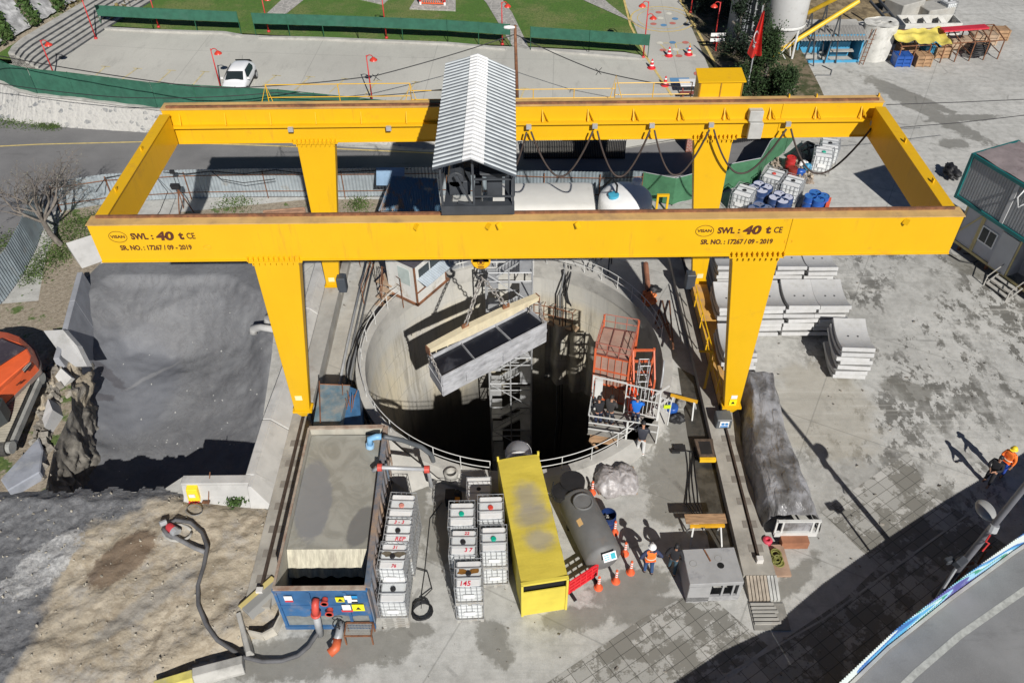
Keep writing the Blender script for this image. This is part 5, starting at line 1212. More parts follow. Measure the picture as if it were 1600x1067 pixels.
# feed pipes from the shaft
def pipe(name,label,pts,r,mat,ends=None,cat='pipe'):
    t=thing(name,label,cat,pts[0]); mb=MB(); mb.tube(pts,r,12); mb.build('pipe',mat,t,smooth=True)
    if ends:
        for p,q_ in ends: mb=MB(); mb.tube([p,q_],r*1.8,12); mb.build('coupling',RV,t)
    return t
a=V(G(592,730,2.95));b=V(G(668,733,2.3)); pipe('feed_pipe','straight grey feed pipe with red couplings from the shaft rim to the settling tank',[a+V((-.25,-.0,-.2)),a,b,b+V((.05,.1,-1.2)),b+V((.1,.9,-1.9))],.085,SILVER,((a+V((-.05,0,0)),a+V((.12,0,0))),(b+V((-.12,0,0)),b+V((.08,0,0)))))
a=V(G(600,682,2.95));b=V(G(658,698,1.4)); pipe('feed_pipe','dark feed pipe running from the shaft rim to the far corner of the settling tank',[a,a+(b-a)*.5+V((0,0,.1)),b,b+V((.4,-.1,-.4)),b+V((.5,.3,-2.2))],.10,M('dark grey pipe',(.09,.1,.11),.5))
q=G(588,682,2.95); pp=thing('slurry_nozzle','light blue slurry nozzle over the far right corner of the settling tank','nozzle',q); mb=MB(); mb.tube([q+V((.2,0,0)),q,q+V((-.25,-.05,-.05)),q+V((-.28,-.1,-.35))],.13,12); mb.build('elbow',M('sky blue pipe',(.2,.42,.65),.5),pp,smooth=True); mb=MB(); mb.tube([q+V((-.28,-.1,-.33)),q+V((-.3,-.12,-.5))],.17,12); mb.build('mouth',M('sky blue flange',(.3,.5,.7),.5),pp)
# tarp ramp between tank and ring
mb=MB(); P=[G(603,682,1.2),G(690,752,.5),G(640,770,.05),G(605,745,.6)]
mb.grid(lambda u,v:(P[0]*(1-u)+P[1]*u)*(1-v)+(P[3]*(1-u)+P[2]*u)*v+V((0,0,.05*mnoise.noise(V((u*5,v*5,0))))),14,10)
tag(mb.build('grey_sheet',CON,smooth=True),'pale sheet sloping from the settling tank down to the shaft kerb','sheet')
# blue dusty box behind the tank
bx=thing('blue_mixing_box','worn blue steel box with rebar beside the left gantry leg','steel box',(-7.9,24.5,0))
q=[G(488,672,2.2),G(528,672,2.2),G(547,602,2.0),G(500,600,2.0)]
BD=M('dusty blue steel',(.10,.20,.27),.7,var=.25,sc=2,dirt=(.33,.32,.29),damt=.7,dsc=1.5)
mb=MB(); bq=[V((p.x,p.y,.05)) for p in q]; mb.hexa(bq+q); mb.build('body',BD,bx)
mb=MB(); X=q[2]
mb.hexa([V((p.x,p.y,.05)) for p in (q[1]+V((0,.6,0)),q[1]+V((.75,.7,0)),q[2]+V((.35,0,0)),q[2])]+[V((p.x,p.y,zz)) for p,zz in ((q[1]+V((0,.6,0)),1.6),(q[1]+V((.75,.7,0)),1.2),(q[2]+V((.35,0,0)),1.7),(q[2],1.9))]); mb.build('hopper',M('blue tarp',(.04,.12,.24),.6,var=.3),bx)
mb=MB()
for k in range(9): p=G(543+random.uniform(-7,7),640+random.uniform(-8,8),1.5); mb.tube([p,p+V((random.uniform(-.2,.3),random.uniform(.3,.9),random.uniform(.3,.9)))],.018,4)
for p_,q_ in ((q[3]+V((0,0,.2)),q[0]+V((.3,.3,.1))),(q[3],q[2])): mb.tube([p_,q_],.03,5)
mb.build('rebar',RUST,bx)

# people are built later; trestles, bags, crates
def trestle(label,pa,pb,z,board):
    a=G(*pa,z);b=G(*pb,z); t=thing('trestle',label,'trestle',((a+b)/2).xy.to_3d())
    d=(b-a).normalized();n=V((-d.y,d.x,0)); up=n if n.y>0 else -n
    mb=MB(); mb.bar(a+V((0,0,0)),b,.10,.12); mb.build('beam',M('trestle orange yellow',(.72,.38,.02),.5),t)
    if board: mb=MB(); mb.bar(a-d*.15+up*.28+V((0,0,.08)),b+d*.1+up*.28+V((0,0,.08)),.42,.05); mb.build('board',WOOD,t)
    for p,s in ((a,1),(b,-1)):
        for k in (-1,1): mb=MB(); mb.bar(p+d*s*.15,V((p.x,p.y,0))+d*s*.05+up*k*.38,.06); mb.build('leg',WHT,t)
    return t
trestle('yellow trestle with a steel beam standing at the right rim of the shaft',(1048,617),(1090,628),.85,False)
trestle('yellow trestle with timber boards and coiled cable in front of the concrete box',(1078,822),(1132,821),.85,True)
q=G(1050,640,.3); mb=MB(); mb.lathe([(0,0),(.24,0),(.27,.5),(.2,.56),(0,.5)],14,(q.x,q.y,0)); tag(mb.build('blue_bin',BLUEP,smooth=True),'blue plastic bin under the yellow trestle at the shaft rim','bin')
def lump(name,label,cat,c,r,mat,seed=0,rough=.3,n=20,flat=1,group=None):
    mb=MB()
    def f(u,v):
        t=2*math.pi*u;p=math.pi*v; d=V((math.sin(p)*math.cos(t),math.sin(p)*math.sin(t),math.cos(p)))
        k=1+rough*mnoise.fractal(d*1.6+V((seed,seed*2,0)),.8,2.2,4)
        z=d.z*r[2]*k
        return V((c[0]+d.x*r[0]*k,c[1]+d.y*r[1]*k,c[2]+max(z,-r[2]*.75)))
    mb.grid(lambda u,v:f(u,1-v),n*2,n)
    o=mb.build(name,mat,smooth=True); tag(o,label,cat,group); return o
mb=MB(); random.seed(31)
for k in range(320):
    t_=random.random(); px_=102-36*t_+random.gauss(0,13); py_=560+190*t_; q=G(px_,py_,.15-2.6*max(0,(px_-(98-34*t_))/35)); r=.06+.3*random.random()**2.5
    mb.obox(q,(r*1.6,r*1.1,r*.7),(random.random()*3,random.random()*3,random.random()*3))
o=mb.build('rubble_chunks',M('crumbly dark soil chunks',(.22,.20,.17),.95,var=.4,sc=4,dirt=(.4,.38,.33),damt=.3,bump=.8,bsc=8)); o['kind']='stuff'; tag(o,'crumbled soil and concrete chunks along the left bank of the muck pit','rubble')
q=G(1057,655,.1); lump('rubbish_bag','black rubbish bag on the ground under the yellow trestle','bag',(q.x,q.y,.18),(.38,.26,.22),BLACK,3)
q=G(1063,632,.1); lump('stone_block','small grey concrete lump behind the black rubbish bag','stone',(q.x,q.y,.18),(.22,.22,.25),COND,5)
q=G(980,712,.1); lump('stone_block','brown wooden block at the shaft kerb beside the plastic wrapped sacks','block',(q.x,q.y,.12),(.17,.17,.15),WOOD,8)
PLAS=M('clear plastic over sacks',(.36,.335,.33),.42,var=.3,sc=4,dirt=(.50,.49,.50),damt=.45,dsc=3,bump=1.0,bsc=14)
q=G(952,752,.4); lump('wrapped_sacks','plastic wrapped heap of sacks, left half, beside the shaft kerb','sacks',(q.x,q.y,.35),(.62,.72,.5),PLAS,2,.2,28)
q=G(978,748,.4); lump('wrapped_sacks','plastic wrapped heap of sacks, right half, beside the shaft kerb','sacks',(q.x,q.y,.33),(.55,.75,.45),PLAS,6,.2,28)
mb=MB(); q=G(965,770,0); 
for k in range(5): mb.box(q.x-.8,q.x+.8,q.y-.1+k*.3,q.y+.1+k*.3,.02,.1)
tag(mb.build('pallet',WOOD),'timber pallet under the plastic wrapped sacks','pallet')
# yellow tray and cables beside rail beam
tr=thing('scrap_tray','dark steel tray with a yellow front lip beside the right rail beam','tray',G(1103,700,0))
q=G(1103,705,.35); mb=MB(); mb.hexa([V((q.x-.3,q.y-.35,.05)),V((q.x+.3,q.y-.35,.05)),V((q.x+.35,q.y+.6,.05)),V((q.x-.35,q.y+.6,.05)),V((q.x-.32,q.y-.4,.4)),V((q.x+.32,q.y-.4,.4)),V((q.x+.4,q.y+.65,.4)),V((q.x-.4,q.y+.65,.4))]); mb.build('tub',M('rusty dark tray',(.10,.07,.05),.8,var=.4,sc=4),tr)
mb=MB(); mb.box(q.x-.34,q.x+.34,q.y-.52,q.y-.38,.25,.42); mb.build('lip',M('tray yellow',(.85,.5,.02),.5),tr)
mb=MB(); mb.box(q.x-.25,q.x+.25,q.y-.2,q.y+.5,.401,.405); mb.build('scrap',BLACK,tr)
cb_=thing('cable_bundle','black cables running from the shaft edge to the boarded trestle','cables',G(1082,760,0))
for k in range(5):
    mb=MB(); P=[G(1062-k*3,700,.05)]+[G(1072+k*4+3*math.sin(k+i),706+i*20,.05) for i in range(5)]+[G(1090+k*3,812,.6),G(1098,828,.9),G(1106,836,.7),G(1100,822,.85)]; mb.tube(P,.018,5); mb.build('cable',BLACK,cb_,smooth=True)
mb=MB(); q=G(1062,700,.1); mb.obox(q,(.5,.35,.06)); mb.obox(q+V((-.2,-.2,.02)),(.35,.12,.12)); mb.build('bracket',BLACK,cb_)
# concrete box
cbx=thing('precast_box','grey precast concrete box with a round hole and open front, on the ground','concrete box',(7.1,16.4,0))
q=[G(1078,913,1.25),G(1163,909,1.25),G(1147,854,1.25),G(1066,858,1.25)]
CB=M('grey precast box',(.36,.36,.36),.85,var=.15,sc=1.2,dirt=(.17,.17,.18),damt=.4)
mb=MB(); mb.hexa([V((p.x,p.y,1.05)) for p in q]+[V((p.x,p.y,1.25)) for p in q]); mb.build('slab',CB,cbx,bevel=.02)
cc_=(q[0]+q[1]+q[2]+q[3])/4
mb=MB(); q2=[V((p.x+(cc_.x-p.x)*.02,p.y+(cc_.y-p.y)*.02,0)) for p in q]
mb.bar(q2[0]+V((.05,0,.52)),q2[3]+V((.05,0,.52)),.12,1.05); mb.bar(q2[3]+V((0,0,.52)),q2[2]+V((0,0,.52)),.12,1.05); mb.bar(q2[1]+V((-.05,0,.52)),q2[2]+V((-.05,0,.52)),.12,1.05)
mb.bar(q2[0]+V((0,.03,.52)),q2[0]+(q2[1]-q2[0])*.42+V((0,.03,.52)),.1,1.05); mb.bar(q2[0]+V((0,.03,.2)),q2[1]+V((0,.03,.2)),.1,.3)
for t in (.65,.85): mb.bar(q2[0]+(q2[1]-q2[0])*t+V((0,.03,0)),q2[0]+(q2[1]-q2[0])*t+V((0,.03,1.05)),.07,.07)
mb.build('wall',CB,cbx)
mb=MB(); h=G(1126,883,1.25); mb.lathe([(.13,.003),(0,.003)],20,h); mb.build('hole',M('black hole',(.004,.004,.004),.9),cbx); mb=MB(); h=G(1105,868,1.25); mb.obox(h+V((0,0,.02)),(.05,.5,.05),(0,0,.3)); mb.build('slot',RUST,cbx)
for px,py in ((1083,880),(1122,872)): mb=MB(); h=G(px,py,1.25); mb.tube([h+V((.13*math.cos(t),.13*math.sin(t),.003)) for t in [k*.5 for k in range(13)]],.008,4); mb.build('ring_mark',COND,cbx)
# wrapped pile
wp=thing('wrapped_load','long load wrapped in grey plastic sheet on a rack right of the rail beam','wrapped load',(11,22,0))
ctr=[(1186,585,1.35,.85),(1195,620,1.5,.8),(1198,660,1.4,.9),(1205,700,1.35,1.0),(1222,740,1.45,1.05),(1235,775,1.5,1.1),(1243,808,1.15,1.15)]
cs=[(G(a,b,z*.9),z,w) for a,b,z,w in ctr]
def wl(u,v):
    t=v*(len(cs)-1);i=min(int(t),len(cs)-2);f=t-i
    c=cs[i][0]*(1-f)+cs[i+1][0]*f; z=cs[i][1]*(1-f)+cs[i+1][1]*f; w=cs[i][2]*(1-f)+cs[i+1][2]*f
    a=(u-.5)*2; X=w*(abs(a)**.8)*(1 if a>0 else -1)*1.05; h=z*(1-abs(a)**6)+.03
    nz=.09*mnoise.fractal(V((u*1.6,v*4,0)),1.0,2.0,3)+.035*math.sin(u*26+v*9+5*mnoise.noise(V((u*2,v*4,3))))*(.4+abs(a))
    return V((c.x+X+nz*.6,c.y+.3*nz,max(.02,h+nz*(h>.3))))
x=N('grey plastic sheet'); n=x.noise(.7,6,.6); c=x.mix(x.ramp(n,.38,.62),(.11,.105,.10),(.33,.33,.345)); x.bump(x.noise(1.6,4,.5,x.mapv(scale=(2.2,.8,1)),dist=.6),.9,.2); WRAP=x.done(c,.3)
mb=MB(); mb.grid(lambda u,v:wl(u,1-v),48,110); mb.build('plastic_sheet',WRAP,wp,smooth=True)
c0=cs[-1][0]; mb=MB()
F_=[V((c0.x-.75,c0.y-.3,.55)),V((c0.x+.85,c0.y-.3,.55))]
mb.box(c0.x-.8,c0.x+.85,c0.y-.42,c0.y-.3,.35,.6); 
for X in (c0.x-.8,c0.x-.55,c0.x+.6,c0.x+.82): mb.bar((X,c0.y-.36,.5),(X,c0.y-.3,1.3),.07)
mb.box(c0.x-.8,c0.x+.85,c0.y-.4,c0.y-.3,1.25,1.32); mb.build('rack_frame',WHT,wp)
mb=MB(); mb.box(c0.x-.55,c0.x+.5,c0.y-.75,c0.y-.42,.02,.42); mb.build('timber_block',M('brown block',(.30,.13,.07),.8,var=.2),wp)
mb=MB(); mb.box(c0.x-.55,c0.x+.6,c0.y-.33,c0.y-.29,.62,1.24); mb.build('end_sheet',WRAP,wp)
hp=thing('hose_pallet','timber pallet carrying yellow green hose coils and a pink cap beside the rail beam','pallet',G(1212,868,0))
q=G(1212,872,.2); mb=MB(); mb.box(q.x-.3,q.x+.42,q.y-.75,q.y+.6,.1,.22); mb.build('pallet',M('reddish board',(.36,.24,.17),.8,var=.2),hp)
mb=MB()
for k in range(14): 
    t0=k*.9; cy=q.y-.2+.08*math.sin(k*2)+(.35 if k%3==0 else 0); mb.tube([(q.x+.0+.05*math.sin(k)+(.14+.02*(k%4))*math.cos(t),cy+(.14+.02*(k%4))*math.sin(t),.26+.025*(k%7)) for t in [i*.45+t0 for i in range(13)]],.03,5)
mb.build('hose_coil',M('olive hose',(.20,.20,.05),.6,var=.3),hp,smooth=True)
mb=MB(); q=G(1200,842,.5); mb.lathe([(0,0),(.17,0),(.19,.2),(.14,.24),(.09,.24),(.07,.15),(0,.15)],16,(q.x,q.y,.25)); mb.build('coupling',M('pink red fitting',(.6,.06,.1),.5),hp,smooth='auto')
# coiled hose next to IBCs
hc=thing('coiled_hose','black hose coiled on the ground in front of the IBC columns','hose',G(660,955,0)); q=G(660,957,0)
mb=MB(); mb.tube([(q.x+(.36+.035*math.sin(i*.9))*math.cos(i*.42),q.y+.0+(.36+.035*math.sin(i*.9))*math.sin(i*.42),.04+.0022*i) for i in range(80)]+[G(675,920,.1),G(668,893,.1),G(650,888,.1),G(640,905,.05),G(640,925,.04)],.022,5); mb.build('coil',BLACK,hc,smooth=True)
mb=MB(); mb.tube([G(658,950,.3),G(659,925,.05),G(664,890,.05),G(668,850,.05),G(672,810,.05),G(690,785,.05)],.015,5); mb.build('tail',BLACK,hc,smooth=True)
# pump area cluster behind middle column
pk=thing('slurry_pump','dark pump with an orange lamp behind the middle IBC column','pump',G(715,770,0)); q=G(715,772,.4)
mb=MB(); mb.lathe([(0,0),(.16,0),(.18,.35),(.1,.5),(0,.5)],14,(q.x,q.y,.1)); mb.box(q.x-.5,q.x-.1,q.y-.3,q.y+.2,0,.5); mb.build('body',BLACK,pk)
mb=MB(); mb.lathe([(0,0),(.12,0),(.12,.1),(0,.14)],14,(q.x,q.y-.25,.35)); mb.build('lamp',M('orange lens',(.8,.3,.02),.4),pk)
mb=MB(); mb.lathe([(0,0),(.27,0),(.3,.5),(.22,.55),(.2,.3),(0,.3)],16,G(706,750,.05)); mb.build('bucket',DUSTY,pk,smooth='auto')
# big black delivery hose, pump and coil on the dirt
dh=thing('delivery_hose','thick grey hose winding over the dirt from the red pump to the blue tank','hose',G(300,900,.3))
P=[(262,820,.5),(275,812,.6),(298,816,.55),(316,832,.5),(324,855,.5),(318,885,.45),(309,915,.4),(310,945,.4),(322,975,.35),(340,1000,.3),(360,1013,.3),(380,1026,.15),(410,1033,.15),(440,1032,.12),(465,1024,.12),(482,1010,.15),(492,995,.2),(500,985,.3)]
mb=MB(); mb.tube([G(*p) for p in P],.078,10); mb.build('hose',M('dusty black hose',(.10,.10,.105),.7,var=.3),dh,smooth=True)
mb=MB(); mb.tube([G(*p) for p in ((255,825,.5),(262,835,.45),(275,840,.45),(290,848,.45),(305,856,.45),(320,862,.45))],.09,10); mb.build('hose',M('dusty black hose two',(.17,.17,.175),.7,var=.3),dh,smooth=True)
mb=MB(); mb.tube([G(262+22*math.cos(t)+15,832+13*math.sin(t),.4) for t in [k*.5 for k in range(13)]],.06,8); mb.build('hose',DUSTY,dh,smooth=True)
pu=thing('submersible_pump','red and grey submersible pump lying on the dirt inside the hose coil','pump',G(268,828,.3)); a=G(262,820,.6);b=G(277,833,.5)
mb=MB(); mb.tube([a,a+(b-a)*.15,a+(b-a)*.6],[.1,.17,.17],12); mb.build('motor',M('pump red',(.55,.05,.06),.5),pu,smooth='auto'); mb=MB(); mb.tube([a+(b-a)*.6,b],[.18,.2],12); mb.tube([a+V((-.1,.15,0)),a+V((-.3,.0,.05))],.12,10); mb.build('head',SILVER,pu)
eb=thing('site_socket_box','small yellow power socket box on the end of the pit wall','socket box',G(303,775,.4)); q=G(304,776,.35)
mb=MB(); mb.hexa([V((q.x-.25,q.y-.15,.15)),V((q.x+.25,q.y-.15,.15)),V((q.x+.25,q.y+.25,.15)),V((q.x-.25,q.y+.25,.15)),V((q.x-.22,q.y-.05,.85)),V((q.x+.22,q.y-.05,.85)),V((q.x+.22,q.y+.25,.95)),V((q.x-.22,q.y+.25,.95))]); mb.build('box',YEL,eb,bevel=.02)
mb=MB()
for k in range(4): mb.tube([(q.x-.18+k*.12,q.y-.15,.25),(q.x-.18+k*.12,q.y-.25,.2)],.045,8)
mb.build('socket',RED,eb); mb=MB(); mb.box(q.x-.12,q.x+.12,q.y-.155,q.y-.11,.5,.66); mb.build('sticker',WHITE,eb)
mb=MB(); mb.tube([G(303+13*math.cos(t)*(1+.05*math.sin(t*3)),797+8*math.sin(t),.4+.01*t) for t in [k*.45 for k in range(40)]],.015,4); tag(mb.build('cable_coil',GREY),'thin grey cable coil on the dirt below the yellow socket box','cable')
mb=MB(); mb.tube([G(325,792,.1),G(328,737,1.2)],.02,5); mb.box(G(325,792).x-.15,G(325,792).x+.15,G(325,792).y-.05,G(325,792).y+.05,0.3,.36); tag(mb.build('marker_pole',RUST),'thin pole standing on the dirt beside the yellow socket box','pole')
# pit walls: L shaped blocks
def lblock(label,pa,pb,zt,zb,th,name='retaining_wall',mat=CONW,foot=.0,base=0):
    a=G(*pa,zt);b=G(*pb,zt); t=MB(); d=(b-a);d.z=0;d.normalize();n=V((-d.y,d.x,0))
    n= n if n.x>0 else -n
    def P(p,z,o): return V((p.x,p.y,z))+n*o
    t.hexa([P(a,zb,-th/2-.05),P(b,zb,-th/2-.05),P(b,zb,th/2+foot),P(a,zb,th/2+foot),P(a,zt,-th/2),P(b,zt,-th/2),P(b,zt,th/2),P(a,zt,th/2)])
    return t
PWC=M('pit wall concrete',(.47,.465,.45),.9,var=.1,sc=1,dirt=(.30,.295,.28),damt=.3)
segs=[((499,405),(477,482)),((477,482),(449,565)),((449,565),(416,655)),((416,655),(390,742))]
for i,(pa,pb) in enumerate(segs):
    zt=1.0; a=G(*pa,zt);b=G(*pb,zt); gp_=(b-a).normalized()*.02; a=a+gp_;b=b-gp_; t=MB(); Q=lambda p,z,o:V((p.x+o,p.y,z)); t.hexa([Q(a,-4.2,-.2),Q(b,-4.2,-.2),Q(b,-4.2,.2),Q(a,-4.2,.2),Q(a,zt,-.18),Q(b,zt,-.18),Q(b,zt,.18),Q(a,zt,.18)]); t.hexa([Q(a,0,.19),Q(b,0,.19),Q(b,0,1.15),Q(a,0,1.15),Q(a,zt-.01,.17),Q(b,zt-.01,.17),Q(b,zt-.08,.26),Q(a,zt-.08,.26)])
    o=t.build('retaining_wall',PWC,bevel=.03); tag(o,('farthest','second farthest','second nearest','nearest')[i]+' pale concrete block of the wall on the right side of the muck pit','retaining wall','concrete wall blocks along the right of the pit')
t=MB(); a=G(286,742,1.0);b=G(392,741,1.0); t.box(a.x,b.x,a.y-.45,a.y,-4,1.0); t.hexa([V((a.x,a.y-1.0,0)),V((b.x,a.y-1.0,0)),V((b.x,a.y-.44,0)),V((a.x,a.y-.44,0)),V((a.x,a.y-.6,.35)),V((b.x,a.y-.6,.35)),V((b.x,a.y-.44,.9)),V((a.x,a.y-.44,.9))]); t.hexa([V((b.x-.02,a.y-1.0,0)),V((b.x+.95,a.y-1.0,0)),V((b.x+1.1,a.y+.1,0)),V((b.x-.02,a.y+.1,0)),V((b.x-.02,a.y-.62,.97)),V((b.x+.12,a.y-.62,.97)),V((b.x+.2,a.y+.1,.97)),V((b.x-.02,a.y+.1,.97))])
tag(t.build('retaining_wall',PWC,bevel=.03),'pale concrete wall block closing the front right corner of the muck pit','retaining wall')
for px,py,lb_ in ((441,506,'upper'),(430,515,'lower')):
    a=G(px,py,1.1);b=G(px-34,py-2,.5) if lb_=='lower' else G(px-22,py-10,.7); mb=MB(); mb.tube([a,a+(b-a)*.6+V((0,0,.1)),b,b+V((-.05,-.05,-.25))],[.16,.17,.2,.22],12); tag(mb.build('concrete_spout',PWC,smooth=True),lb_+' pale mud covered spout over the edge of the pit wall','spout')
o=lblock('',(128,372),(165,450),.9,-2.6,.5); 
# left walls of the pit
P_=[G(150,372,.9),G(210,405,.35),G(165,455,-.3),G(103,412,.6)]
P_=[G(103,380,.8),G(150,365,.8),G(205,402,-.15),G(135,430,-.2)]
mb=MB(); mb.hexa([p-V((0,0,.4)) for p in P_]+P_); tag(mb.build('concrete_ramp',PWC),'pale concrete slab sloping into the far left corner of the muck pit','slab')
WL=[G(125,425,.9),G(113,470,.9),G(100,520,.8),G(88,560,.7)]
for i,(a,b) in enumerate(zip(WL,WL[1:])):
    d=(b-a);d.z=0;d.normalize();n=V((-d.y,d.x,0)); n=n if n.x>0 else -n; mb=MB()
    mb.hexa([V((a.x,a.y,-3))+n*-.3,V((b.x,b.y,-3))+n*-.3,V((b.x,b.y,-3))+n*.6,V((a.x,a.y,-3))+n*.6,a-n*.15,b-n*.15,b+n*.12,a+n*.12]); tag(mb.build('retaining_wall',M('blue grey wall concrete',(.30,.31,.335),.9,var=.12),bevel=.02),('far','middle','near')[i]+' grey concrete wall piece on the left side of the muck pit','retaining wall','grey wall pieces along the left of the pit')
def slab(label,px,z,th,mat=PWC,rot=None,name='concrete_slab'):
    P=[G(*p,z+dz) for (p,dz) in px]; mb=MB(); n=(P[1]-P[0]).cross(P[2]-P[0]).normalized(); n=n if n.z>0 else -n
    k=len(P); lo=[p-n*th for p in P]; mb.add(lo+P,[tuple(range(k))[::-1],tuple(range(k,2*k))]+[(i,(i+1)%k,k+(i+1)%k,k+i) for i in range(k)])
    return tag(mb.build(name,mat),label,'slab')
slab('broken white concrete slab tipped on the left edge of the muck pit',(((68,517),.3),((98,515),.5),((120,540),.1),((136,572),-.6),((118,573),-.4),((98,558),0)),.6,.35,CONW)
slab('small tilted concrete slab below the broken white slab at the pit edge',(((95,575),.2),((112,590),0),((98,606),-.3),((86,588),0)),.3,.25,PWC)
mb=MB(); mb.prism([G(*p,.5)[:2] for p in ((0,748),(12,766),(62,737),(67,702),(60,682),(38,706))],-2.5,.5); tag(mb.build('concrete_block',M('blue grey wall concrete b',(.26,.275,.31),.9,var=.2,dirt=(.4,.4,.38),damt=.3),bevel=.05),'grey concrete block standing at the lower left edge of the pit','block')
slab('narrow concrete slab on edge beside the excavator track',(((66,655),0),((75,622),.3),((82,640),.2),((70,668),0)),.5,.8,CONW)
lump('rubble_heap','dark rubble heap between the excavator and the muck pit','rubble',tuple(G(95,640,-1.2)),(1.0,2.3,1.6),DIRT,4,.45,40)
lump('rubble_heap','pale rubble heap under the excavator tracks at the left edge','rubble',tuple(G(52,640,-.9)),(1.5,3.4,1.2),M('pale rubble',(.38,.35,.28),.95,var=.3,sc=2,dirt=(.2,.17,.13),damt=.5,bump=.8,bsc=5),9,.35,44)
# concrete kerb barriers at the bottom
def barrier(label,pa,pb,z,w,h,mat,group='loose concrete barriers round the dirt'):
    a=G(*pa,z);b=G(*pb,z); d=(b-a);d.z=0;d.normalize();n=V((-d.y,d.x,0)); mb=MB(); lo=z-h
    P=lambda p,zz,o:V((p.x,p.y,zz))+n*o
    for (z0,w0,z1,w1) in ((lo,w,lo+h*.35,w),(lo+h*.35,w,z,w*.55)):
        mb.hexa([P(a,z0,-w0/2),P(b,z0,-w0/2),P(b,z0,w0/2),P(a,z0,w0/2),P(a,z1,-w1/2),P(b,z1,-w1/2),P(b,z1,w1/2),P(a,z1,w1/2)])
    return tag(mb.build('concrete_barrier',mat,bevel=.02),label,'concrete barrier',group)
YC=N('yellow and grey banded concrete'); x=YC; nn=x.noise(3,5,.6); wv=x.n('TexWave',wave_type='BANDS'); x.t.links.new(x.mapv(rot=(0,0,.7)),wv.inputs[0]); wv.inputs['Scale'].default_value=.28; YC=x.done(x.mix(x.ramp(wv.outputs[0],.45,.5),(.56,.46,.18),(.25,.25,.24)),.9)
barrier('worn yellow and grey concrete barrier lying on the dirt left of the blue tank',(380,952),(432,905),.5,1.0,.5,YC)
barrier('plain narrow concrete kerb standing on end line where the hose leaves the dirt',(372,956),(388,1018),.45,.28,.45,CON)
barrier('plain concrete barrier at the bottom edge below the dirt',(300,1050),(378,1030),.5,.6,.5,CON)
barrier('yellow painted concrete barrier at the bottom edge of the picture',(240,1070),(300,1052),.5,.6,.5,M('faded yellow barrier',(.60,.53,.14),.85,var=.2,sc=2,dirt=(.35,.35,.33),damt=.4))
mb=MB(); a=G(436,945,.5); P=[G(437,940,.3),G(440,965,.3),G(430,985,.25),G(412,995,.2),G(390,990,.2)]
for a,b in zip(P,P[1:]): mb.bar(a,b,.06,.5)
tag(mb.build('curved_sheet',M('dirty white sheet',(.45,.42,.36),.8,var=.2)),'bent dirty white sheet at the front left corner of the blue tank','sheet')
# ================= TUNNEL SEGMENTS =================
def make_segment():
    mb=MB(); R=2.6; th=.19; n=14; a0=rad(25); W=.74
    def P(i,r,x): a=-a0+2*a0*i/n; return (x,(r)*math.sin(a),R-r*math.cos(a)+.0)
    vs=[];fs=[]
    for i in range(n+1):
        for r in (R,R-th):
            for X in (-W,W): vs.append(P(i,r,X))
    for i in range(n):
        a=i*4;b=a+4; fs+=[(a,b,b+1,a+1),(a+2,a+3,b+3,b+2),(a,a+2,b+2,b),(a+1,b+1,b+3,a+3)]
    fs+=[(0,1,3,2),(n*4,n*4+2,n*4+3,n*4+1)]
    mb.add(vs,fs); o=mb.build('tunnel_segment',CONW,bevel=.012)
    h=MB()
    for X in (-.22,.22): h.lathe([(.05,.0),(0,.0)],10,(X,0,th+.006))
    hh=h.build('bolt_hole',BLACK,o); return o
seg0=make_segment(); first=True
ordn=['top','second','third','fourth','fifth','sixth','bottom']
def seg_stack(c,layers,rz,where,sc=1.0):
    global first
    x,y=c
    for k in range(layers):
        z=k*.252; dx=.05*math.sin(k*2.1+x)+(.05 if (k//2)%2 else -.05); dy=.05*math.sin(k*1.7+y)+.035*k
        if first: o=seg0; first=False
        else:
            o=seg0.copy(); C.objects.link(o)
            if k==layers-1:
                for ch in seg0.children: d=ch.copy(); C.objects.link(d); d.parent=o
        o.location=(x+dx,y+dy,z+.05); o.rotation_euler=(rad(.6)*math.sin(k*3+x),rad(.7)*(1 if k%2 else -1),rz+(.035 if k%2 else -.03)+.012*math.sin(k*4+x))
        i=layers-1-k; nm='top' if i==0 else ('bottom' if k==0 else ordn[i]+' from the top')
        o['label']=f'curved concrete segment, {nm}, {where} stack'; o['category']='tunnel segment'; o['group']='stacked tunnel lining segments'
    mb=MB()
    for k in range(layers):
        for s in (-1,1): mb.box(x-.6,x+.6,y+s*.45-.04,y+s*.45+.04,k*.252+(.0 if k==0 else .02),k*.252+.07)
    tag(mb.build('timber_spacer',BLACK),f'dark timber spacers between the segments of the {where} stack','spacers')
def SP(px,py,z=1.75): q=G(px,py,z); return (q.x,q.y)
seg_stack(SP(1331,537,1.5),7,-.06,'separate front right'); 
seg_stack(SP(1296,466),7,0,'right end middle row'); seg_stack(SP(1247,466),7,0,'second from right middle row'); seg_stack(SP(1196,467),7,0,'third from right middle row'); seg_stack(SP(1143,470),7,0,'left end middle row')
seg_stack(SP(1278,408),7,0,'right end back row'); seg_stack(SP(1229,407),7,0,'second from right back row'); seg_stack(SP(1181,407),7,0,'third from right back row'); seg_stack(SP(1140,407),7,0,'left end back row')
seg_stack(SP(1151,540,1.7),7,0,'front row behind the leg')

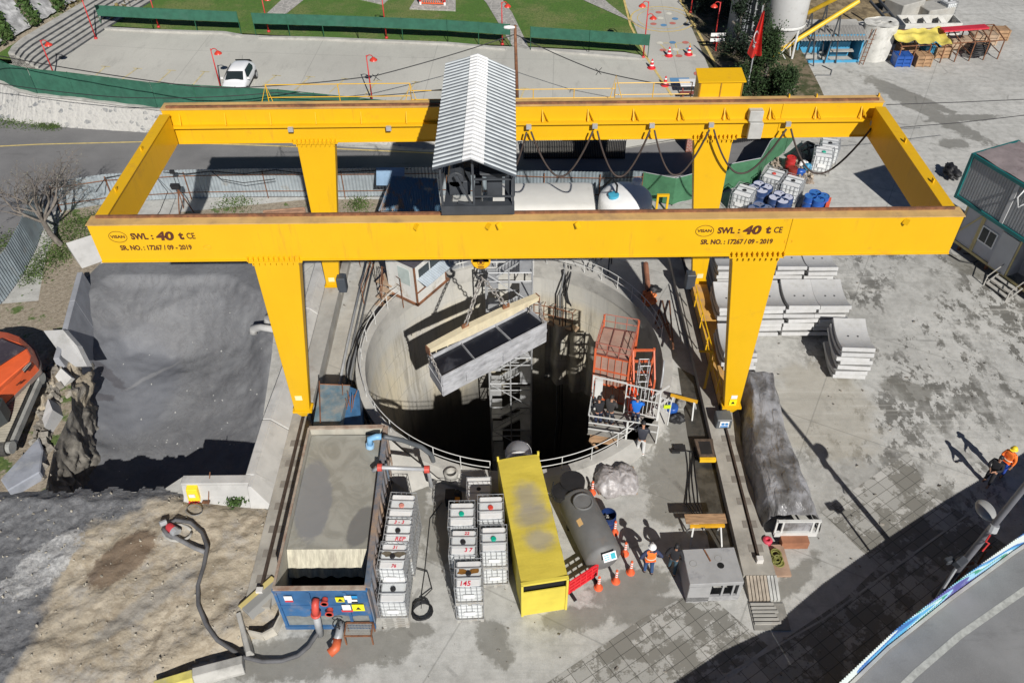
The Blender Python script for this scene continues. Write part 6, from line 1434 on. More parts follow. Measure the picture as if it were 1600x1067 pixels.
# ================= BACKGROUND =================
TIN=M('galvanised tin sheet',(.40,.45,.48),.5,.35,var=.15,sc=1.2,dirt=(.30,.27,.22),damt=.2)
TIN2=M('blue grey tin sheet',(.28,.33,.36),.5,.3,var=.2,sc=1.5,dirt=(.3,.28,.25),damt=.2)
def tinfence(label,pts,h,mat,lean=(0,0,0),poles=True):
    t=thing('tin_fence',label,'fence',pts[0]); mb=MB()
    for a,b in zip(pts,pts[1:]): mb.corr(a,b,.05,h,lean)
    mb.build('sheet',mat,t)
    if poles:
        mb=MB()
        for a,b in zip(pts,pts[1:]):
            d=(b-a);L_=d.length;n=max(1,int(L_/2.4)); s=V((d.y,-d.x,0)).normalized()*.12
            if s.y>0 and abs(d.x)>abs(d.y): s=-s
            for k in range(n+1): p=a+d*k/n+s; mb.tube([p,p+V((0,0,h-.1))+V(lean)],.03,5)
            for z in (.5,h-.35): mb.tube([a+s+V((0,0,z))+V(lean)*z/h,b+s+V((0,0,z))+V(lean)*z/h],.028,5)
        mb.build('pole',RUST,t)
    return t
tinfence('long corrugated tin fence between the back road and the site',[G(*p) for p in ((96,330),(180,317),(300,310),(420,308),(540,308),(700,306))],2.0,TIN)
tinfence('tin fence continuing behind the white tanks',[G(*p) for p in ((700,306),(850,312),(935,314),(1000,312))],2.0,TIN2)
tinfence('diagonal tin fence with rusty poles left of the bare tree',[G(*p) for p in ((76,334),(56,391),(36,431),(8,469),(-40,520))],1.9,TIN2,(-.15,0,0))
mb=MB()
for k,(pts,r) in enumerate(((((150,300),(165,278),(200,272),(240,268),(290,272),(330,268),(380,272),(430,266),(480,272),(560,268),(680,262)),.03),(((240,272),(262,300),(250,330),(235,350)),.02),(((330,268),(345,280),(380,286),(430,280)),.025))): mb.tube([G(*p,1.9) for p in pts],r,5)
tag(mb.build('fence_cable',BLACK,smooth=True),'black cables slung along the long tin fence','cables')
NET=M('green shade net',(.028,.115,.075),.9,var=.15,sc=2,dirt=(.05,.14,.10),damt=.3,bump=.4,bsc=8)
NET2=M('bright green shade net',(.055,.17,.085),.9,var=.15,sc=2,bump=.4,bsc=6)
def netfence(name,label,pts,z0,z1,mat=NET,post=None,bar=True,step=2.4,wave=.03,thick=0):
    t=thing(name,label,'fence',pts[0]); mb=MB(); fr=MB()
    for a,b in zip(pts,pts[1:]):
        L_=(b-a).length;n=max(2,int(L_/.5))
        mb.grid(lambda u,v:(a+(b-a)*u)+V((0,wave*math.sin(u*L_*3),z0+(z1-z0)*v+(v>.9)*.05*mnoise.noise(V((u*L_*2,a.x,0))))),n,2)
        k=max(1,int(L_/step))
        for i in range(k+1): p=a+(b-a)*i/k+V((0,.04,0)); fr.tube([p,p+V((0,0,z1+.04))],.03,5)
        if bar: fr.tube([a+V((0,.03,z1)),b+V((0,.03,z1))],.025,5); fr.tube([a+V((0,.03,z0)),b+V((0,.03,z0))],.02,5)
    mb.build('net',mat,t,smooth=True); fr.build('post',post or GRN,t); return t
netfence('net_fence','long green net screen standing on the rubble stone wall',WT[:9],.05,1.85,wave=.05)
netfence('net_fence','green band fence left of the lawn gate opening',[GP(*p) for p in ((160,44),(240,48),(377,54))],.95,1.75)
netfence('net_fence','green band fence in the middle of the lawn edge',[GP(*p) for p in ((400,56),(560,61),(700,67),(797,74))],.95,1.75)
netfence('net_fence','green band fence at the right end of the lawn edge',[GP(*p) for p in ((829,78),(920,84),(1012,91))],.95,1.75)
netfence('net_fence','bright green net fence bending round the drums behind the crane leg',[G(*p) for p in ((1000,312),(1050,322),(1130,300),(1180,290),(1195,262),(1225,240),(1238,222))],.1,1.9,NET2,SILVER)
# rubble wall and gates
x=N('rubble stone wall'); v=x.n('TexVoronoi'); x.t.links.new(x.mapv(scale=(1,1,1.3)),v.inputs[0]); v.inputs['Scale'].default_value=2.7
sr=x.n('SeparateColor'); x.t.links.new(v.outputs['Color'],sr.inputs[0]); vr=sr.outputs[0]
e=x.voro(2.7,'DISTANCE_TO_EDGE',x.mapv(scale=(1,1,1.3))); nn=x.noise(3,6,.6)
c=x.mix(x.ramp(vr,.78,.86),(.42,.41,.39),(.20,.205,.21)); c=x.mix(x.ramp(nn,.4,.6,0,.6),c,(.42,.41,.385)); c=x.mix(x.ramp(x.math('ADD',e,x.math('MULTIPLY',nn,.15)),.20,.13),c,(.45,.44,.41)); x.bump(x.math('ADD',e,nn),.8,.08); RUB=x.done(c,.95)
rw=thing('stone_wall','rubble stone retaining wall between the back road and the car park','retaining wall',WT[3]); mb=MB(); cp=MB()
base=[G(*p) for p in ((-80,168),(0,187),(25,192),(60,196),(120,201),(232,208))]+[V((p.x,p.y-.35,0)) for p in WT[6:9]]
for i in range(8):
    a,b,c_,d_=base[i],base[i+1],WT[i+1],WT[i]
    mb.grid(lambda u,v:(a*(1-u)+b*u)*(1-v)+(d_*(1-u)+c_*u)*v+V((0,-.08*mnoise.noise(V((u*9+i*3,v*4,0))),-.02)),24,8)
    cp.bar(d_+V((0,-.02,.03)),c_+V((0,-.02,.03)),.36,.12)
mb.build('stone_face',RUB,rw); cp.build('coping',CON,rw)
gt=thing('slatted_gate','black slatted fence on the low wall below the car park right of the trolley','gate',V((3.9,47.2,0))); a=V((.6,47.5,0)); b=V((7.1,47.4,0)); mb=MB(); mb.bar(a+V((0,.1,.6)),b+V((0,.1,.6)),.12,1.2); mb.build('wall',COND,gt)
mb=MB()
for k in range(60): p=a+(b-a)*k/59+V((0,-.05,0)); mb.bar(p,p+V((0,0,1.5)),.05,.03)
for z in (.1,1.45): mb.bar(a+V((0,-.05,z)),b+V((0,-.05,z)),.06)
mb.build('slat',BLACK,gt)
gt=thing('slatted_gate','black slatted gate right of the brick pillar behind the crane leg','gate',V((16,49.3,0))); a=V((13.6,48.9,0)); b=V((19.2,50.3,0)); mb=MB()
for k in range(45): p=a+(b-a)*k/44; mb.bar(p,p+V((0,0,1.8)),.05,.03)
for z in (.1,1.0,1.75): mb.bar(a+V((0,0,z)),b+V((0,0,z)),.06)
mb.build('slat',BLACK,gt); mb=MB(); mb.bar(a+V((0,.06,.9)),b+V((0,.06,.9)),.02,1.7); mb.build('sheet',M('dark gate sheet',(.03,.03,.035),.6),gt)
x=N('red brick'); bk=x.n('TexBrick'); x.t.links.new(x.mapv(rot=(rad(90),0,0)),bk.inputs[0]); bk.inputs['Scale'].default_value=2.2; bk.inputs['Color1'].default_value=(.36,.12,.08,1); bk.inputs['Color2'].default_value=(.26,.09,.06,1); bk.inputs['Mortar'].default_value=(.45,.42,.38,1); BRICK=x.done(bk.outputs['Color'],.9)
q=G(1092,236,0); mb=MB(); mb.box(q.x-.9,q.x+.9,q.y-.2,q.y+.2,0,1.1); tag(mb.build('brick_pillar',BRICK),'low red brick pillar beside the ramp up to the playground lane','pillar')
# bleacher steps (curved) on the left of the car park
stp=thing('stone_steps','curved flight of grey stone steps at the left end of the car park','steps',GP(110,80)); outer=[(28,108),(34,98),(48,86),(80,66),(160,16),(200,-8),(240,-30)]; inner=[(68,112),(76,106),(90,96),(112,82),(164,47),(205,22),(262,-12)]
NS=7; O_=[GP(*p) for p in outer]; I_=[GP(*p) for p in inner]
for s in range(NS):
    mb=MB(); z=.17*(s+1)
    for i in range(len(O_)-1):
        f0=s/NS; A0=I_[i]+(O_[i]-I_[i])*f0;A1=I_[i+1]+(O_[i+1]-I_[i+1])*f0;B0=O_[i]+(O_[i]-I_[i])*.12;B1=O_[i+1]+(O_[i+1]-I_[i+1])*.12
        mb.hexa([A0,A1,B1,B0,A0+V((0,0,z)),A1+V((0,0,z)),B1+V((0,0,z+.0)),B0+V((0,0,z))])
    mb.v=[V((v.x,v.y,v.z-.002*s)) for v in mb.v]
    mb.build('step',M('stone step %d'%s,(.40,.39,.36) if s else (.36,.35,.33),.85,var=.15,sc=1.5,dirt=(.16,.16,.15),damt=.3),stp)
mb=MB()
for s in range(NS):
    z=.17*(s+1)
    for i in range(len(O_)-1):
        f0=s/NS+.02; A0=I_[i]+(O_[i]-I_[i])*(f0-.015);A1=I_[i+1]+(O_[i+1]-I_[i+1])*(f0-.015); mb.bar(A0+V((0,0,z-.10)),A1+V((0,0,z-.10)),.03,.13)
mb.build('riser',M('dark step riser',(.075,.08,.09),.8,var=.3),stp)
# sloping stone panels with ivy behind the steps
a=GP(-30,112);b=GP(150,2); d=(b-a).normalized(); up=V((-.62,.62,.75)); 
ROCK=M('rough split stone face',(.38,.38,.38),.9,var=.35,sc=2.5,dirt=(.20,.20,.20),damt=.5,bump=.9,bsc=5)
def leaves(mb,fn,n,s,flat=.5):
    for _ in range(n):
        p=fn(); r=s*random.uniform(.5,1.3); u=V((random.gauss(0,1),random.gauss(0,1),random.gauss(0,flat))).normalized(); w2=u.orthogonal().normalized(); w2=(w2*math.cos(random.random()*3)+u.cross(w2)*math.sin(random.random()*3))
        mb.add([p-u*r,p+w2*r*.6,p+u*r,p-w2*r*.6],[(0,1,2,3)])
LEAF=M('ivy leaves',(.05,.10,.02),.8,var=.5,sc=3,dirt=(.12,.13,.04),damt=.3,bump=0)
EVG=M('evergreen foliage',(.022,.05,.012),.85,var=.45,sc=2.5,dirt=(.05,.085,.02),damt=.35,bump=0)
EVG2=M('dark cypress foliage',(.012,.028,.012),.85,var=.45,sc=2.5,dirt=(.03,.05,.02),damt=.3,bump=0)
mb=MB(); Ltot=(b-a).length; mb.grid(lambda u,v:a+d*(u*Ltot)+up*(v*5.2)+V((-.8,.6,.0))+V((0,0,.1*mnoise.noise(V((u*20,v*8,0))))),40,12); struct(mb.build('hill_slope',SOIL,smooth=True))
for i in range(4):
    t0=1.6+i*3.1
    mb=MB(); mb.grid(lambda u,v:a+d*(t0+u*1.9)+up*(v*4.6+.25)+V((-.7,.5,.22))+V((0,0,.12*mnoise.noise(V((u*4+i*7,v*7,0))))),14,24)
    tag(mb.build('sloping_rock_slab',ROCK,smooth=True),('nearest','second','third','farthest')[i]+' sloping rough stone panel on the bank behind the curved steps','stone panel','stone panels on the bank')
    mb=MB(); leaves(mb,lambda:a+d*(t0-.55+random.gauss(0,.33))+up*(random.uniform(.1,4.8))+V((-.65,.45,.3+random.random()*.25)),900,.16)
    tag(mb.build('ivy_strip',LEAF),('nearest','second','third','farthest')[i]+' strip of ivy growing between the sloping stone panels','ivy','ivy strips on the bank')
p0=a+up*5.2+V((-.8,.6,.1)); mb=MB(); mb.bar(p0,p0+d*Ltot,.7,.4); tag(mb.build('bank_coping',CON),'pale coping beam along the top of the stone panel bank','coping')
netfence('net_fence','green net screen above the coping of the bank at the far left corner',[p0+V((-.3,.3,.1)),p0+d*8+V((-.3,.3,.1))],.05,1.8)
mb=MB(); leaves(mb,lambda:GP(random.uniform(120,190),random.uniform(0,30))+V((random.gauss(0,.6),random.gauss(0,.6),random.random()*.7)),900,.15); tag(mb.build('dry_shrub',M('dry shrub leaves',(.16,.13,.05),.9,var=.4,bump=0)),'brownish dry shrubs beside the farthest stone panel','shrub')
# red lamps
def red_lamp(px,py,h,label,heads=1,face=1):
    q=GP(px,py); t=thing('street_lamp',label,'street lamp',q,group='red lamps of the car park and lane')
    mb=MB(); mb.tube([q,q+V((0,0,h+.25))],[.055,.035],8); mb.lathe([(.13,0),(.13,.1),(.08,.14)],10,q); mb.build('pole',RED,t,smooth=True)
    for k in range(heads):
        s=face if k==0 else -face; zz=h-k*.9 if heads>1 else h
        mb=MB(); mb.tube([q+V((0,0,zz-.1))]+[q+V((s*(.22-.22*math.cos(a_)),0,zz+.22*math.sin(a_)+.05)) for a_ in (0.3,.9,1.5,2.1,2.7)],.03,6); mb.build('arm',RED,t,smooth=True)
        mb=MB(); mb.lathe([(0.02,.12),(.08,.1),(.25,-.05),(.27,-.1),(0,-.08)],16,q+V((s*.44,0,zz+.0))); mb.build('lamp_shade',M('glossy red lamp shade',(.6,.05,.03),.35),t,smooth='auto')
    return t
red_lamp(345,138,2.6,'red lamp behind the white car'); red_lamp(582,160,3.1,'red lamp standing alone in the middle of the car park'); red_lamp(85,118,2.3,'red lamp at the bottom of the curved steps',1,1); red_lamp(150,61,3.3,'tall red lamp at the top corner of the car park beside the steps')
red_lamp(1005,90,3.9,'double headed red lamp at the corner of the right band fence',2,-1); red_lamp(1116,68,2.9,'red lamp with a hooked arm beside the dark trees',1,-1); red_lamp(248,43,2.4,'red lamp behind the left band fence'); red_lamp(420,50,2.6,'red lamp at the lawn gate opening'); red_lamp(604,60,3.3,'red lamp behind the middle band fence'); red_lamp(785,70,3.0,'red lamp beside the stone path and the wooden pole'); red_lamp(1079,20,1.6,'small red lamp in the shade behind the lane')
# wooden utility pole with white lamp
q=GP(808,156); t=thing('utility_pole','brown utility pole with a white lamp head behind the trolley roof','utility pole',q)
mb=MB(); mb.tube([q,q+V((-.1,0,5.2))],[.13,.09],8); mb.build('pole',RUST,t,smooth=True); mb=MB(); mb.lathe([(0,-.35),(.1,-.3),(.13,0),(.08,.35),(0,.4)],12,q+V((-.5,-.1,5.1)),'X'); mb.build('lamp_head',WHITE,t,smooth=True); mb=MB(); mb.tube([q+V((-.1,0,4.9)),q+V((-.4,-.1,5.1))],.03,5); mb.build('arm',SILVER,t)
# overhead cables
def wire(name,label,pts,r=.025,sag=.0):
    P=[]
    for a,b in zip(pts,pts[1:]):
        for k in range(10): u=k/10; P.append(a+(b-a)*u-V((0,0,sag*4*u*(1-u))))
    P.append(pts[-1]); mb=MB(); mb.tube(P,r,4); tag(mb.build(name,BLACK),label,'cable')
top_=q+V((-.1,0,4.6))
wire('overhead_cable','black overhead cable from the wooden pole towards the left over the car park',[top_,G(590,118,4.6),G(400,136,4.6),G(290,134,5),G(0,88,5.6),G(-100,72,6)],.035,.1)
wire('overhead_cable','second black overhead cable crossing in front of the green screen',[G(690,140,3.6),G(560,152,3.6),G(430,145,3.6),G(300,153,3.6),G(180,152,3.6),G(40,137,3.8),G(-60,120,4)],.03,.05)
wire('overhead_cable','black overhead cable from the wooden pole towards the yellow cabinet',[top_,G(935,112,4.4),G(1095,141,4.2)],.035,.1)
wire('overhead_cable','thin cable over the site ground right of the crane, upper',[G(1385,164,6),G(1500,160,6),G(1640,154,6)],.025)
wire('overhead_cable','thin cable over the site ground right of the crane, lower',[G(1400,200,5),G(1500,192,5),G(1640,176,5)],.025)
for i,(px,py) in enumerate(((587,121),(935,112))):
    p=G(px,py,4.55); mb=MB(); mb.tube([p+V((-.2,0,.2)),p,p+V((.2,.1,-.25))],.02,4); mb.tube([p+V((-.15,0,-.25)),p,p+V((.2,0,.25))],.02,4); tag(mb.build('cable_clamp',BLACK),('left','right')[i]+' spiky clamp on the overhead cable over the car park','clamp')
# playground hut and cones
q=GP(680,14); t=thing('play_hut','red and white striped play hut on a paved square on the lawn','play hut',q)
mb=MB(); a,b,c_,d_=GP(640,15),GP(712,18),GP(712,-30),GP(668,-30); mb.hexa([p+V((0,0,-.02)) for p in (a,b,c_,d_)]+[p+V((0,0,.08)) for p in (a,b,c_,d_)]); mb.build('base',FLAG,t)
q1,q2=GP(657,9),GP(695,10); mb=MB()
for k in range(12): p=q1+(q2-q1)*k/11; mb.bar(p+V((0,0,.15)),p+V((0,0,1.0)),.05,.03)
for z in (.2,.95): mb.bar(q1+V((0,0,z)),q2+V((0,0,z)),.08)
mb.build('balustrade',M('orange red slats',(.7,.12,.04),.5),t)
for p in (q1,q2):
    for k in range(6): mb=MB(); mb.tube([p+V((0,0,.08+k*.25)),p+V((0,0,.33+k*.25))],.1,10); mb.build('striped_post',RED if k%2 else WHITE,t)
mb=MB(); mb.hexa([q1+V((-.2,.2,1.6)),q2+V((.2,.2,1.6)),q2+V((.2,2.4,1.6)),q1+V((-.2,2.4,1.6)),q1+V((-.2,1.2,2.4)),q2+V((.2,1.2,2.4)),q2+V((.2,1.3,2.4)),q1+V((-.2,1.3,2.4))]); mb.build('roof',M('purple hut roof',(.10,.06,.2),.6),t)
mb=MB(); a,b,c_,d_=GP(555,-2),GP(598,8),GP(615,-8),GP(580,-20); mb.hexa([p+V((0,0,-.02)) for p in (a,b,c_,d_)]+[p+V((0,0,.07)) for p in (a,b,c_,d_)]); tag(mb.build('paved_square',FLAG),'pale paved square on the lawn left of the play hut','paving slab')
def make_tcone():
    t=thing('traffic_cone','x','traffic cone'); mb=MB(); mb.lathe([(.3,0),(.3,.06),(.19,.07),(.19,.1),(.04,.7),(0,.7)],16); mb.build('body',M('red cone',(.62,.03,.04),.5),t,smooth='auto')
    for z in (.22,.48): mb=MB(); r=.19-.25*(z-.1); mb.lathe([(r+.005,z),(r-.035,z+.13)],16); mb.build('white_band',WHITE,t,smooth=True)
    return t
tc=make_tcone()
for i,(px,py,lb_) in enumerate(((1045,88,'on the painted lines of the lane, left of two'),(1076,86,'on the painted lines of the lane, right of two'),(1018,107,'at the edge of the lane below the band fence'),(1039,134,'behind the crane handrail at the lane edge'))):
    q=GP(px,py); o=tc if i==0 else dup(tc,(0,0,0)); o.location=q; o['label']='red and white traffic cone '+lb_; o['group']='traffic cones on the playground lane'
# white bench and table thing near cabinet
t=thing('picnic_bench','white topped bench with brown legs beside the yellow cabinet','bench',GP(1075,148)); q=GP(1080,146)
mb=MB(); mb.box(q.x-.9,q.x+.7,q.y-.5,q.y+.5,q.z+.75,q.z+.82); mb.build('top',WHITE,t); mb=MB(); mb.box(q.x-.95,q.x+.3,q.y-.95,q.y-.6,q.z+.4,q.z+.46)
for X in (-.7,.5): mb.bar(q+V((X,-.8,0)),q+V((X*.9,.4,.75)),.08)
mb.build('seat',M('brown red bench',(.22,.06,.05),.7),t)
t=thing('arrow_sign','two white arrow boards on a short red post below the hooked lamp','sign',GP(1118,80)); q=GP(1118,80)
mb=MB(); mb.tube([q,q+V((0,0,1.3))],.06,8); mb.build('post',RED,t)
for z in (.75,1.15): mb=MB(); mb.box(q.x-.55,q.x+.55,q.y-.08,q.y-.04,q.z+z,q.z+z+.25); mb.build('board',WHITE,t)
# flag
q=V((16.3,54.5,1)); t=thing('flag','red flag with white crescent and star hanging limp on a pole beside the dark trees','flag',q)
hT=hgt_=6.2
mb=MB(); mb.tube([q,q+V((0,0,6.0))],.05,8); mb.build('pole',SILVER,t)
FT=q+V((0,-.1,5.7)); x=N('flag cloth'); n=x.noise(1.5,5,.6); FLG=x.done(x.mix(n,(.62,.03,.02),(.45,.015,.01)),.7)
def fl(u,v): 
    w_=.12+.78*v*(1-.12*math.sin(v*3)); return FT+V((-.45*v+u*w_ +.0,.16*math.sin(u*9+v*2)*(.4+v)-.1,-2.9*v-.45*u*v*(1-u)*2+ (.7*u*u*(v>.95))*0))
mb=MB(); mb.grid(lambda u,v:fl(u,1-v),24,30); mb.build('cloth',FLG,t,smooth=True)
mb=MB(); pts=[]
for k in range(17): a_=rad(40)+rad(280)*k/16; pts.append((.55+.0,a_))
def onflag(cu,cv,du,dv): return fl(min(1,max(0,cu+du)),min(1,max(0,cv+dv)))+V((0,-.05,0))
o_=[onflag(.22,.55,.20*math.cos(rad(50)+rad(260)*k/14),.13*math.sin(rad(50)+rad(260)*k/14)) for k in range(15)]; i_=[onflag(.26,.55,.15*math.cos(rad(50)+rad(260)*k/14),.10*math.sin(rad(50)+rad(260)*k/14)) for k in range(15)]
for k in range(14): mb.add([o_[k],o_[k+1],i_[k+1],i_[k]],[(0,1,2,3)])
st_=[onflag(.24,.74,(.12 if k%2==0 else .05)*math.cos(k*math.pi/5),(.06 if k%2==0 else .025)*math.sin(k*math.pi/5)) for k in range(10)]; mb.add(st_,[tuple(range(10))]); mb.build('crescent_and_star',WHITE,t)
# trees
BARK=M('grey bark',(.16,.14,.12),.9,var=.3,sc=4,bump=.5)
def evergreen(label,c,h,r,n,mat,cone=.6,group='evergreen trees at the crane cabinet'):
    t=thing('evergreen_tree',label,'tree',c,group=group); c=V(c)
    mb=MB(); mb.tube([c,c+V((.1,0,h*.5)),c+V((0,.1,h*.95))],[r*.12,r*.08,.03],7)
    for k in range(14): a_=random.random()*6.28; z=h*random.uniform(.1,.8); rr=r*(1-z/h)*.8+.2; mb.tube([c+V((0,0,z)),c+V((rr*math.cos(a_),rr*math.sin(a_),z+.3))],.04,4)
    mb.build('trunk',BARK,t)
    mb=MB(); cl=[]
    for k in range(int(26+r*10)):
        z=h*random.random()**1.2; a_=random.random()*6.28; rr=r*((1-z/h)**cone)*random.uniform(.45,1.1); cl.append((c+V((rr*math.cos(a_),rr*math.sin(a_),z+.3)),r*random.uniform(.16,.36)))
    def f():
        p,s=random.choice(cl); return p+V((random.gauss(0,s*.6),random.gauss(0,s*.6),random.gauss(0,s*.8)))
    leaves(mb,f,int(n*2.2),.075,1.2); mb.build('crown',mat,t); return t
for args in (('tall dark cypress right of the red flag',G(1172,118),6.8,.9,3000,EVG2,.5),('bushy evergreen right below the flag beside the silo legs',(17.4,54.8,0),5.0,1.5,6000,EVG,.7),('evergreen nearest the crane girder right of the yellow cabinet',(18.5,52.8,0),3.0,1.3,4000,EVG,.7),('slim dark cypress left of the flag',G(1143,105),6.2,1.0,2600,EVG2,.5),('dark evergreen behind the hooked red lamp',G(1120,42),5.5,2.0,3600,EVG2,.6),('dark evergreen at the top edge right of the lane',G(1095,12),5.5,2.2,3400,EVG2,.6),('dark tree between the cypress and the silo at the top edge',G(1160,40),6,2.0,3600,EVG2,.6),('small evergreen behind the yellow cabinet',G(1150,165),2.6,1.3,1800,EVG,.7)): evergreen(args[0],tuple(args[1]),*args[2:])
# bare tree
t=thing('bare_tree','bare grey budding tree with fine twigs at the left end of the tin fence','tree',G(96,384)); mb=MB(); tw=MB(); bud=MB()
random.seed(21)
def branch(p,d,L_,r,dep):
    n=4 if dep<3 else 3; P=[p]; 
    for k in range(n):
        d=(d+V((random.gauss(0,.14),random.gauss(0,.14),random.gauss(0,.10)))).normalized(); P.append(P[-1]+d*L_/n)
    (mb if dep<3 else tw).tube(P,[r*(1-.35*k/n) for k in range(n+1)],6 if dep<3 else 3,caps=False)
    if dep>=4:
        for _ in range(1): q=P[random.randint(1,n)]; leaves(bud,lambda:q+V((random.gauss(0,.05),)*3),1,.035)
    if dep>=6: return
    for k in range(random.choice((2,3,3)) if dep<5 else 3):
        q=P[random.randint(2 if dep else n,n)]; s=.85 if dep<2 else .75
        dd=(d*1.0+V((random.gauss(0,.62),random.gauss(0,.62),random.gauss(.05,.42)))).normalized(); branch(q,dd,L_*random.uniform(.6,.82),r*.6,dep+1)
c0=G(96,384); mb.tube([c0,c0+V((-.45,.2,.7)),c0+V((-.6,.3,1.5))],[.17,.15,.14],8,caps=False)
for dd in ((-.6,.25,.7),(.1,.4,.8),(.5,.1,.75),(-.2,.7,.6),(-.9,.1,.35),(.2,-.3,.8)): branch(c0+V((-.6,.3,1.4)),V(dd).normalized(),1.6,.085,1)
mb.build('trunk',BARK,t,smooth=True); tw.build('twigs',M('grey twigs',(.15,.13,.115),.9,bump=0),t); bud.build('buds',M('pale buds',(.22,.21,.16),.9,bump=0),t)
random.seed(5)
# grass tufts
mb=MB(); spots=[(105,380,.8),(120,365,.8),(70,405,.6),(110,350,.6),(95,400,.5),(52,430,.5),(150,345,.5),(20,395,.5),(8,380,.6),(368,318,.6),(560,322,.4),(45,190,.7),(70,194,.4),(20,188,.6),(300,205,.3),(85,198,.3)]
for px,py,s in spots: q=G(px,py); leaves(mb,lambda:q+V((random.gauss(0,s),random.gauss(0,s),abs(random.gauss(0,.12)))),900,.05,1.2)
o=mb.build('weeds',M('weed leaves',(.07,.115,.025),.9,var=.4,bump=0)); o['kind']='stuff'; tag(o,'low green weeds along the fence, verge and foot of the walls','weeds')
q=G(368,785,.2); lump('weed_plant','small green weed on the dirt below the pit wall','plant',tuple(q),(.22,.16,.1),LEAF,4,.6,10)
mb=MB(); leaves(mb,lambda:q+V((random.gauss(0,.2),random.gauss(0,.13),random.random()*.2)),260,.06,1); tag(mb.build('weed_plant',LEAF),'leafy tuft of the green weed on the dirt below the pit wall','plant')
# car
cr=GP(374,124); t=thing('parked_car','white hatchback parked nose first against the green screen','car',cr,0)
f_=GP(362,161);r_=GP(390,111); ang=math.atan2((r_-f_).y,(r_-f_).x)-math.pi/2; ctr_=(f_+r_)/2; t.location=(ctr_.x,ctr_.y,pz(ctr_.x,ctr_.y)); t.rotation_euler=(0,0,ang); t.scale=(.97,.97,.97); T=world_of(t)
st=[(-2.0,.55,.40,.62,.55,.50,.62),(-1.9,.72,.28,.80,.60,.62,.72),(-1.5,.80,.22,.87,.70,.70,.84),(-.95,.82,.20,.88,.82,.72,.95),(-.35,.83,.2,.88,.88,.60,1.38),(.2,.83,.2,.88,.9,.60,1.47),(.9,.83,.2,.88,.92,.58,1.46),(1.45,.82,.22,.88,.94,.56,1.36),(1.85,.78,.28,.82,.92,.60,1.05),(1.98,.66,.4,.72,.75,.55,.85)]
mb=MB(); ringv=[]
for (y,w0,z0,w1,z1,w2,z2) in st: ringv.append([(-w0,y,z0),(-w1,y,(z0+z1)/2),(-w1*.98,y,z1),(-w2,y,z2-.03),(-w2*.5,y,z2),(w2*.5,y,z2),(w2,y,z2-.03),(w1*.98,y,z1),(w1,y,(z0+z1)/2),(w0,y,z0)])
vs=[v for r in ringv for v in r]; n=10; fs=[(i*n+k,(i+1)*n+k,(i+1)*n+(k+1)%n,i*n+(k+1)%n) for i in range(len(st)-1) for k in range(n)]; fs+=[tuple(range(n)),tuple(range((len(st)-1)*n,len(st)*n))[::-1]]
mb.add(vs,[f[::-1] for f in fs]); L(mb); bd=mb.build('body',M('white car paint',(.78,.79,.80),.25,var=.02,bump=0),t,smooth=True)
sub=bd.modifiers.new('s','SUBSURF'); sub.levels=1; sub.render_levels=2
def glasspoly(P,nm='window'): mb=MB(); mb.add(P,[tuple(range(len(P)))]); L(mb); return mb.build(nm,GLASS,t)
glasspoly([(-.66,-1.0,.965),(.66,-1.0,.965),(.56,-.42,1.36),(-.56,-.42,1.36)],'windscreen')
for s in (-1,1): glasspoly([(s*.865,-.75,.93),(s*.865,.9,.97),(s*.80,1.15,1.08),(s*.66,.95,1.37),(s*.64,-.25,1.36)],'side_window')
glasspoly([(-.55,1.62,1.33),(.55,1.62,1.33),(.62,1.93,1.02),(-.62,1.93,1.02)],'rear_window')
for s in (-1,1):
    mb=MB(); mb.obox((s*.95,-.72,.98),(.18,.1,.12)); L(mb).build('mirror',WHITE,t)
    mb=MB(); mb.obox((s*.62,-1.86,.62),(.25,.14,.12),(0,0,s*.3)); L(mb).build('headlight',GLASS,t)
    for y in (-1.25,1.3):
        mb=MB(); mb.lathe([(0,-.09),(.24,-.1),(.31,-.08),(.31,.08),(.24,.1),(0,.09)],20,(s*.82,y,.31),'X'); wl_=L(mb).build('wheel',BLACK,t,smooth='auto'); mb=MB(); mb.lathe([(0,-.105),(.19,-.105),(.19,.105),(0,.105)],14,(s*.83,y,.31),'X'); L(mb).build('rim',SILVER,wl_)
mb=MB(); mb.tube([(.1,1.3,1.45),(.1,1.5,1.65)],.01,4); L(mb).build('aerial',BLACK,t)
# excavator
t=thing('excavator','orange tracked excavator standing on rubble at the left edge','excavator',(-22,26,.9))
EO=M('excavator orange',(.78,.13,.04),.45,var=.08,sc=1.5)
ol=[(-60,540),(-30,524),(0,523),(20,526),(38,533),(54,548),(62,566),(63,580),(48,596),(22,622),(-60,700)]
ol2=[(-60,548),(-30,534),(0,529),(14,531),(30,536),(42,545),(48,556),(46,564),(36,572),(12,592),(-60,650)]
mb=MB(); P=[G(*p,1.35) for p in ol]; Pm=[G(*p,2.0)for p in ol]; P3=[G(*p,2.5) for p in ol2]; k=len(P)
Pm=[(p*.55+V((q_.x,q_.y,0))*.45) for p,q_ in zip(P,P3)]
mb.add([V((p.x,p.y,1.3)) for p in P]+[V((p.x,p.y,2.2)) for p in Pm]+[V((p.x,p.y,2.5)) for p in P3],[tuple(range(k)),tuple(range(2*k,3*k))[::-1]]+[((i+1)%k,i,k+i,k+(i+1)%k) for i in range(k)]+[(k+(i+1)%k,k+i,2*k+i,2*k+(i+1)%k) for i in range(k)])
bo=mb.build('body',EO,t,bevel=.04)
mb=MB()
for i in range(k): mb.bar(V((P[i].x,P[i].y,1.36)),V((P[(i+1)%k].x,P[(i+1)%k].y,1.36)),.1,.22)
mb.build('lower_rim',M('grey brown rim',(.22,.17,.15),.7,var=.2),bo)
